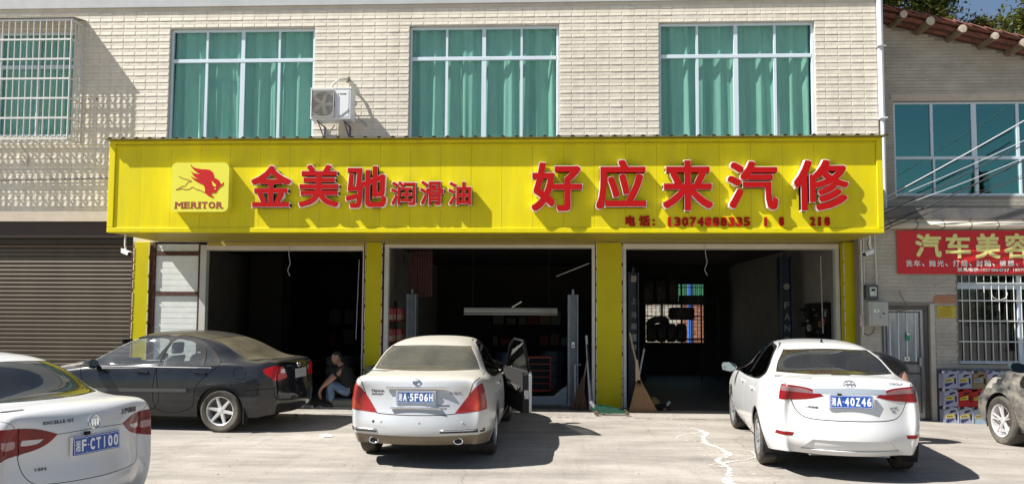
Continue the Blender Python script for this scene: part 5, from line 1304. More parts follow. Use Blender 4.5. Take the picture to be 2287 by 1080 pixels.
# ======================== pale silver saloon in the middle, rear view, front right door open
def pale_saloon():
    L, W, H = 4.77, 1.765, 1.475
    S = sedan(L, W, H, 1.10, 3.875, .325,
        [(.11, .30, .27), (.0, .20, .36), (-.02, .18, .50), (.07, .22, .66), (.12, .26, .86)],
        [(L-.03, L-.26, .24), (L, L-.2, .36), (L, L-.2, .48), (L-.03, L-.24, .58), (L-.10, L-.28, .66)],
        1.075, .985, .935, 1.0, .68, 1.18, 2.55, 3.50, .57, zb=.235)
    S['parts'] = PARTS; S['split'] = SPLIT
    root = thing('parked_car', 'dusty pale silver saloon with its front right door open in front of the middle bay', 'car', (-1.529, -5.591, .012), R(88.7), 'cars parked in front of the workshop'); root.rotation_euler = (0, -R(.9), R(88.7))
    win = [[(2.27, .955), (2.26, 1.10), (2.14, 1.37), (2.62, 1.385), (3.05, 1.27), (3.42, 1.01), (3.40, .955)],
           [(1.34, .99), (1.06, 1.05), (1.12, 1.13), (1.46, 1.335), (1.84, 1.385), (2.05, 1.38), (2.17, 1.10), (2.19, .955, 1), (1.8, .97)]]
    out = [[(1.28, .975), (.98, 1.04), (1.04, 1.14), (1.42, 1.36), (1.85, 1.41), (2.6, 1.41), (3.08, 1.30), (3.55, .99), (3.5, .94), (2.4, .94)]]
    Rg = side_regions(S, win, out, [(2.22, .36), (2.21, .9), (2.23, 1.10), (2.12, 1.40), (2.62, 1.42), (3.10, 1.30), (3.50, 1.01), (3.44, .75), (3.34, .36)], [(1.46, .70), (1.28, .85), (1.0, 1.05), (1.06, 1.15), (1.42, 1.38), (2.05, 1.41), (2.2, 1.1), (2.19, .36), (1.56, .36)])
    Rg += [('glass_r', [('rear', smooth_poly([(-.68, 1.10, 1), (.68, 1.10, 1), (.61, 1.25), (.52, 1.375, 1), (0, 1.39), (-.52, 1.375, 1), (-.61, 1.25)], 5))], 0)]
    trunk = [(-.63, 1.085), (.63, 1.085), (.66, .98), (.585, .78), (.50, .665), (.40, .635), (0, .625), (-.40, .635), (-.50, .665), (-.585, .78), (-.66, .98)]
    P = smooth_poly(trunk, 4); Rg += [('trunk', [('rear', P)], 0), ('seam', [('rear', strip(P[3:], .010))], 0)]
    lampP = smooth_poly([(.79, 1.0, 1), (.70, .95), (.56, .78), (.46, .645, 1), (.62, .655), (.95, .70, 1), (.95, .93, 1)], 4)
    Rg += sym('lamp', lampP, extra=[('plan', [(-.3, .5), (.33, .5), (.26, 1.2), (-.3, 1.2)])])
    Rg += sym('lamp2', smooth_poly([(.95, .71, 1), (.76, .68), (.66, .68, 1), (.72, .76), (.80, .80), (.95, .82, 1)], 3), extra=[('plan', [(-.3, .5), (.33, .5), (.26, 1.2), (-.3, 1.2)])])
    Rg += [('low', [('rear', [(-1, .10), (1, .10), (1, .405), (.6, .395), (0, .39), (-.6, .395), (-1, .405)])], 0)]
    Rg += [('glass_f', [('front', smooth_poly([(-.68, 1.04, 1), (.68, 1.04, 1), (.55, 1.36, 1), (-.55, 1.36, 1)], 4))], 0), ('head', [('front', [(.45, .64), (.95, .68), (.95, .80), (.5, .72)])], 0)]
    Rg += [('hole', [('side', smooth_poly([(2.22, .36), (2.21, .9), (2.23, 1.10), (2.12, 1.40), (2.62, 1.42), (3.10, 1.30), (3.50, 1.01), (3.44, .75), (3.34, .36)], 5))], -1)]
    mats = dict(paint=m_pw2, dark=m_under, gs=g_side, gr=g_dust, gf=g_rear, lamp=mat('tail_lamp_faded', (.27, .022, .018), rough=.22, spec=.35, coat=.1, var=.3, vscale=6), lamp2=mat('tail_lamp_faded2', (.33, .045, .02), rough=.2, spec=.35, coat=.1, var=.3, vscale=9), lamp3=m_ldk, trim=m_trimb, low=mat('champagne_lower', (.19, .155, .11), rough=.45, metal=.2, var=.2), head=m_lclr, chrome=m_chrome, trimp=m_pw2)
    ob = build_car(root, S, Rg, mats); common(root, S, 'beige')
    for x, sd in ((1.10, 1), (1.10, -1), (3.875, 1), (3.875, -1)): wheel(root, x, sd*(W/2-.125), .325, .205, sd, 7, style='single')
    for x, ss in ((1.40, (1, -1)), (2.38, (1,))):
        for s in ss: door_handle(root, x+.08, s*ysurf(ob, x+.08, .87), .88, s, m_chrome)
    px = xsurf(ob, 0, .80); plate_obj(root, '湘A·5F06H', rearM(px-.024, 0, .83, R(-2)), base=(.035, .10, .28))
    MB().obox((px-.006, 0, .83), (.014, 0, 0), (0, .235, 0), (0, 0, .078)).obj('plate_recess', m_pw2, root)
    for (z, w, h) in ((.935, .36, .014), (.708, .30, .009)):
        o = MB().obox((xsurf(ob, 0, z)-.016, 0, z), (.02, 0, 0), (0, w, 0), (0, 0, h)).obj('garnish', m_chrome, root); bevel(o, .006, 2)
    ex = xsurf(ob, 0, 1.0)-.008
    mb = MB().tube([(.042*math.cos(t), 0, .034*math.sin(t)) for t in lin(0, 2*math.pi, 20)], .006, 6, cap=False).box(-.05, .05, -.005, .003, -.009, .009); o = mb.obj('emblem', m_chrome, root, smooth=True); o.matrix_local = rearM(ex, 0, 1.0, R(-15))
    badge_text(root, 'TEANA', xsurf(ob, .45, .9)-.006, .47, .895, .17, .028, m_steel, ob=ob); badge_text(root, '东风日产', xsurf(ob, .45, .86)-.006, .47, .857, .15, .022, m_steel, ob=ob)
    badge_text(root, '2.3JM', xsurf(ob, -.45, .9)-.006, -.46, .875, .13, .026, m_steel, ob=ob); badge_text(root, 'XTRONIC', xsurf(ob, -.35, .72)-.006, -.32, .735, .15, .02, m_steel, ob=ob); badge_text(root, 'CVT', xsurf(ob, -.35, .7)-.006, -.33, .70, .07, .018, m_steel, ob=ob)
    for y in (.50, .40, -.05, -.55):
        MB().lathe([(0, -.004), (.013, -.003), (.015, .001)], 12, 'y').obj('parking_sensor', m_pw2 if y != .5 else m_trimb, root).matrix_local = rearM(xsurf(ob, y, .54)-.002, y, .545)
    for s, (a, b) in ((1, (.46, .86)), (-1, (.30, .86))):
        P = [(xsurf(ob, s*y, .46)-.006, s*y, .455) for y in lin(a, b-.13, 6)]+[(x_, s*(ysurf(ob, x_, .46)+.004), .455) for x_ in (.14, .20, .27)]
        MB().tube(P, .011, 6).obj('bumper_strip', m_chrome, root, smooth='all')
        P = [(p[0]+.002, p[1], p[2]-.022) for p in P]; MB().tube(P, .007, 6).obj('bumper_strip', m_trimb, root)
    for s in (1, -1):
        ex_ = xsurf(ob, s*.50, .33)
        o = MB().tube([(ex_-.012, s*.50+.052*math.cos(t), .325+.036*math.sin(t)) for t in lin(0, 2*math.pi, 20)], .009, 8, cap=False).obj('exhaust_pipe', m_chrome, root, smooth='all')
        MB().prism([(s*.50+.050*math.cos(t), .325+.034*math.sin(t)) for t in lin(0, 2*math.pi, 20)[:-1]], ex_-.014, ex_+.03, axis='x').obj('exhaust_inner', m_under, root)
    MB().box(1.62, 1.66, -.46, -.28, 1.08, 1.20).box(1.60, 1.64, -.42, -.34, 1.19, 1.27).obj('tissue_box', m_wh, root)
    # open front right door (hinged at its front edge, swung out)
    dr = bpy.data.objects.new('door', None); C.objects.link(dr); dr.parent = root
    dr.location = (3.42, -(W/2-.02), 0); dr.rotation_euler = (0, 0, R(18))
    def dpoly(P, y0, y1): return MB().prism([(x, z) for x, z in P], y0, y1)
    low = [(-1.19, .36), (-1.20, .90), (-1.18, .95), (-.0, .93), (.02, .75), (-.06, .36)]
    bevel(dpoly(low, -.03, .0).obj('outer_panel', m_pw2, dr), .012, 2)
    bevel(dpoly([(x*.995, z*.997+.001) for x, z in low], .0, .09).obj('inner_panel', mat('door_card_dark', (.022, .02, .02), rough=.8), dr), .01, 2)
    fr = MB().tube([(-1.18, .0, .95), (-1.19, .035, 1.12), (-1.29, .10, 1.36), (-1.26, .115, 1.40), (-.80, .12, 1.405), (-.40, .09, 1.28), (-.05, .03, .97)], .022, 8); fr.obj('window_frame', m_trimb, dr, smooth='all')
    V = [(-1.17, .0, .95), (-1.18, .035, 1.12), (-1.27, .10, 1.37), (-.80, .115, 1.385), (-.40, .085, 1.26), (-.06, .03, .96)]; MB().add(V, [tuple(range(6))]).obj('side_window', g_side, dr)
    q = mirror_(root, 0, 0, 0, -1, m_pw2); q.parent = dr; q.location = (-.12, -.05, 1.02); 
    MB().tube([(-.7, .10, .62), (-.9, .11, .70), (-1.05, .10, .70)], .018, 6).box(-1.0, -.3, .09, .13, .66, .72).obj('armrest', m_in_grey(), dr)
    MB().obox((-1.199, .04, .62), (.006, 0, 0), (0, .03, 0), (0, 0, .06)).obj('latch_plate', m_steel, dr)
    return root
def m_in_grey(): return mat('armrest_grey', (.07, .065, .06), rough=.7)
pale_saloon()

# ======================== black saloon on the left, side view, nose to the left
def black_saloon():
    L, W, H = 4.53, 1.705, 1.49
    S = sedan(L, W, H, .98, 3.58, .32,
        [(.12, .32, .26), (.0, .22, .36), (-.01, .20, .52), (.07, .24, .68), (.10, .26, .88)],
        [(L-.03, L-.26, .24), (L, L-.2, .36), (L, L-.2, .48), (L-.03, L-.24, .58), (L-.10, L-.28, .66)],
        1.07, 1.0, .93, .965, .50, 1.38, 2.45, 3.28, .57, zb=.22)
    S['parts'] = dict(PARTS); S['parts']['refl'] = ('fuel_flap', 'paint', .002); S['split'] = SPLIT
    root = thing('parked_car', 'dusty black saloon parked side-on in front of the left pillar and white panels', 'car', (-3.80, -2.50, .055), R(176.0), 'cars parked in front of the workshop')
    root.rotation_euler = (0, 0, R(176.0))
    win = [[(2.06, .955), (2.05, 1.12), (1.95, 1.355), (2.42, 1.375), (2.78, 1.27), (3.16, 1.02), (3.14, .945)],
           [(1.33, .985, 1), (1.36, 1.12), (1.48, 1.29), (1.66, 1.355), (1.86, 1.355), (1.97, 1.12), (1.99, .965, 1)],
           [(1.27, .99, 1), (1.08, 1.01, 1), (1.18, 1.13), (1.31, 1.23, 1), (1.285, 1.10)]]
    out = [[(1.20, .97), (1.02, .99), (1.10, 1.12), (1.34, 1.30), (1.6, 1.39), (2.4, 1.40), (2.82, 1.29), (3.3, .97), (3.26, .93), (2.2, .935)]]
    Rg = side_regions(S, win, out, [(2.02, .34), (2.01, .9), (2.03, 1.12), (1.93, 1.39), (2.42, 1.41), (2.84, 1.29), (3.24, 1.01), (3.20, .75), (3.10, .34)], [(1.36, .66), (1.22, .82), (1.02, 1.0), (1.10, 1.12), (1.34, 1.32), (1.6, 1.40), (1.86, 1.39), (2.0, 1.1), (1.99, .34), (1.45, .34)])
    Rg = [r for r in Rg if True]
    Rg += [('glass_r', [('rear', smooth_poly([(-.66, 1.08, 1), (.66, 1.08, 1), (.60, 1.24), (.52, 1.38, 1), (0, 1.40), (-.52, 1.38, 1), (-.60, 1.24)], 5))], 0)]
    trunk = [(-.62, 1.065), (.62, 1.065), (.62, .98), (.50, .78), (.49, .60), (.40, .56), (0, .555), (-.40, .56), (-.49, .60), (-.50, .78), (-.62, .98)]
    P = smooth_poly(trunk, 4); Rg += [('trunk', [('rear', P)], 0), ('seam', [('rear', strip(P[3:], .010))], 0)]
    lampP = smooth_poly([(.44, .86, 1), (.5, .95, 1), (.7, .975), (1.0, .99, 1), (1.0, .80, 1), (.7, .76), (.48, .77, 1)], 3)
    sidl = smooth_poly([(-.3, .76, 1), (.18, .79), (.34, .90), (.30, .95), (.12, .99), (-.3, 1.0, 1)], 3)
    Rg += sym('lamp', lampP, extra=[('plan', [(-.3, .5), (.20, .5), (.24, 1.2), (-.3, 1.2)])])
    Rg += [('lamp', [('side', sidl)], 0)]
    Rg += sym('lamp2', [(.45, .86), (.56, .87), (.55, .93), (.46, .92)])
    Rg += [('seam', [('side', strip([(0, .66), (.35, .645), (.58, .62)], .010))], 0), ('seam', [('side', strip(smooth_poly([(.60, .80), (.72, .79), (.78, .85), (.77, .94), (.66, .955), (.60, .90), (.60, .80)], 3, False), .008))], 1)]
    Rg += [('strip', [('side', [(1.50, .585), (3.12, .575), (3.12, .625), (1.50, .635)])], 0)]
    Rg += [('glass_f', [('front', smooth_poly([(-.66, 1.0, 1), (.66, 1.0, 1), (.54, 1.37, 1), (-.54, 1.37, 1)], 4))], 0), ('head', [('front', [(.45, .60), (.95, .64), (.95, .76), (.5, .68)])], 0)]
    mats = dict(paint=m_pb, dark=m_under, gs=g_clear, gr=glass('rear_glass_dusty_tan', (.38, .36, .28), fac=.06, rough=.08, dust=(.24, .21, .14, .46)), gf=g_clear, lamp=mat('tail_lamp_bright', (.40, .006, .006), rough=.18, spec=.35, coat=.15), lamp2=m_lclr, lamp3=m_ldk, trim=m_trimb, low=m_trimb, head=m_lclr, chrome=m_chrome, trimp=mat('black_moulding', (.05, .05, .052), rough=.35))
    ob = build_car(root, S, Rg, mats); common(root, S, 'grey')
    for x, sd in ((.98, 1), (.98, -1), (3.58, 1), (3.58, -1)): wheel(root, x, sd*(W/2-.115), .315, .195, sd, 6, style='single', tm=m_tyred, mtl=mat('silver_rim_bright', (.66, .66, .65), rough=.35, metal=.5))
    for x in (1.30, 2.22):
        for s in (1, -1): door_handle(root, x, s*ysurf(ob, x, .87), .87, s, m_trimb)
    for s in (1, -1): mirror_(root, 2.98, s*.83, .99, s, m_pb)
    P = [(x, ysurf(ob, x, .945)+.004, .948) for x in (1.14, 1.5, 2.0, 2.5, 3.0, 3.16)]
    for s in (1, -1): MB().tube([(p[0], p[1]*s, p[2]) for p in P], .007, 6).obj('waist_chrome', m_chrome, root)
    px = xsurf(ob, 0, .84); o = plate_obj(root, '', rearM(px-.02, 0, .84, R(-4)), base=(.42, .42, .40), char=(.2, .2, .2))
    mb = MB()
    for i in range(7): mb.box(-.18+i*.056, -.145+i*.056, -.003, -.0005, -.045, .035)
    mb.obj('characters', m_steel, o)
    mb = MB().tube([(.055*math.cos(t), 0, .036*math.sin(t)) for t in lin(0, 2*math.pi, 20)], .007, 6, cap=False).tube([(.02*math.cos(t), 0, .034*math.sin(t)) for t in lin(0, 2*math.pi, 16)], .005, 6, cap=False); o = mb.obj('emblem', m_chrome, root); o.matrix_local = rearM(xsurf(ob, 0, .97)-.008, 0, .965, R(-10))
    badge_text(root, 'COROLLA', xsurf(ob, .35, .97)-.006, .33, .965, .16, .024, m_chrome, ob=ob); badge_text(root, 'GL', xsurf(ob, -.35, .97)-.006, -.38, .965, .06, .024, m_chrome, ob=ob)
    for s in (1, -1): MB().box(.60, .612, s*.79-.10, s*.79+.06, .13, .36).obj('mud_flap', m_pb, root)
    MB().tube([(.12, .1, .2), (.10, .1, .19), (.09, .1, .16), (.11, .1, .14), (.14, .1, .15)], .008, 6).obj('tow_hook', m_trimb, root)
    MB().tube([(.07, -.5, .24), (.4, -.5, .25)], .025, 12).obj('exhaust_pipe', m_steel, root)
    return root
black_saloon()

# ======================== white saloon in the left foreground, rear corner
def front_saloon():
    L, W, H = 4.587, 1.798, 1.463
    S = sedan(L, W, H, .98, 3.64, .325,
        [(.09, .36, .26), (-.02, .28, .36), (.0, .26, .52), (.06, .30, .68), (.05, .28, .90)],
        [(L-.03, L-.26, .24), (L, L-.2, .36), (L, L-.2, .48), (L-.03, L-.24, .58), (L-.10, L-.28, .66)],
        1.07, 1.0, .935, .985, .66, 1.22, 2.45, 3.38, .56, zb=.21, tt=.795)
    S['parts'] = PARTS; S['split'] = SPLIT; S['level'] = 2
    root = thing('parked_car', 'white saloon cut by the left edge of the photo with plate 湘F CT100', 'car', FS[0:3], FS[3], 'cars parked in front of the workshop')
    win = [[(2.22, .96), (2.20, 1.10), (2.10, 1.36), (2.6, 1.375), (3.0, 1.26), (3.32, 1.02), (3.30, .965)],
           [(1.30, 1.02), (1.10, 1.07), (1.14, 1.14), (1.46, 1.33), (1.80, 1.375), (2.02, 1.37), (2.12, 1.10), (2.15, .965, 1), (1.7, .98)]]
    out = [[(1.26, 1.00), (1.02, 1.06), (1.08, 1.15), (1.42, 1.35), (1.85, 1.40), (2.55, 1.40), (3.02, 1.29), (3.44, 1.0), (3.40, .95), (2.4, .95)]]
    Rg = side_regions(S, win, out, [(2.18, .36), (2.17, .9), (2.19, 1.10), (2.08, 1.39), (2.6, 1.41), (3.05, 1.29), (3.38, 1.02), (3.32, .75), (3.22, .36)], [(1.36, .70), (1.22, .85), (1.06, 1.06), (1.1, 1.16), (1.42, 1.37), (2.02, 1.40), (2.16, 1.1), (2.15, .36), (1.48, .36)], .006)
    Rg += [('glass_r', [('rear', smooth_poly([(-.70, 1.095, 1), (.70, 1.095, 1), (.63, 1.24), (.52, 1.365, 1), (0, 1.385), (-.52, 1.365, 1), (-.63, 1.24)], 6))], 0)]
    trunk = [(-.64, 1.06), (.64, 1.06), (.61, .96), (.57, .78), (.54, .62), (.48, .535), (.38, .515), (0, .505), (-.38, .515), (-.48, .535), (-.54, .62), (-.57, .78), (-.61, .96)]
    P = smooth_poly(trunk, 5); Rg += [('trunk', [('rear', P)], 0), ('seam', [('rear', strip(P[4:], .0055))], 0), ('seam', [('rear', strip([(-.34, .872), (0, .882), (.34, .872)], .005))], 0)]
    lampP = smooth_poly([(.31, .875, 1), (.46, .93), (.66, .95), (1.1, .96, 1), (1.1, .74, 1), (.80, .71), (.54, .755), (.40, .80)], 5)
    Rg += sym('lamp', lampP)
    Rg += sym('seam', strip([(.555, .74), (.575, .95)], .006))
    Rg += sym('lamp2', smooth_poly([(.41, .85, 1), (.54, .855, 1), (.545, .815), (.45, .82)], 3)); Rg += sym('lamp3', smooth_poly([(.59, .855, 1), (.70, .86, 1), (.69, .80), (.59, .80)], 3))
    Rg += sym('refl', [(.70, .34), (.86, .35), (.85, .375), (.70, .365)])
    mats = dict(paint=m_pw, dark=m_under, gs=g_side, gr=glass('rear_glass_smoke', (.12, .12, .10), fac=.10, rough=.03, wave=.06, dust=(.20, .19, .15, .12)), gf=g_rear, lamp=mat('tail_lamp_deep', (.20, .004, .006), rough=.15, spec=.4, coat=.2, var=.5, vscale=5), lamp2=m_lclr, lamp3=mat('tail_lamp_pinkish', (.35, .20, .21), rough=.12, coat=.8), trim=m_trimb, low=m_trimb, head=m_lclr, chrome=m_chrome, trimp=m_pw)
    ob = build_car(root, S, Rg, mats); common(root, S, 'dark')
    for x, sd in ((.98, 1), (.98, -1), (3.64, 1), (3.64, -1)): wheel(root, x, sd*(W/2-.125), .32, .205, sd, 10, style='single')
    for x in (1.38, 2.38):
        for s in (1, -1): door_handle(root, x, s*ysurf(ob, x, .87), .875, s, m_pw)
    for s in (1, -1): mirror_(root, 3.05, s*.87, 1.0, s, m_pw)
    px = xsurf(ob, 0, .74); plate_obj(root, '湘F·CT100', rearM(px-.020, 0, .765, R(-3)))
    MB().obox((px-.002, 0, .765), (.012, 0, 0), (0, .228, 0), (0, 0, .074)).obj('plate_frame', m_wh, root)
    mb = MB().tube([(.05*math.cos(t), 0, .05*math.sin(t)) for t in lin(0, 2*math.pi, 24)], .006, 6, cap=False)
    for i in (-1, 0, 1): mb.prism([(i*.026-.012, .028), (i*.026+.012, .028), (i*.026+.008, -.018), (i*.026, -.034), (i*.026-.010, -.012)], -.004, .004)
    o = mb.obj('emblem', m_chrome, root, smooth=True); o.matrix_local = rearM(xsurf(ob, 0, .925)-.008, 0, .93, R(-6))
    badge_text(root, 'EXCELLE GT', xsurf(ob, .30, .96)-.006, .29, .965, .24, .024, m_chrome, ob=ob); badge_text(root, '上汽通用', xsurf(ob, -.42, .97)-.006, -.40, .975, .20, .045, m_chrome, ob=ob)
    badge_text(root, '15N', xsurf(ob, .45, .62)-.006, .43, .63, .07, .022, m_chrome, ob=ob)
    MB().obox((px-.010, .09, .855), (.012, 0, 0), (0, .02, 0), (0, 0, .012)).obj('camera', m_trimb, root)
    for y in (.62, .30, -.35, -.66):
        MB().lathe([(0, -.004), (.011, -.003), (.013, .001)], 12, 'y').obj('parking_sensor', m_pw, root).matrix_local = rearM(xsurf(ob, y, .47)-.002, y, .47)
    o = MB().prism([(0, 0), (.14, 0), (.12, .02), (.02, .07), (0, .065)], -.009, .009).obj('antenna_fin', m_pw, root); o.location = (1.42, 0, H-.055)
    return root
FS = (-3.55, -8.45, 0.005, R(90+74))
front_saloon()

# ======================== muddy dark car at the right edge
def muddy_car():
    L, W, H = 4.60, 1.84, 1.66
    S = sedan(L, W, H, .92, 3.62, .36,
        [(.07, .24, .30), (-.02, .15, .40), (-.01, .13, .56), (.05, .18, .76), (.065, .17, .96)],
        [(L-.03, L-.30, .28), (L, L-.24, .42), (L, L-.24, .58), (L-.03, L-.28, .72), (L-.08, L-.32, .82)],
        1.16, 1.09, 1.05, 1.11, .86, .62, 2.5, 3.38, .60, zb=.24)
    S['parts'] = PARTS; S['split'] = SPLIT
    root = thing('parked_car', 'dark crossover smeared with pale dust at the right edge in front of the oil cans', 'car', (7.55, -6.55, -.02), R(90), 'cars parked in front of the workshop')
    root.rotation_euler = (0, 0, R(90+MC[2])); root.location = (MC[0], MC[1], -.04)
    win = [[(2.22, 1.10), (2.20, 1.24), (2.12, 1.52), (2.6, 1.53), (3.0, 1.40), (3.32, 1.15), (3.30, 1.10)], [(1.10, 1.14), (1.0, 1.30), (1.3, 1.50), (1.80, 1.54), (2.02, 1.53), (2.12, 1.25), (2.15, 1.10, 1), (1.7, 1.11)]]
    out = [[(1.0, 1.12), (.9, 1.3), (1.3, 1.53), (1.85, 1.56), (2.55, 1.555), (3.02, 1.43), (3.44, 1.12), (3.40, 1.08), (2.4, 1.08)]]
    Rg = side_regions(S, win, out, [(2.18, .38), (2.17, 1.0), (2.19, 1.25), (2.08, 1.54), (2.6, 1.56), (3.05, 1.43), (3.38, 1.14), (3.28, .8), (3.16, .38)], [(1.36, .75), (1.2, .95), (.95, 1.15), (1.0, 1.32), (1.32, 1.53), (2.02, 1.55), (2.16, 1.2), (2.15, .38), (1.48, .38)])
    Rg += [('glass_f', [('front', smooth_poly([(-.70, 1.18, 1), (.70, 1.18, 1), (.56, 1.53, 1), (-.56, 1.53, 1)], 4))], 0), ('head', [('front', smooth_poly([(.42, .80, 1), (.62, .92), (1.0, 1.0, 1), (1.0, .82, 1), (.7, .78)], 4))], 1), ('head', [('front', mirror_poly(smooth_poly([(.42, .80, 1), (.62, .92), (1.0, 1.0, 1), (1.0, .82, 1), (.7, .78)], 4)))], -1)]
    mud = mat('dust_smeared_paint', (.032, .034, .040), rough=.38, coat=.3, dirt=(.42, .38, .32, .85), dscale=2.6, var=.4, vscale=9, stretch=(1, 1, 1.8))
    mats = dict(paint=mud, dark=m_under, gs=g_side, gr=g_rear, gf=g_rear, lamp=m_lred2, lamp2=m_lclr, lamp3=m_ldk, trim=m_trimb, low=m_trimb, head=mat('clouded_headlamp', (.35, .33, .29), rough=.3, var=.4, vscale=8), chrome=m_chrome, trimp=mud)
    ob = build_car(root, S, Rg, mats); common(root, S, 'dark')
    for x, sd in ((.92, 1), (.92, -1), (3.62, 1), (3.62, -1)): wheel(root, x, sd*(W/2-.12), .355, .225, sd, 5, style='double', tm=m_tyred, mtl=mat('bright_rim', (.72, .70, .70), rough=.3, metal=.5))
    for s in (1, -1): mirror_(root, 3.0, s*.90, 1.16, s, mat('blue_grey_mirror', (.05, .085, .10), rough=.25, coat=.5))
    return root
MC = (7.55, -6.5, 0)
muddy_car()
# ================================================================= PEOPLE
def skin_mesh(name, V, E, Rd, m, parent, level=2, root=0):
    me = bpy.data.meshes.new(name); me.from_pydata(V, E, []); o = bpy.data.objects.new(name, me); C.objects.link(o)
    md = o.modifiers.new('skin', 'SKIN'); md.use_smooth_shade = True
    if not me.skin_vertices: me.attributes.new
    bm = bmesh.new(); bm.from_mesh(me); sk = bm.verts.layers.skin.verify()
    for v, r_ in zip(bm.verts, Rd):
        v[sk].radius = r_ if isinstance(r_, tuple) else (r_, r_); v[sk].use_root = False
    bm.verts.ensure_lookup_table(); bm.verts[root][sk].use_root = True; bm.to_mesh(me); bm.free()
    md2 = o.modifiers.new('sub', 'SUBSURF'); md2.levels = level
    m2 = bpy.data.meshes.new_from_object(o.evaluated_get(bpy.context.evaluated_depsgraph_get())); bpy.data.objects.remove(o)
    m2.name = name; m2.materials.clear(); m2.materials.append(m); m2.polygons.foreach_set('use_smooth', [True]*len(m2.polygons))
    q = bpy.data.objects.new(name, m2); C.objects.link(q); q.parent = parent; return q
def chain(V, E, R_, pts, start=None):
    prev = start
    for p, r_ in pts:
        V.append(p); R_.append(r_); i = len(V)-1
        if prev is not None: E.append((prev, i))
        prev = i
    return prev
m_skin = mat('skin_tan', (.44, .24, .16), rough=.55, var=.12, vscale=12); m_hair = mat('black_hair', (.012, .011, .010), rough=.6)
m_blk = mat('black_tshirt', (.012, .012, .013), rough=.9, var=.3, vscale=9); m_jean = mat('faded_blue_jeans', (.17, .24, .34), rough=.9, var=.35, vscale=7, bump=.2, col2=(.09, .13, .20)); m_shoe = mat('dark_shoe', (.03, .022, .03), rough=.6); m_sole = mat('pale_sole', (.45, .42, .40), rough=.7)
def head(parent, c, face, up=(0, 0, 1), r=.098):
    """head with cranium, jaw, nose, brow, lips, ears, eyes and hair; face = direction looked at"""
    fx = Vector(face).normalized(); uz = (Vector(up)-fx*Vector(up).dot(fx)).normalized(); ly = uz.cross(fx)
    M_ = Matrix((fx, ly, uz)).transposed().to_4x4(); M_.translation = Vector(c)
    bm = bmesh.new(); bmesh.ops.create_uvsphere(bm, u_segments=28, v_segments=20, radius=1)
    for v in bm.verts:
        x, y, z = v.co; X = x*.098; Y = y*.076; Z = z*.118
        if z < -.1:
            k = (-z-.1)/.9; Y *= 1-.38*k; X = X*(1-.30*k)+.018*k*(1 if x > 0 else .3)
        if x > .3:                                                     # facial relief
            g = math.exp(-((y)/.16)**2); X += g*.026*math.exp(-((z+.12)/.13)**2)+.010*g*math.exp(-((z-.10)/.16)**2)
            X += .007*math.exp(-((z-.26)/.09)**2); X -= .010*math.exp(-((abs(y)-.38)/.17)**2)*math.exp(-((z-.08)/.10)**2)
            X += .007*math.exp(-(y/.30)**2)*math.exp(-((z+.47)/.07)**2)-.004*math.exp(-(y/.3)**2)*math.exp(-((z+.56)/.05)**2)+.008*math.exp(-(y/.3)**2)*math.exp(-((z+.78)/.12)**2)
        if x < 0: X *= 1.05
        v.co = (X, Y, Z)
    me = bpy.data.meshes.new('head'); bm.to_mesh(me); bm.free(); me.materials.append(m_skin); me.polygons.foreach_set('use_smooth', [True]*len(me.polygons))
    h_ = bpy.data.objects.new('head', me); C.objects.link(h_); h_.parent = parent; h_.matrix_local = M_
    bm = bmesh.new(); bmesh.ops.create_uvsphere(bm, u_segments=28, v_segments=20, radius=1)
    for v in bm.verts:
        n = noise.noise(v.co*6)*.004; v.co = (v.co.x*.104-.006+n, v.co.y*.083+n, v.co.z*.122+.008+n)
    kill = [f_ for f_ in bm.faces if (f_.calc_center_median().z < .060 and f_.calc_center_median().x > .012) or f_.calc_center_median().z < -.035 or (f_.calc_center_median().x > .075 and f_.calc_center_median().z < .075)]
    bmesh.ops.delete(bm, geom=kill, context='FACES')
    me = bpy.data.meshes.new('hair'); bm.to_mesh(me); bm.free(); me.materials.append(m_hair); q = bpy.data.objects.new('hair', me); C.objects.link(q); q.parent = h_
    for s in (-1, 1):
        MB().lathe([(0, .012), (.012, .009), (.018, .0), (.012, -.008), (0, -.01)], 12, 'y').xf(Matrix.Translation((-.004, s*.077, -.004)) @ Matrix.Diagonal((.9, .8, 1.6, 1))).obj('ear', m_skin, h_, smooth='all')
        MB().lathe([(0, .0), (.006, .001), (.011, .0045), (.0115, .006)], 12, 'x').xf(Matrix.Translation((.0845, s*.031, .012)) @ Matrix.Rotation(math.pi, 4, 'Z') @ Matrix.Diagonal((1, 1, .55, 1))).obj('eye', mat('eye_white', (.4, .38, .36), rough=.3), h_)
        MB().box(.088, .092, s*.031-.004, s*.031+.004, .008, .016).obj('iris', m_hair, h_); MB().obox((.092, s*.031, .028), (.003, 0, 0), (0, .014, s*-.002), (0, 0, .003)).obj('eyebrow', m_hair, h_)
    MB().obox((.0925, 0, -.056), (.003, 0, 0), (0, .020, 0), (0, 0, .003)).obj('mouth', mat('lip', (.22, .08, .07), rough=.5), h_)
    return h_
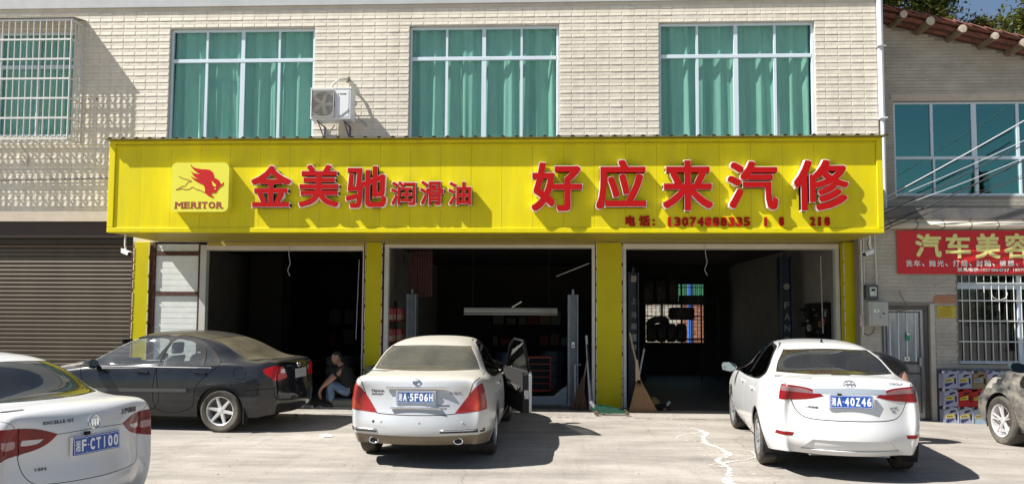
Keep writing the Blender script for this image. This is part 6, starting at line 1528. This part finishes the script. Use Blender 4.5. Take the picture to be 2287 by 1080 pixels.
def hand(V, E, R_, wrist_i, w, d, side, s=1.):
    """palm with thumb and four fingers curling downwards; w wrist position, d pointing direction"""
    w = Vector(w); d = Vector(d).normalized(); sd = Vector(side).normalized(); dn = d.cross(sd).normalized()
    p1 = w+d*.045*s; chain_pts = []
    pi = chain(V, E, R_, [(tuple(p1), (.030*s, .016*s)), (tuple(w+d*.08*s), (.034*s, .014*s))], wrist_i)
    for k, (off, L) in enumerate([(-.030, .062), (-.010, .075), (.010, .072), (.028, .056)]):
        b = w+d*.088*s+sd*off*s
        chain(V, E, R_, [(tuple(b), .0095*s), (tuple(b+d*L*.45*s+dn*.010*s), .0088*s), (tuple(b+d*L*.80*s+dn*.028*s), .008*s), (tuple(b+d*L*s+dn*.045*s), .007*s)], pi)
    b = w+d*.03*s-sd*.030*s; chain(V, E, R_, [(tuple(b), .011*s), (tuple(b+d*.03*s-sd*.022*s), .010*s), (tuple(b+d*.058*s-sd*.024*s+dn*.012*s), .008*s)], pi-1)
# man sitting low, forearms on his knees
mn = thing('person', 'person in black T-shirt and faded jeans sitting low in the left bay, forearms on knees', 'person', (-3.72, -.42, .10))
V, E, Q = [], [], []
pel = chain(V, E, Q, [((.10, 0, .33), .12), ((.06, 0, .45), .12), ((.0, 0, .62), .13), ((-.065, 0, .745), .075), ((-.095, -.005, .79), .052), ((-.13, -.01, .84), .05)])
neck = 3
for s, sh, el, wr_, hd in ((-1, (-.03, -.175, .695), (-.20, -.20, .52), (-.40, -.13, .36), (-.25, .1, -.8)), (1, (-.09, .16, .70), (-.30, .12, .53), (-.46, -.01, .31), (-.05, -.1, -.9))):
    i = chain(V, E, Q, [(sh, .055), (tuple((Vector(sh)+Vector(el))/2), .050), (el, .043), (tuple((Vector(el)*.6+Vector(wr_)*.4)), .042), (wr_, .027)], neck-1)
    hand(V, E, Q, i, wr_, hd, (0, 1, 0))
for s, hp, kn, an in ((-1, (.07, -.10, .30), (-.22, -.14, .46), (-.20, -.13, .09)), (1, (.07, .10, .30), (-.30, .10, .42), (-.32, .08, .08))):
    chain(V, E, Q, [(hp, .085), (tuple((Vector(hp)+Vector(kn))/2), .075), (kn, .055), (tuple((Vector(kn)+Vector(an))/2), .05), (an, .036)], 0)
skin_mesh('body', V, E, Q, m_skin, mn, 2)
V, E, Q = [], [], []
chain(V, E, Q, [((.13, 0, .27), .158), ((.09, 0, .42), .165), ((.015, 0, .60), .172), ((-.045, 0, .715), .125), ((-.085, 0, .775), .066)])
for sh, el in (((-.03, -.175, .70), (-.20, -.20, .52)), ((-.09, .16, .70), (-.30, .12, .53))):
    a = Vector(sh); b = Vector(el); chain(V, E, Q, [(sh, .084), (tuple(a.lerp(b, .45)), .074), (tuple(a.lerp(b, .66)), .068)], 2)
skin_mesh('shirt', V, E, Q, m_blk, mn, 2)
V, E, Q = [], [], []
chain(V, E, Q, [((.10, 0, .29), .135), ((.06, 0, .36), .13)])
for hp, kn, an in (((.06, -.10, .29), (-.22, -.14, .455), (-.20, -.13, .10)), ((.06, .10, .29), (-.30, .10, .415), (-.32, .08, .09))):
    a, b, c = Vector(hp), Vector(kn), Vector(an); chain(V, E, Q, [(hp, .105), (tuple(a.lerp(b, .5)), .092), (tuple(a.lerp(b, .93)), .074), (tuple(b+Vector((-.012, 0, -.03))), .070), (tuple(b.lerp(c, .5)), .064), (tuple(b.lerp(c, .95)), .060)], 0)
skin_mesh('jeans', V, E, Q, m_jean, mn, 2)
for an, tz in (((-.20, -.13), -.17), ((-.32, .08), -.16)):
    V, E, Q = [], [], []; chain(V, E, Q, [((an[0]+.03, an[1], .05), .042), ((an[0]-.05, an[1], .045), .044), ((an[0]+tz*.8, an[1]-.02, .035), .038), ((an[0]+tz-.01, an[1]-.02, .03), .026)])
    o = skin_mesh('shoe', V, E, Q, m_shoe, mn, 2); MB().prism([(an[0]+.07, an[1]-.03), (an[0]+.07, an[1]+.03), (an[0]-.09, an[1]+.04), (an[0]+tz-.03, an[1]+.01), (an[0]+tz-.03, an[1]-.04), (an[0]-.09, an[1]-.06)], .002, .02, axis='z').obj('sole', m_sole, o)
head(mn, (-.16, -.02, .905), (-.55, -.85, -.10))
ST = thing('old_car_seat', 'grey green low seat with rounded backrest that the sitting man rests on', 'seat', (-3.60, -.40, .10))
m_seat = mat('grey_green_seat', (.13, .15, .13), rough=.8, var=.3)
bevel(MB().box(-.30, .22, -.24, .24, .02, .17).obj('cushion', m_seat, ST), .05, 3)
bevel(MB().obox((.30, 0, .42), (.07, 0, -.02), (0, .24, 0), (.10, 0, .34)).obj('backrest', m_seat, ST), .05, 4)
bevel(MB().box(-.28, .25, -.22, .22, 0, .03).obj('base', m_steel, ST), .005)
# mechanic bending into the white car
mc = thing('person', 'person in a black jacket bending over behind the right flank of the white saloon', 'person', (4.95, -3.25, .02))
mc.scale = (1.06, 1.06, 1.06)
hipz = .93
V, E, Q = [], [], []
chain(V, E, Q, [((.10, 0, .92), .12), ((0, 0, 1.02), .12), ((-.15, -.02, 1.12), .13), ((-.33, -.04, 1.16), .08), ((-.40, -.05, 1.13), .055), ((-.45, -.06, 1.10), .05)])
for s in (-1, 1):
    i = chain(V, E, Q, [((-.28, s*.17-.04, 1.13), .055), ((-.27, s*.20-.06, .98), .048), ((-.25, s*.21-.06, .86), .042), ((-.36, s*.18-.05, .80), .038), ((-.46, s*.14-.05, .76), .027)], 2)
    hand(V, E, Q, i, (-.46, s*.14-.05, .76), (-1, 0, -.3), (0, 1, 0))
    chain(V, E, Q, [((.10, s*.10, .86), .09), ((.08, s*.11, .66), .078), ((.04, s*.11, .47), .056), ((.08, s*.11, .27), .052), ((.12, s*.11, .08), .036)], 0)
skin_mesh('body', V, E, Q, m_skin, mc, 2)
V, E, Q = [], [], []
chain(V, E, Q, [((.14, 0, .86), .155), ((.04, 0, 1.0), .16), ((-.13, -.02, 1.11), .17), ((-.30, -.04, 1.15), .11)])
for s in (-1, 1): chain(V, E, Q, [((-.26, s*.17-.04, 1.13), .08), ((-.27, s*.20-.06, 1.02), .072), ((-.26, s*.21-.06, .94), .066)], 2)
skin_mesh('jacket', V, E, Q, mat('black_jacket', (.014, .014, .015), rough=.45, var=.4, vscale=8), mc, 2)
V, E, Q = [], [], []
chain(V, E, Q, [((.12, 0, .88), .13), ((.10, 0, .80), .12)])
for s in (-1, 1): chain(V, E, Q, [((.10, s*.10, .80), .105), ((.08, s*.11, .64), .092), ((.04, s*.11, .46), .072), ((.08, s*.11, .27), .066), ((.12, s*.11, .09), .062)], 0)
skin_mesh('trousers', V, E, Q, mat('dark_trousers', (.02, .02, .024), rough=.9), mc, 2)
for s in (-1, 1):
    V, E, Q = [], [], []; chain(V, E, Q, [((.15, s*.11, .05), .042), ((.06, s*.11, .045), .044), ((-.04, s*.12, .035), .038), ((-.08, s*.12, .03), .026)]); skin_mesh('shoe', V, E, Q, m_shoe, mc, 2)
head(mc, (-.52, -.07, 1.05), (-.75, -.15, -.65), up=(-.6, 0, .7))

# ================================================================= WORKSHOP EQUIPMENT
m_lift = mat('blue_grey_lift_paint', (.20, .235, .27), rough=.45, var=.25, vscale=5); m_liftd = mat('dark_navy_lift_paint', (.018, .028, .055), rough=.45, var=.3)
lf = thing('car_lift', 'blue grey two post car lift with raised cross arm in the middle bay', 'car lift', (-1.15, .75, .10))
def post(x, y, z1, m, par, w=.10):
    o = MB().box(x-w, x-w+.03, y-.13, y+.13, 0, z1).box(x+w-.03, x+w, y-.13, y+.13, 0, z1).box(x-w+.03, x+w-.03, y+.0, y+.02, .0, z1).box(x-w+.03, x-w+.05, y-.12, y-.10, 0, z1).obj('post', m, par); bevel(o, .006)
    MB().box(x-w-.10, x+w+.06, y-.2, y+.2, 0, .02).box(x-.02, x+.02, y-.05, y+.0, z1, z1+.10).obj('base_plate', m, par); return o
p1_ = post(1.665, -.35, 2.12, m_lift, lf); p2_ = post(-1.62, .45, 2.14, m_lift, lf)
MB().prism([(1.55, 0), (1.55, .36), (1.44, .30), (1.30, .17), (.72, .15), (.72, 0)], -.42, -.36).obj('gusset', m_lift, lf)
MB().prism([(-1.55, 0), (1.3, 0), (1.3, .14), (-1.55, .14)], -.30, -.16).obj('floor_beam', m_lift, lf)
bevel(MB().box(1.635, 1.695, -.495, -.482, 1.10, 1.21).obj('control_box', m_acw, p1_), .006); MB().box(1.65, 1.68, -.4985, -.496, 1.12, 1.16).obj('symbol', MATS['blue_paint'], p1_)
MB().tube([(1.70, -.52, .0), (1.70, -.52, .78), (1.81, -.52, .78)], .014, 8).obj('lever', m_steel, lf)
fx = thing('lamp_rail', 'long pale metal rail hanging level deep inside the middle bay', 'rail', (-.75, 1.6, 1.88))
m_rail = mat('pale_rail', (.36, .36, .33), rough=.5, var=.15)
MB().box(-.98, .98, -.1, .0, .065, .085).box(-.98, .98, -.06, .0, -.02, .06).box(-.98, .98, -.1, .0, -.06, -.035).obj('rail', m_rail, fx)
for x in (-.8, .8): MB().tube([(x, -.03, .06), (x, -.03, 1.5)], .008, 5).obj('hanger', m_under, fx)
def stick(name, label, cat, a, b, r, m, n=8):
    t = thing(name, label, cat, a); MB().tube([(0, 0, 0), tuple(Vector(b)-Vector(a))], r, n).obj('rod', m, t); return t
stick('ceiling_rod', 'thin pale rod slanting under the ceiling at the right of the middle bay', 'rod', (.20, .9, 2.60), (.84, .5, 2.84), .012, m_rail)
stick('lamp_tube', 'short bright slanted tube above the long rail in the middle bay', 'rod', (-.72, 1.5, 1.98), (-.52, 1.5, 2.10), .016, m_wh)
stick('jack_handle', 'silver pole leaning upright beside the yellow pillar in the middle bay', 'pole', (.80, -.52, .12), (.75, -.10, 1.44), .022, m_steel)
stick('jack_handle', 'silver pole leaning in the dark of the right bay', 'pole', (1.72, .35, .38), (1.90, .5, 1.18), .020, m_steel)
# red oil jugs on a shelf at the left wall of the middle bay
shf = thing('jug_shelf', 'black steel shelf of red jugs against the left wall of the middle bay', 'shelf', (-3.14, 1.2, .10))
for z in (.30, .72, 1.16, 1.58): MB().box(-.14, .16, -.55, .75, z-.012, z).obj('shelf_board', m_trimb, shf)
for x, y in ((-.14, -.55), (.15, -.55), (-.14, .73), (.15, .73)): MB().box(x-.012, x+.012, y-.012, y+.012, 0, 2.0).obj('upright', m_trimb, shf)
jug = MB().prism([(-.055, 0), (.055, 0), (.055, .20), (.02, .27), (-.045, .25), (-.055, .2)], -.045, .045).mesh('jug', mat('red_jug', (.42, .02, .015), rough=.35, var=.2, vscale=9))
jug2 = MB().box(-.04, .04, -.0475, -.0455, .04, .13).mesh('label', mat('jug_label', (.45, .32, .22), rough=.5))
jl = ['lowest', 'second', 'third', 'top']
for zi, z in enumerate((.30, .72, 1.16, 1.58)):
    for k in range(7):
        o = bpy.data.objects.new('jug', jug); C.objects.link(o); o.location = (-3.14+(.09 if k % 2 else .02), .72+k*.16, .10+z+.001); o.rotation_euler = (0, 0, R(15+random.uniform(-8, 8)))
        tag(o, ('front' if k == 0 else ['', 'second', 'third', 'fourth', 'fifth', 'sixth', 'rearmost'][k])+' red jug on the '+jl[zi]+' board of the black shelf', 'jug', 'red jugs on the shelf')
        q = bpy.data.objects.new('label', jug2); C.objects.link(q); q.parent = o
stick('roller_door_motor', 'small black motor on the wall at the top left of the middle bay', 'motor', (-2.80, .5, 2.78), (-2.80, .5, 3.0), .05, m_under)
vb = thing('curtain_strip', 'reddish brown slatted strip hanging high at the left wall of the middle bay', 'strip', (-2.95, 1.9, 2.2))
for i in range(9): MB().box(i*.055, i*.055+.04, 0, .01, 0, 1.0).obj('slat', mat('brown_slat', (.10, .035, .03), rough=.8), vb)
# right bay: navy lift posts with white lettering, tyres on a rack against the window
lr = thing('car_lift', 'dark navy two post lift with white characters standing in the right bay', 'car lift', (3.3, 1.5, .10))
post(-1.50, 0, 2.62, m_liftd, lr, .11); post(1.80, .6, 3.0, m_liftd, lr, .13)
mb = MB()
for ch, z in (('上', 2.03), ('海', 1.74)): mb.text(ch, -1.56, -1.44, z-.07, z+.07, -.135, bold=.004)
mb.obj('characters', mat('dull_white_print', (.20, .20, .19), rough=.6), lr)
for z, h_, m_ in ((2.48, .13, mat('pale_sticker', (.38, .30, .26), rough=.6, var=.5, vscale=30)), (1.50, .12, MATS['dull_white_print']), (1.27, .15, mat('sage_sticker', (.22, .30, .22), rough=.6, var=.3, vscale=20)), (1.08, .10, MATS['dull_white_print'])):
    MB().box(-1.555, -1.445, -.1345, -.132, z-h_/2, z+h_/2).obj('sticker', m_, lr)
mb = MB()
for ch, z in (('F', 1.96), ('A', 1.72), ('N', 1.48), ('B', 1.22), ('A', 1.0)): mb.text(ch, 1.74, 1.86, z-.07, z+.07, .462, bold=.004)
mb.obj('characters', MATS['dull_white_print'], lr)
MB().lathe([(0, .45), (.06, .452), (.07, .46)], 16, 'y', (1.80, 0, 2.36)).obj('badge', MATS['dull_white_print'], lr)
def tyre_thing(label, x, y, z, rx, rz, rad=.31, w=.20, group='loose tyres in the right bay'):
    t = MB(); prof = [(rad*.58, -w*.4), (rad*.66, -w*.5), (rad*.92, -w*.48), (rad, -w*.3), (rad, w*.3), (rad*.92, w*.48), (rad*.66, w*.5), (rad*.58, w*.4), (rad*.58, -w*.4)]
    t.lathe(prof, 28, 'y'); e = thing('spare_wheel', label, 'tyre', (x, y, z), 0, group); e.rotation_euler = (rx, 0, rz); t.obj('tyre', m_tyre, e, smooth=True); return e
rk = thing('tyre_rack', 'dark steel tyre rack standing in front of the barred rear window', 'rack', (3.4, 6.4, .10))
for x in (-.75, .75, 1.2): MB().box(x-.02, x+.02, -.2, -.16, 0, 2.3).obj('upright', m_under, rk)
for z in (1.12, 1.72, 2.12): MB().box(-.8, 1.25, -.24, .24, z-.02, z).obj('rack_board', m_under, rk)
tyre_thing('upper flat tyre lying on the top board with one end against the light', 3.95, 6.4, 2.26, R(90), 0, .36, .24)
for k in range(3): tyre_thing(['left', 'middle', 'right'][k]+' one of three upright tyres crowding the top of the rack', 2.78+k*.33, 6.3, 2.12+.33+.04*k, 0, R(80), .33, .24)
tyre_thing('tyre hanging tilted with daylight through its hole', 2.98, 6.15, 1.62, R(62), R(14), .31, .17)
tyre_thing('single wide tyre lying in the middle of the rack', 3.66, 6.4, 1.72+.17, R(90), 0, .34, .34)
for k in range(4): tyre_thing(['leftmost', 'second', 'third', 'rightmost'][k]+' of the four upright tyres on the lowest rack board', 2.84+k*.27, 6.4, 1.12+.25, 0, R(90), .25, .23)
# parts heap and wall items at the right wall of the right bay
it = thing('tool_board', 'cluttered tool board on the right wall of the right bay', 'tool board', (5.45, 1.2, 1.0))
MB().box(.07, .10, -.5, .9, 0, 1.1).obj('board', m_trimb, it); random.seed(14)
for i in range(34):
    y = random.uniform(-.45, .85); z = random.uniform(.05, 1.0); a, b, c = random.uniform(.02, .10), random.uniform(.02, .09), random.uniform(.03, .14)
    MB().box(.07-a, .069, y, y+b, z, z+c).obj('tool', random.choice([m_trimb, m_steel, MATS['red_jug'] if i % 6 == 0 else m_under, MATS['blue_paint'] if i % 9 == 0 else m_trimb, m_under, mat('cardboard', (.14, .09, .05), rough=.9)]), it)
stick('cord', 'thin pale cord running down the inside wall of the right bay', 'cord', (5.30, .5, 3.0), (5.32, .5, 1.5), .012, m_rail)
stick('chain_hoist', 'thin chain with a small hook hanging in the left bay near the pillar', 'chain', (-3.72, .5, 2.9), (-3.76, .5, 1.32), .008, m_steel)
stick('rope', 'grey rope hanging close to the shutter guide of the left bay', 'rope', (-3.60, .4, 3.0), (-3.60, .4, 1.75), .010, m_rail)
# tyres stacked in the dark of the left bay
for k in range(4): tyre_thing(['lowest', 'second', 'third', 'topmost'][k]+' tyre of the dark stack behind the seated person', -4.35, 1.6, .21+k*.205, R(90), 0, .31, .2, 'stacked tyres in the left bay')
# floor jacks
def floor_jack(label, x, y, rz, sc=1., m=None):
    t = thing('floor_jack', label, 'floor jack', (x, y, .105), rz, 'trolley jacks'); m = m or mat('green_jack_paint', (.012, .075, .045), rough=.35)
    t.scale = (sc,)*3
    for s in (-1, 1): o = MB().prism([(-.28, .05), (-.24, .15), (-.05, .13), (.22, .07), (.30, .045), (.30, .03), (-.2, .03)], s*.11-.008, s*.11+.008).obj('side_plate', m, t); bevel(o, .003)
    MB().prism([(-.18, .08), (-.02, .10), (.20, .085), (.22, .07), (-.15, .05)], -.045, .045).obj('lift_arm', m, t)
    MB().lathe([(0, .115), (.05, .113), (.055, .095), (.02, .085)], 14, 'z', (.19, 0, 0)).obj('saddle', m_trimb, t)
    for xx, r_ in ((.27, .032), (-.22, .036)):
        for s in (-1, 1): MB().lathe([(0, -.02), (r_, -.018), (r_, .018), (0, .02)], 16, 'y', (xx, s*.14, r_)).obj('castor', mat('castor_rust', (.14, .09, .06), rough=.7), t)
    MB().tube([(-.22, -.14, .03), (-.22, .14, .03)], .012, 6).tube([(-.2, 0, .07), (-.30, .0, .20)], .03, 8).obj('yoke', m_steel, t)
    return t
j1 = floor_jack('green low trolley jack on the threshold in front of the third yellow pillar', 1.10, -1.02, 0, 1.08)
MB().tube([(-.28, 0, .18), (-.31, .20, .75), (-.33, .40, 1.10)], .016, 8).obj('handle', m_trimb, j1)
floor_jack('dark trolley jack further inside on the floor of the right bay', 2.02, -.30, R(160), .8, m_trimb)
# brooms
bf = thing('broom', 'brown plaited broom with a broad flat fan leaning at the foot of the yellow pillar', 'broom', (1.72, -.62, .105))
m_br = mat('plaited_palm', (.22, .13, .06), rough=.9, var=.3, vscale=30, stretch=(4, 1, .3))
for i in range(13):
    a = -.24+i*.04; MB().prism([(-.10+i*.004, .56), (-.075+i*.004, .56), (a+.035, .0), (a, .0)], -.02-.001*(i % 2), .012).obj('bristle_bundle', m_br, bf)
MB().prism([(-.12, .54), (-.03, .54), (-.08, .92), (-.12, .95)], -.015, .012).tube([(-.10, 0, .85), (-.20, .18, 1.40)], .015, 8).obj('handle', mat('bleached_wood', (.36, .27, .17), rough=.8), bf)
bt = thing('twig_broom', 'bushy brown twig broom standing left of the silver pole', 'broom', (.58, -.45, .10)); random.seed(9)
mb = MB()
for i in range(160):
    a = random.uniform(0, 6.28); r_ = random.uniform(0, .17); mb.tube([(r_*math.cos(a), r_*.6*math.sin(a), 0), (r_*.5*math.cos(a)+.03, r_*.3*math.sin(a), .3), (.12+random.uniform(-.02, .02), .1, .62)], .004, 3, cap=False)
o = mb.obj('twigs', mat('twig_brown', (.10, .06, .035), rough=.95, var=.4), bt, kind='stuff'); MB().tube([(.11, .09, .55), (.20, .25, 1.05)], .014, 6).obj('handle', m_log, bt)
yb = thing('small_carton', 'small yellow brown carton on the floor behind the broad broom', 'box', (2.02, .3, .10)); MB().prism([(0, 0), (.13, 0), (.15, .10), (.06, .17), (0, .16)], 0, .12).obj('carton', mat('ochre_carton', (.28, .18, .05), rough=.8), yb)
rg = thing('crumpled_tissue', 'crumpled white tissue on the ground left of the pale silver saloon', 'tissue', (-3.18, -3.45, zg(-3.18, -3.45)+.01)); random.seed(4)
bm = bmesh.new(); bmesh.ops.create_icosphere(bm, subdivisions=2, radius=.06)
for v in bm.verts: v.co *= 1+noise.noise(v.co*40)*.9; v.co.z *= .45; v.co.x *= 1.6
me = bpy.data.meshes.new('tissue'); bm.to_mesh(me); bm.free(); me.materials.append(m_wh); o = bpy.data.objects.new('tissue', me); C.objects.link(o); o.parent = rg

# ================================================================= OIL CANS
CANC = {'silver': (.36, .38, .50), 'red': (.36, .015, .015), 'bronze': (.24, .17, .10), 'blue': (.34, .45, .56), 'teal': (.03, .22, .32)}
def can(label, x, z, col, y=-.66):
    t = thing('oil_can', label, 'oil can', (x, y, z), 0, 'oil cans stacked against the neighbour wall')
    m = mat('can_'+col, CANC[col], rough=.35, metal=.2 if col != 'red' else 0, var=.12, vscale=8)
    o = MB().prism([(0, 0), (.235, 0), (.24, .24), (.215, .292), (.10, .295), (.09, .27), (.0, .24)], -.07, .07).obj('body', m, t); bevel(o, .010, 2)
    MB().prism([(.09, .19), (.19, .225), (.20, .25), (.11, .235)], -.0725, -.0705).obj('handle_gap', m_under, t)
    MB().lathe([(.0, .32), (.022, .32), (.024, .285), (.024, .25)], 12, 'z', (.04, 0, -.02)).obj('cap', m_wh if col != 'red' else m, t)
    MB().prism([(.025, .105), (.165, .12), (.165, .19), (.025, .15)], -.0735, -.0708).obj('label', mat('can_label_yellow', (.60, .48, .05), rough=.45) if col in ('silver', 'red', 'blue') else mat('can_label_pale', (.30, .38, .36), rough=.45), t)
    if col == 'silver': MB().prism([(.03, .035), (.06, .03), (.16, .085), (.16, .10), (.03, .085)], -.0735, -.0708).obj('print', mat('can_print_navy', (.02, .03, .12), rough=.45), t)
    MB().box(.19, .215, -.073, -.0708, .08, .18).obj('print', m_trimb, t)
    for q in range(3): MB().box(.04+q*.035, .065+q*.035, -.0755, -.074, .125+q*.004, .145+q*.004).obj('print', MATS.get('can_print_navy') or m_trimb, t)
    return t
CX = 6.93
rows = [(-.035, ['silver', 'silver', 'blue', 'teal', 'silver'], 'bottom row'), (.275, ['silver', 'red', 'red', 'red', 'silver'], 'middle row'), (.585, ['silver', 'silver', 'bronze', 'silver', 'blue', 'red'], 'top row')]
nm = ['first', 'second', 'third', 'fourth', 'fifth', 'sixth']
for z, cols, rn in rows:
    for i, c in enumerate(cols): can({'silver': 'silver grey', 'red': 'bright red', 'bronze': 'bronze brown', 'blue': 'pale blue', 'teal': 'teal and white'}[c]+' oil can, '+nm[i]+' from the left in the '+rn+' of the stack', CX+i*.247+random.uniform(-.004, .004), z, c, -.665+random.uniform(-.008, .008))
pf = thing('plastic_wrap', 'crumpled clear plastic wrap lying on top of the stacked cans', 'plastic wrap', (7.62, -.66, .885))
bm = bmesh.new(); bmesh.ops.create_icosphere(bm, subdivisions=3, radius=.12)
for v in bm.verts: v.co *= 1+noise.noise(v.co*25)*.6; v.co.z = abs(v.co.z)*.35; v.co.x *= 1.3; v.co.y *= .5
me = bpy.data.meshes.new('wrap'); bm.to_mesh(me); bm.free(); me.materials.append(glass('plastic_film', (.8, .82, .85), fac=.12, rough=.15)); o = bpy.data.objects.new('wrap', me); C.objects.link(o); o.parent = pf

# ================================================================= TREES
m_leaf = []
for i, c in enumerate([(.11, .13, .035), (.06, .09, .03), (.17, .165, .05), (.22, .15, .06)]): m_leaf.append(leafmat('leaf_%s' % ['olive', 'dark', 'light', 'autumn'][i], c))
m_bark = mat('tree_bark', (.10, .075, .055), rough=.95, var=.4, bump=.4, stretch=(1, 1, .2))
def tree(label, x, y, h, crown_z, rx, rz, n, seed, pal, conifer=False, leaf=.115):
    rnd = random.Random(seed); t = thing('conifer_tree' if conifer else 'broadleaf_tree', label, 'tree', (x, y, 0), 0, 'trees around the houses')
    tr = MB(); top = h*.93; P = [(rnd.uniform(-.1, .1)*k, rnd.uniform(-.1, .1)*k, top*k/5) for k in range(6)]; tr.tube(P, .24, 8, r2=.03)
    clumps = []
    if not conifer:
        for k in range(26):
            a = rnd.uniform(0, 6.28); el = rnd.uniform(-.55, 1); rr = rnd.uniform(.45, 1); q = Vector((math.cos(a)*rx*rr*math.sqrt(max(0, 1-el*el*.7)), math.sin(a)*rx*rr*math.sqrt(max(0, 1-el*el*.7)), crown_z+el*rz)); clumps.append((q, rnd.uniform(.45, .95)*rx*.36))
            b = Vector(P[3]).lerp(Vector(P[4]), rnd.random()); tr.tube([b, b.lerp(q, .55)+Vector((0, 0, -.15)), q], .07, 5, r2=.012)
    tr.obj('trunk', m_bark, t)
    mb = MB()
    for i in range(n):
        if conifer:
            k = rnd.random()**.8; z = crown_z-rz+2*rz*k; tier = (z*1.6) % 1; R0 = rx*(1-k)*(.55+.45*(1-tier)); a = rnd.uniform(0, 6.28); rr = R0*math.sqrt(rnd.random()); c = Vector((math.cos(a)*rr, math.sin(a)*rr, z-.25*rr)); s = leaf*rnd.uniform(.5, 1.2)
            d = Vector((math.cos(a), math.sin(a), -.35)).normalized(); e = d.cross(Vector((rnd.uniform(-.3, .3), rnd.uniform(-.3, .3), 1))).normalized(); mi = rnd.choice((0, 1, 1))
            mb.add([c-e*s*.16, c+d*s, c+e*s*.16, c-d*s*.4], [(0, 1, 2, 3)], mi)
        else:
            q, cr = clumps[rnd.randrange(len(clumps))]; v = Vector((rnd.gauss(0, 1), rnd.gauss(0, 1), rnd.gauss(0, .8))); c = q+v*cr*.62
            a = Vector((rnd.uniform(-1, 1), rnd.uniform(-1, 1), rnd.uniform(-.6, .6))).normalized(); b = a.cross(Vector((rnd.uniform(-1, 1), rnd.uniform(-1, 1), 1))).normalized(); s = leaf*rnd.uniform(.5, 1.1)
            mb.add([c-a*s, c-b*s*.45, c+a*s, c+b*s*.45], [(0, 1, 2, 3)], pal[(hash((int(q.x*7), seed)) + (0 if rnd.random() < .7 else 1)) % len(pal)] if pal else 0)
    mb.obj('crown', m_leaf, t)
tree('olive green broadleaf tree filling the gap above the left of the terracotta verge', 15.3, 18.5, 16.6, 14.4, 2.15, 2.4, 30000, 1, (0, 2, 0, 1))
tree('yellowing broadleaf tree above the middle of the terracotta verge', 18.9, 17.5, 14.2, 12.3, 2.0, 1.6, 26000, 2, (2, 3, 0, 2))
tree('dark tree at the very right edge rising above the yellowing one', 20.7, 17.0, 16.4, 14.2, 1.1, 1.9, 15000, 3, (1, 0, 1))
tree('thin conifer tip standing between the two broadleaf crowns', 17.2, 19.0, 15.0, 12.0, 1.2, 3.0, 5000, 4, (1,), True, .22)
tree('tall spruce across the yard that only shows as a reflection in the teal window', 26.5, -31, 11.0, 6.4, 2.6, 4.5, 9000, 5, (1,), True, .5)

# dim clutter deep in the workshop
random.seed(31)
for bi, (sx_, lab, w_) in enumerate([(-6.4, 'dim steel shelf of boxes at the back of the left bay', 2.2), (-1.6, 'dim steel shelf of boxes at the back of the middle bay', 2.6), (1.9, 'tall dim shelf of parts between the middle and right bays', .8)]):
    t = thing('parts_shelf', lab, 'shelf', (sx_, 7.6 if bi < 2 else 6.9, .10))
    for x in (0, w_): MB().box(x-.02, x+.02, -.02, .4, 0, 2.2).obj('upright', m_trimb, t)
    for z in (.25, .85, 1.45, 2.05): MB().box(0, w_, 0, .4, z-.02, z).obj('shelf_board', m_trimb, t)
    for z in (.25, .85, 1.45):
        x = .05
        while x < w_-.3:
            a = random.uniform(.15, .35); h_ = random.uniform(.15, .42); MB().box(x, x+a, .02, .35, z+.001, z+h_).obj('carton', random.choice([MATS['cardboard'], m_under, mat('dim_grey_box', (.10, .10, .095), rough=.9), mat('dim_brown_box', (.09, .06, .04), rough=.9), mat('dim_red_box', (.12, .02, .018), rough=.8)]), t); x += a+random.uniform(.02, .12)
for k, (x, y) in enumerate([(-.9, 3.2), (.1, 4.0)]):
    t = thing('oil_drum', ['nearer dark blue drum in the shade of the middle bay', 'farther dark blue drum in the shade of the middle bay'][k], 'drum', (x, y, .10)); MB().lathe([(0, .88), (.27, .88), (.285, .86), (.28, .6), (.29, .59), (.28, .58), (.28, .3), (.29, .29), (.28, .28), (.28, .0), (0, 0)], 24, 'z').obj('drum', m_liftd, t, smooth=True)
t = thing('tool_trolley', 'dark red tool trolley standing in the shade of the middle bay', 'trolley', (-.2, 1.9, .10)); bevel(MB().box(-.3, .3, -.2, .2, .12, .85).obj('cabinet', MATS['red_jug'], t), .01)
for i in range(5): MB().box(-.28, .28, -.212, -.2005, .16+i*.135, .28+i*.135).obj('drawer', m_trimb, t)
for s in (-1, 1):
    for q in (-1, 1): MB().lathe([(0, -.02), (.05, -.02), (.05, .02), (0, .02)], 12, 'y', (s*.24, q*.15, .05)).obj('castor', m_trimb, t)
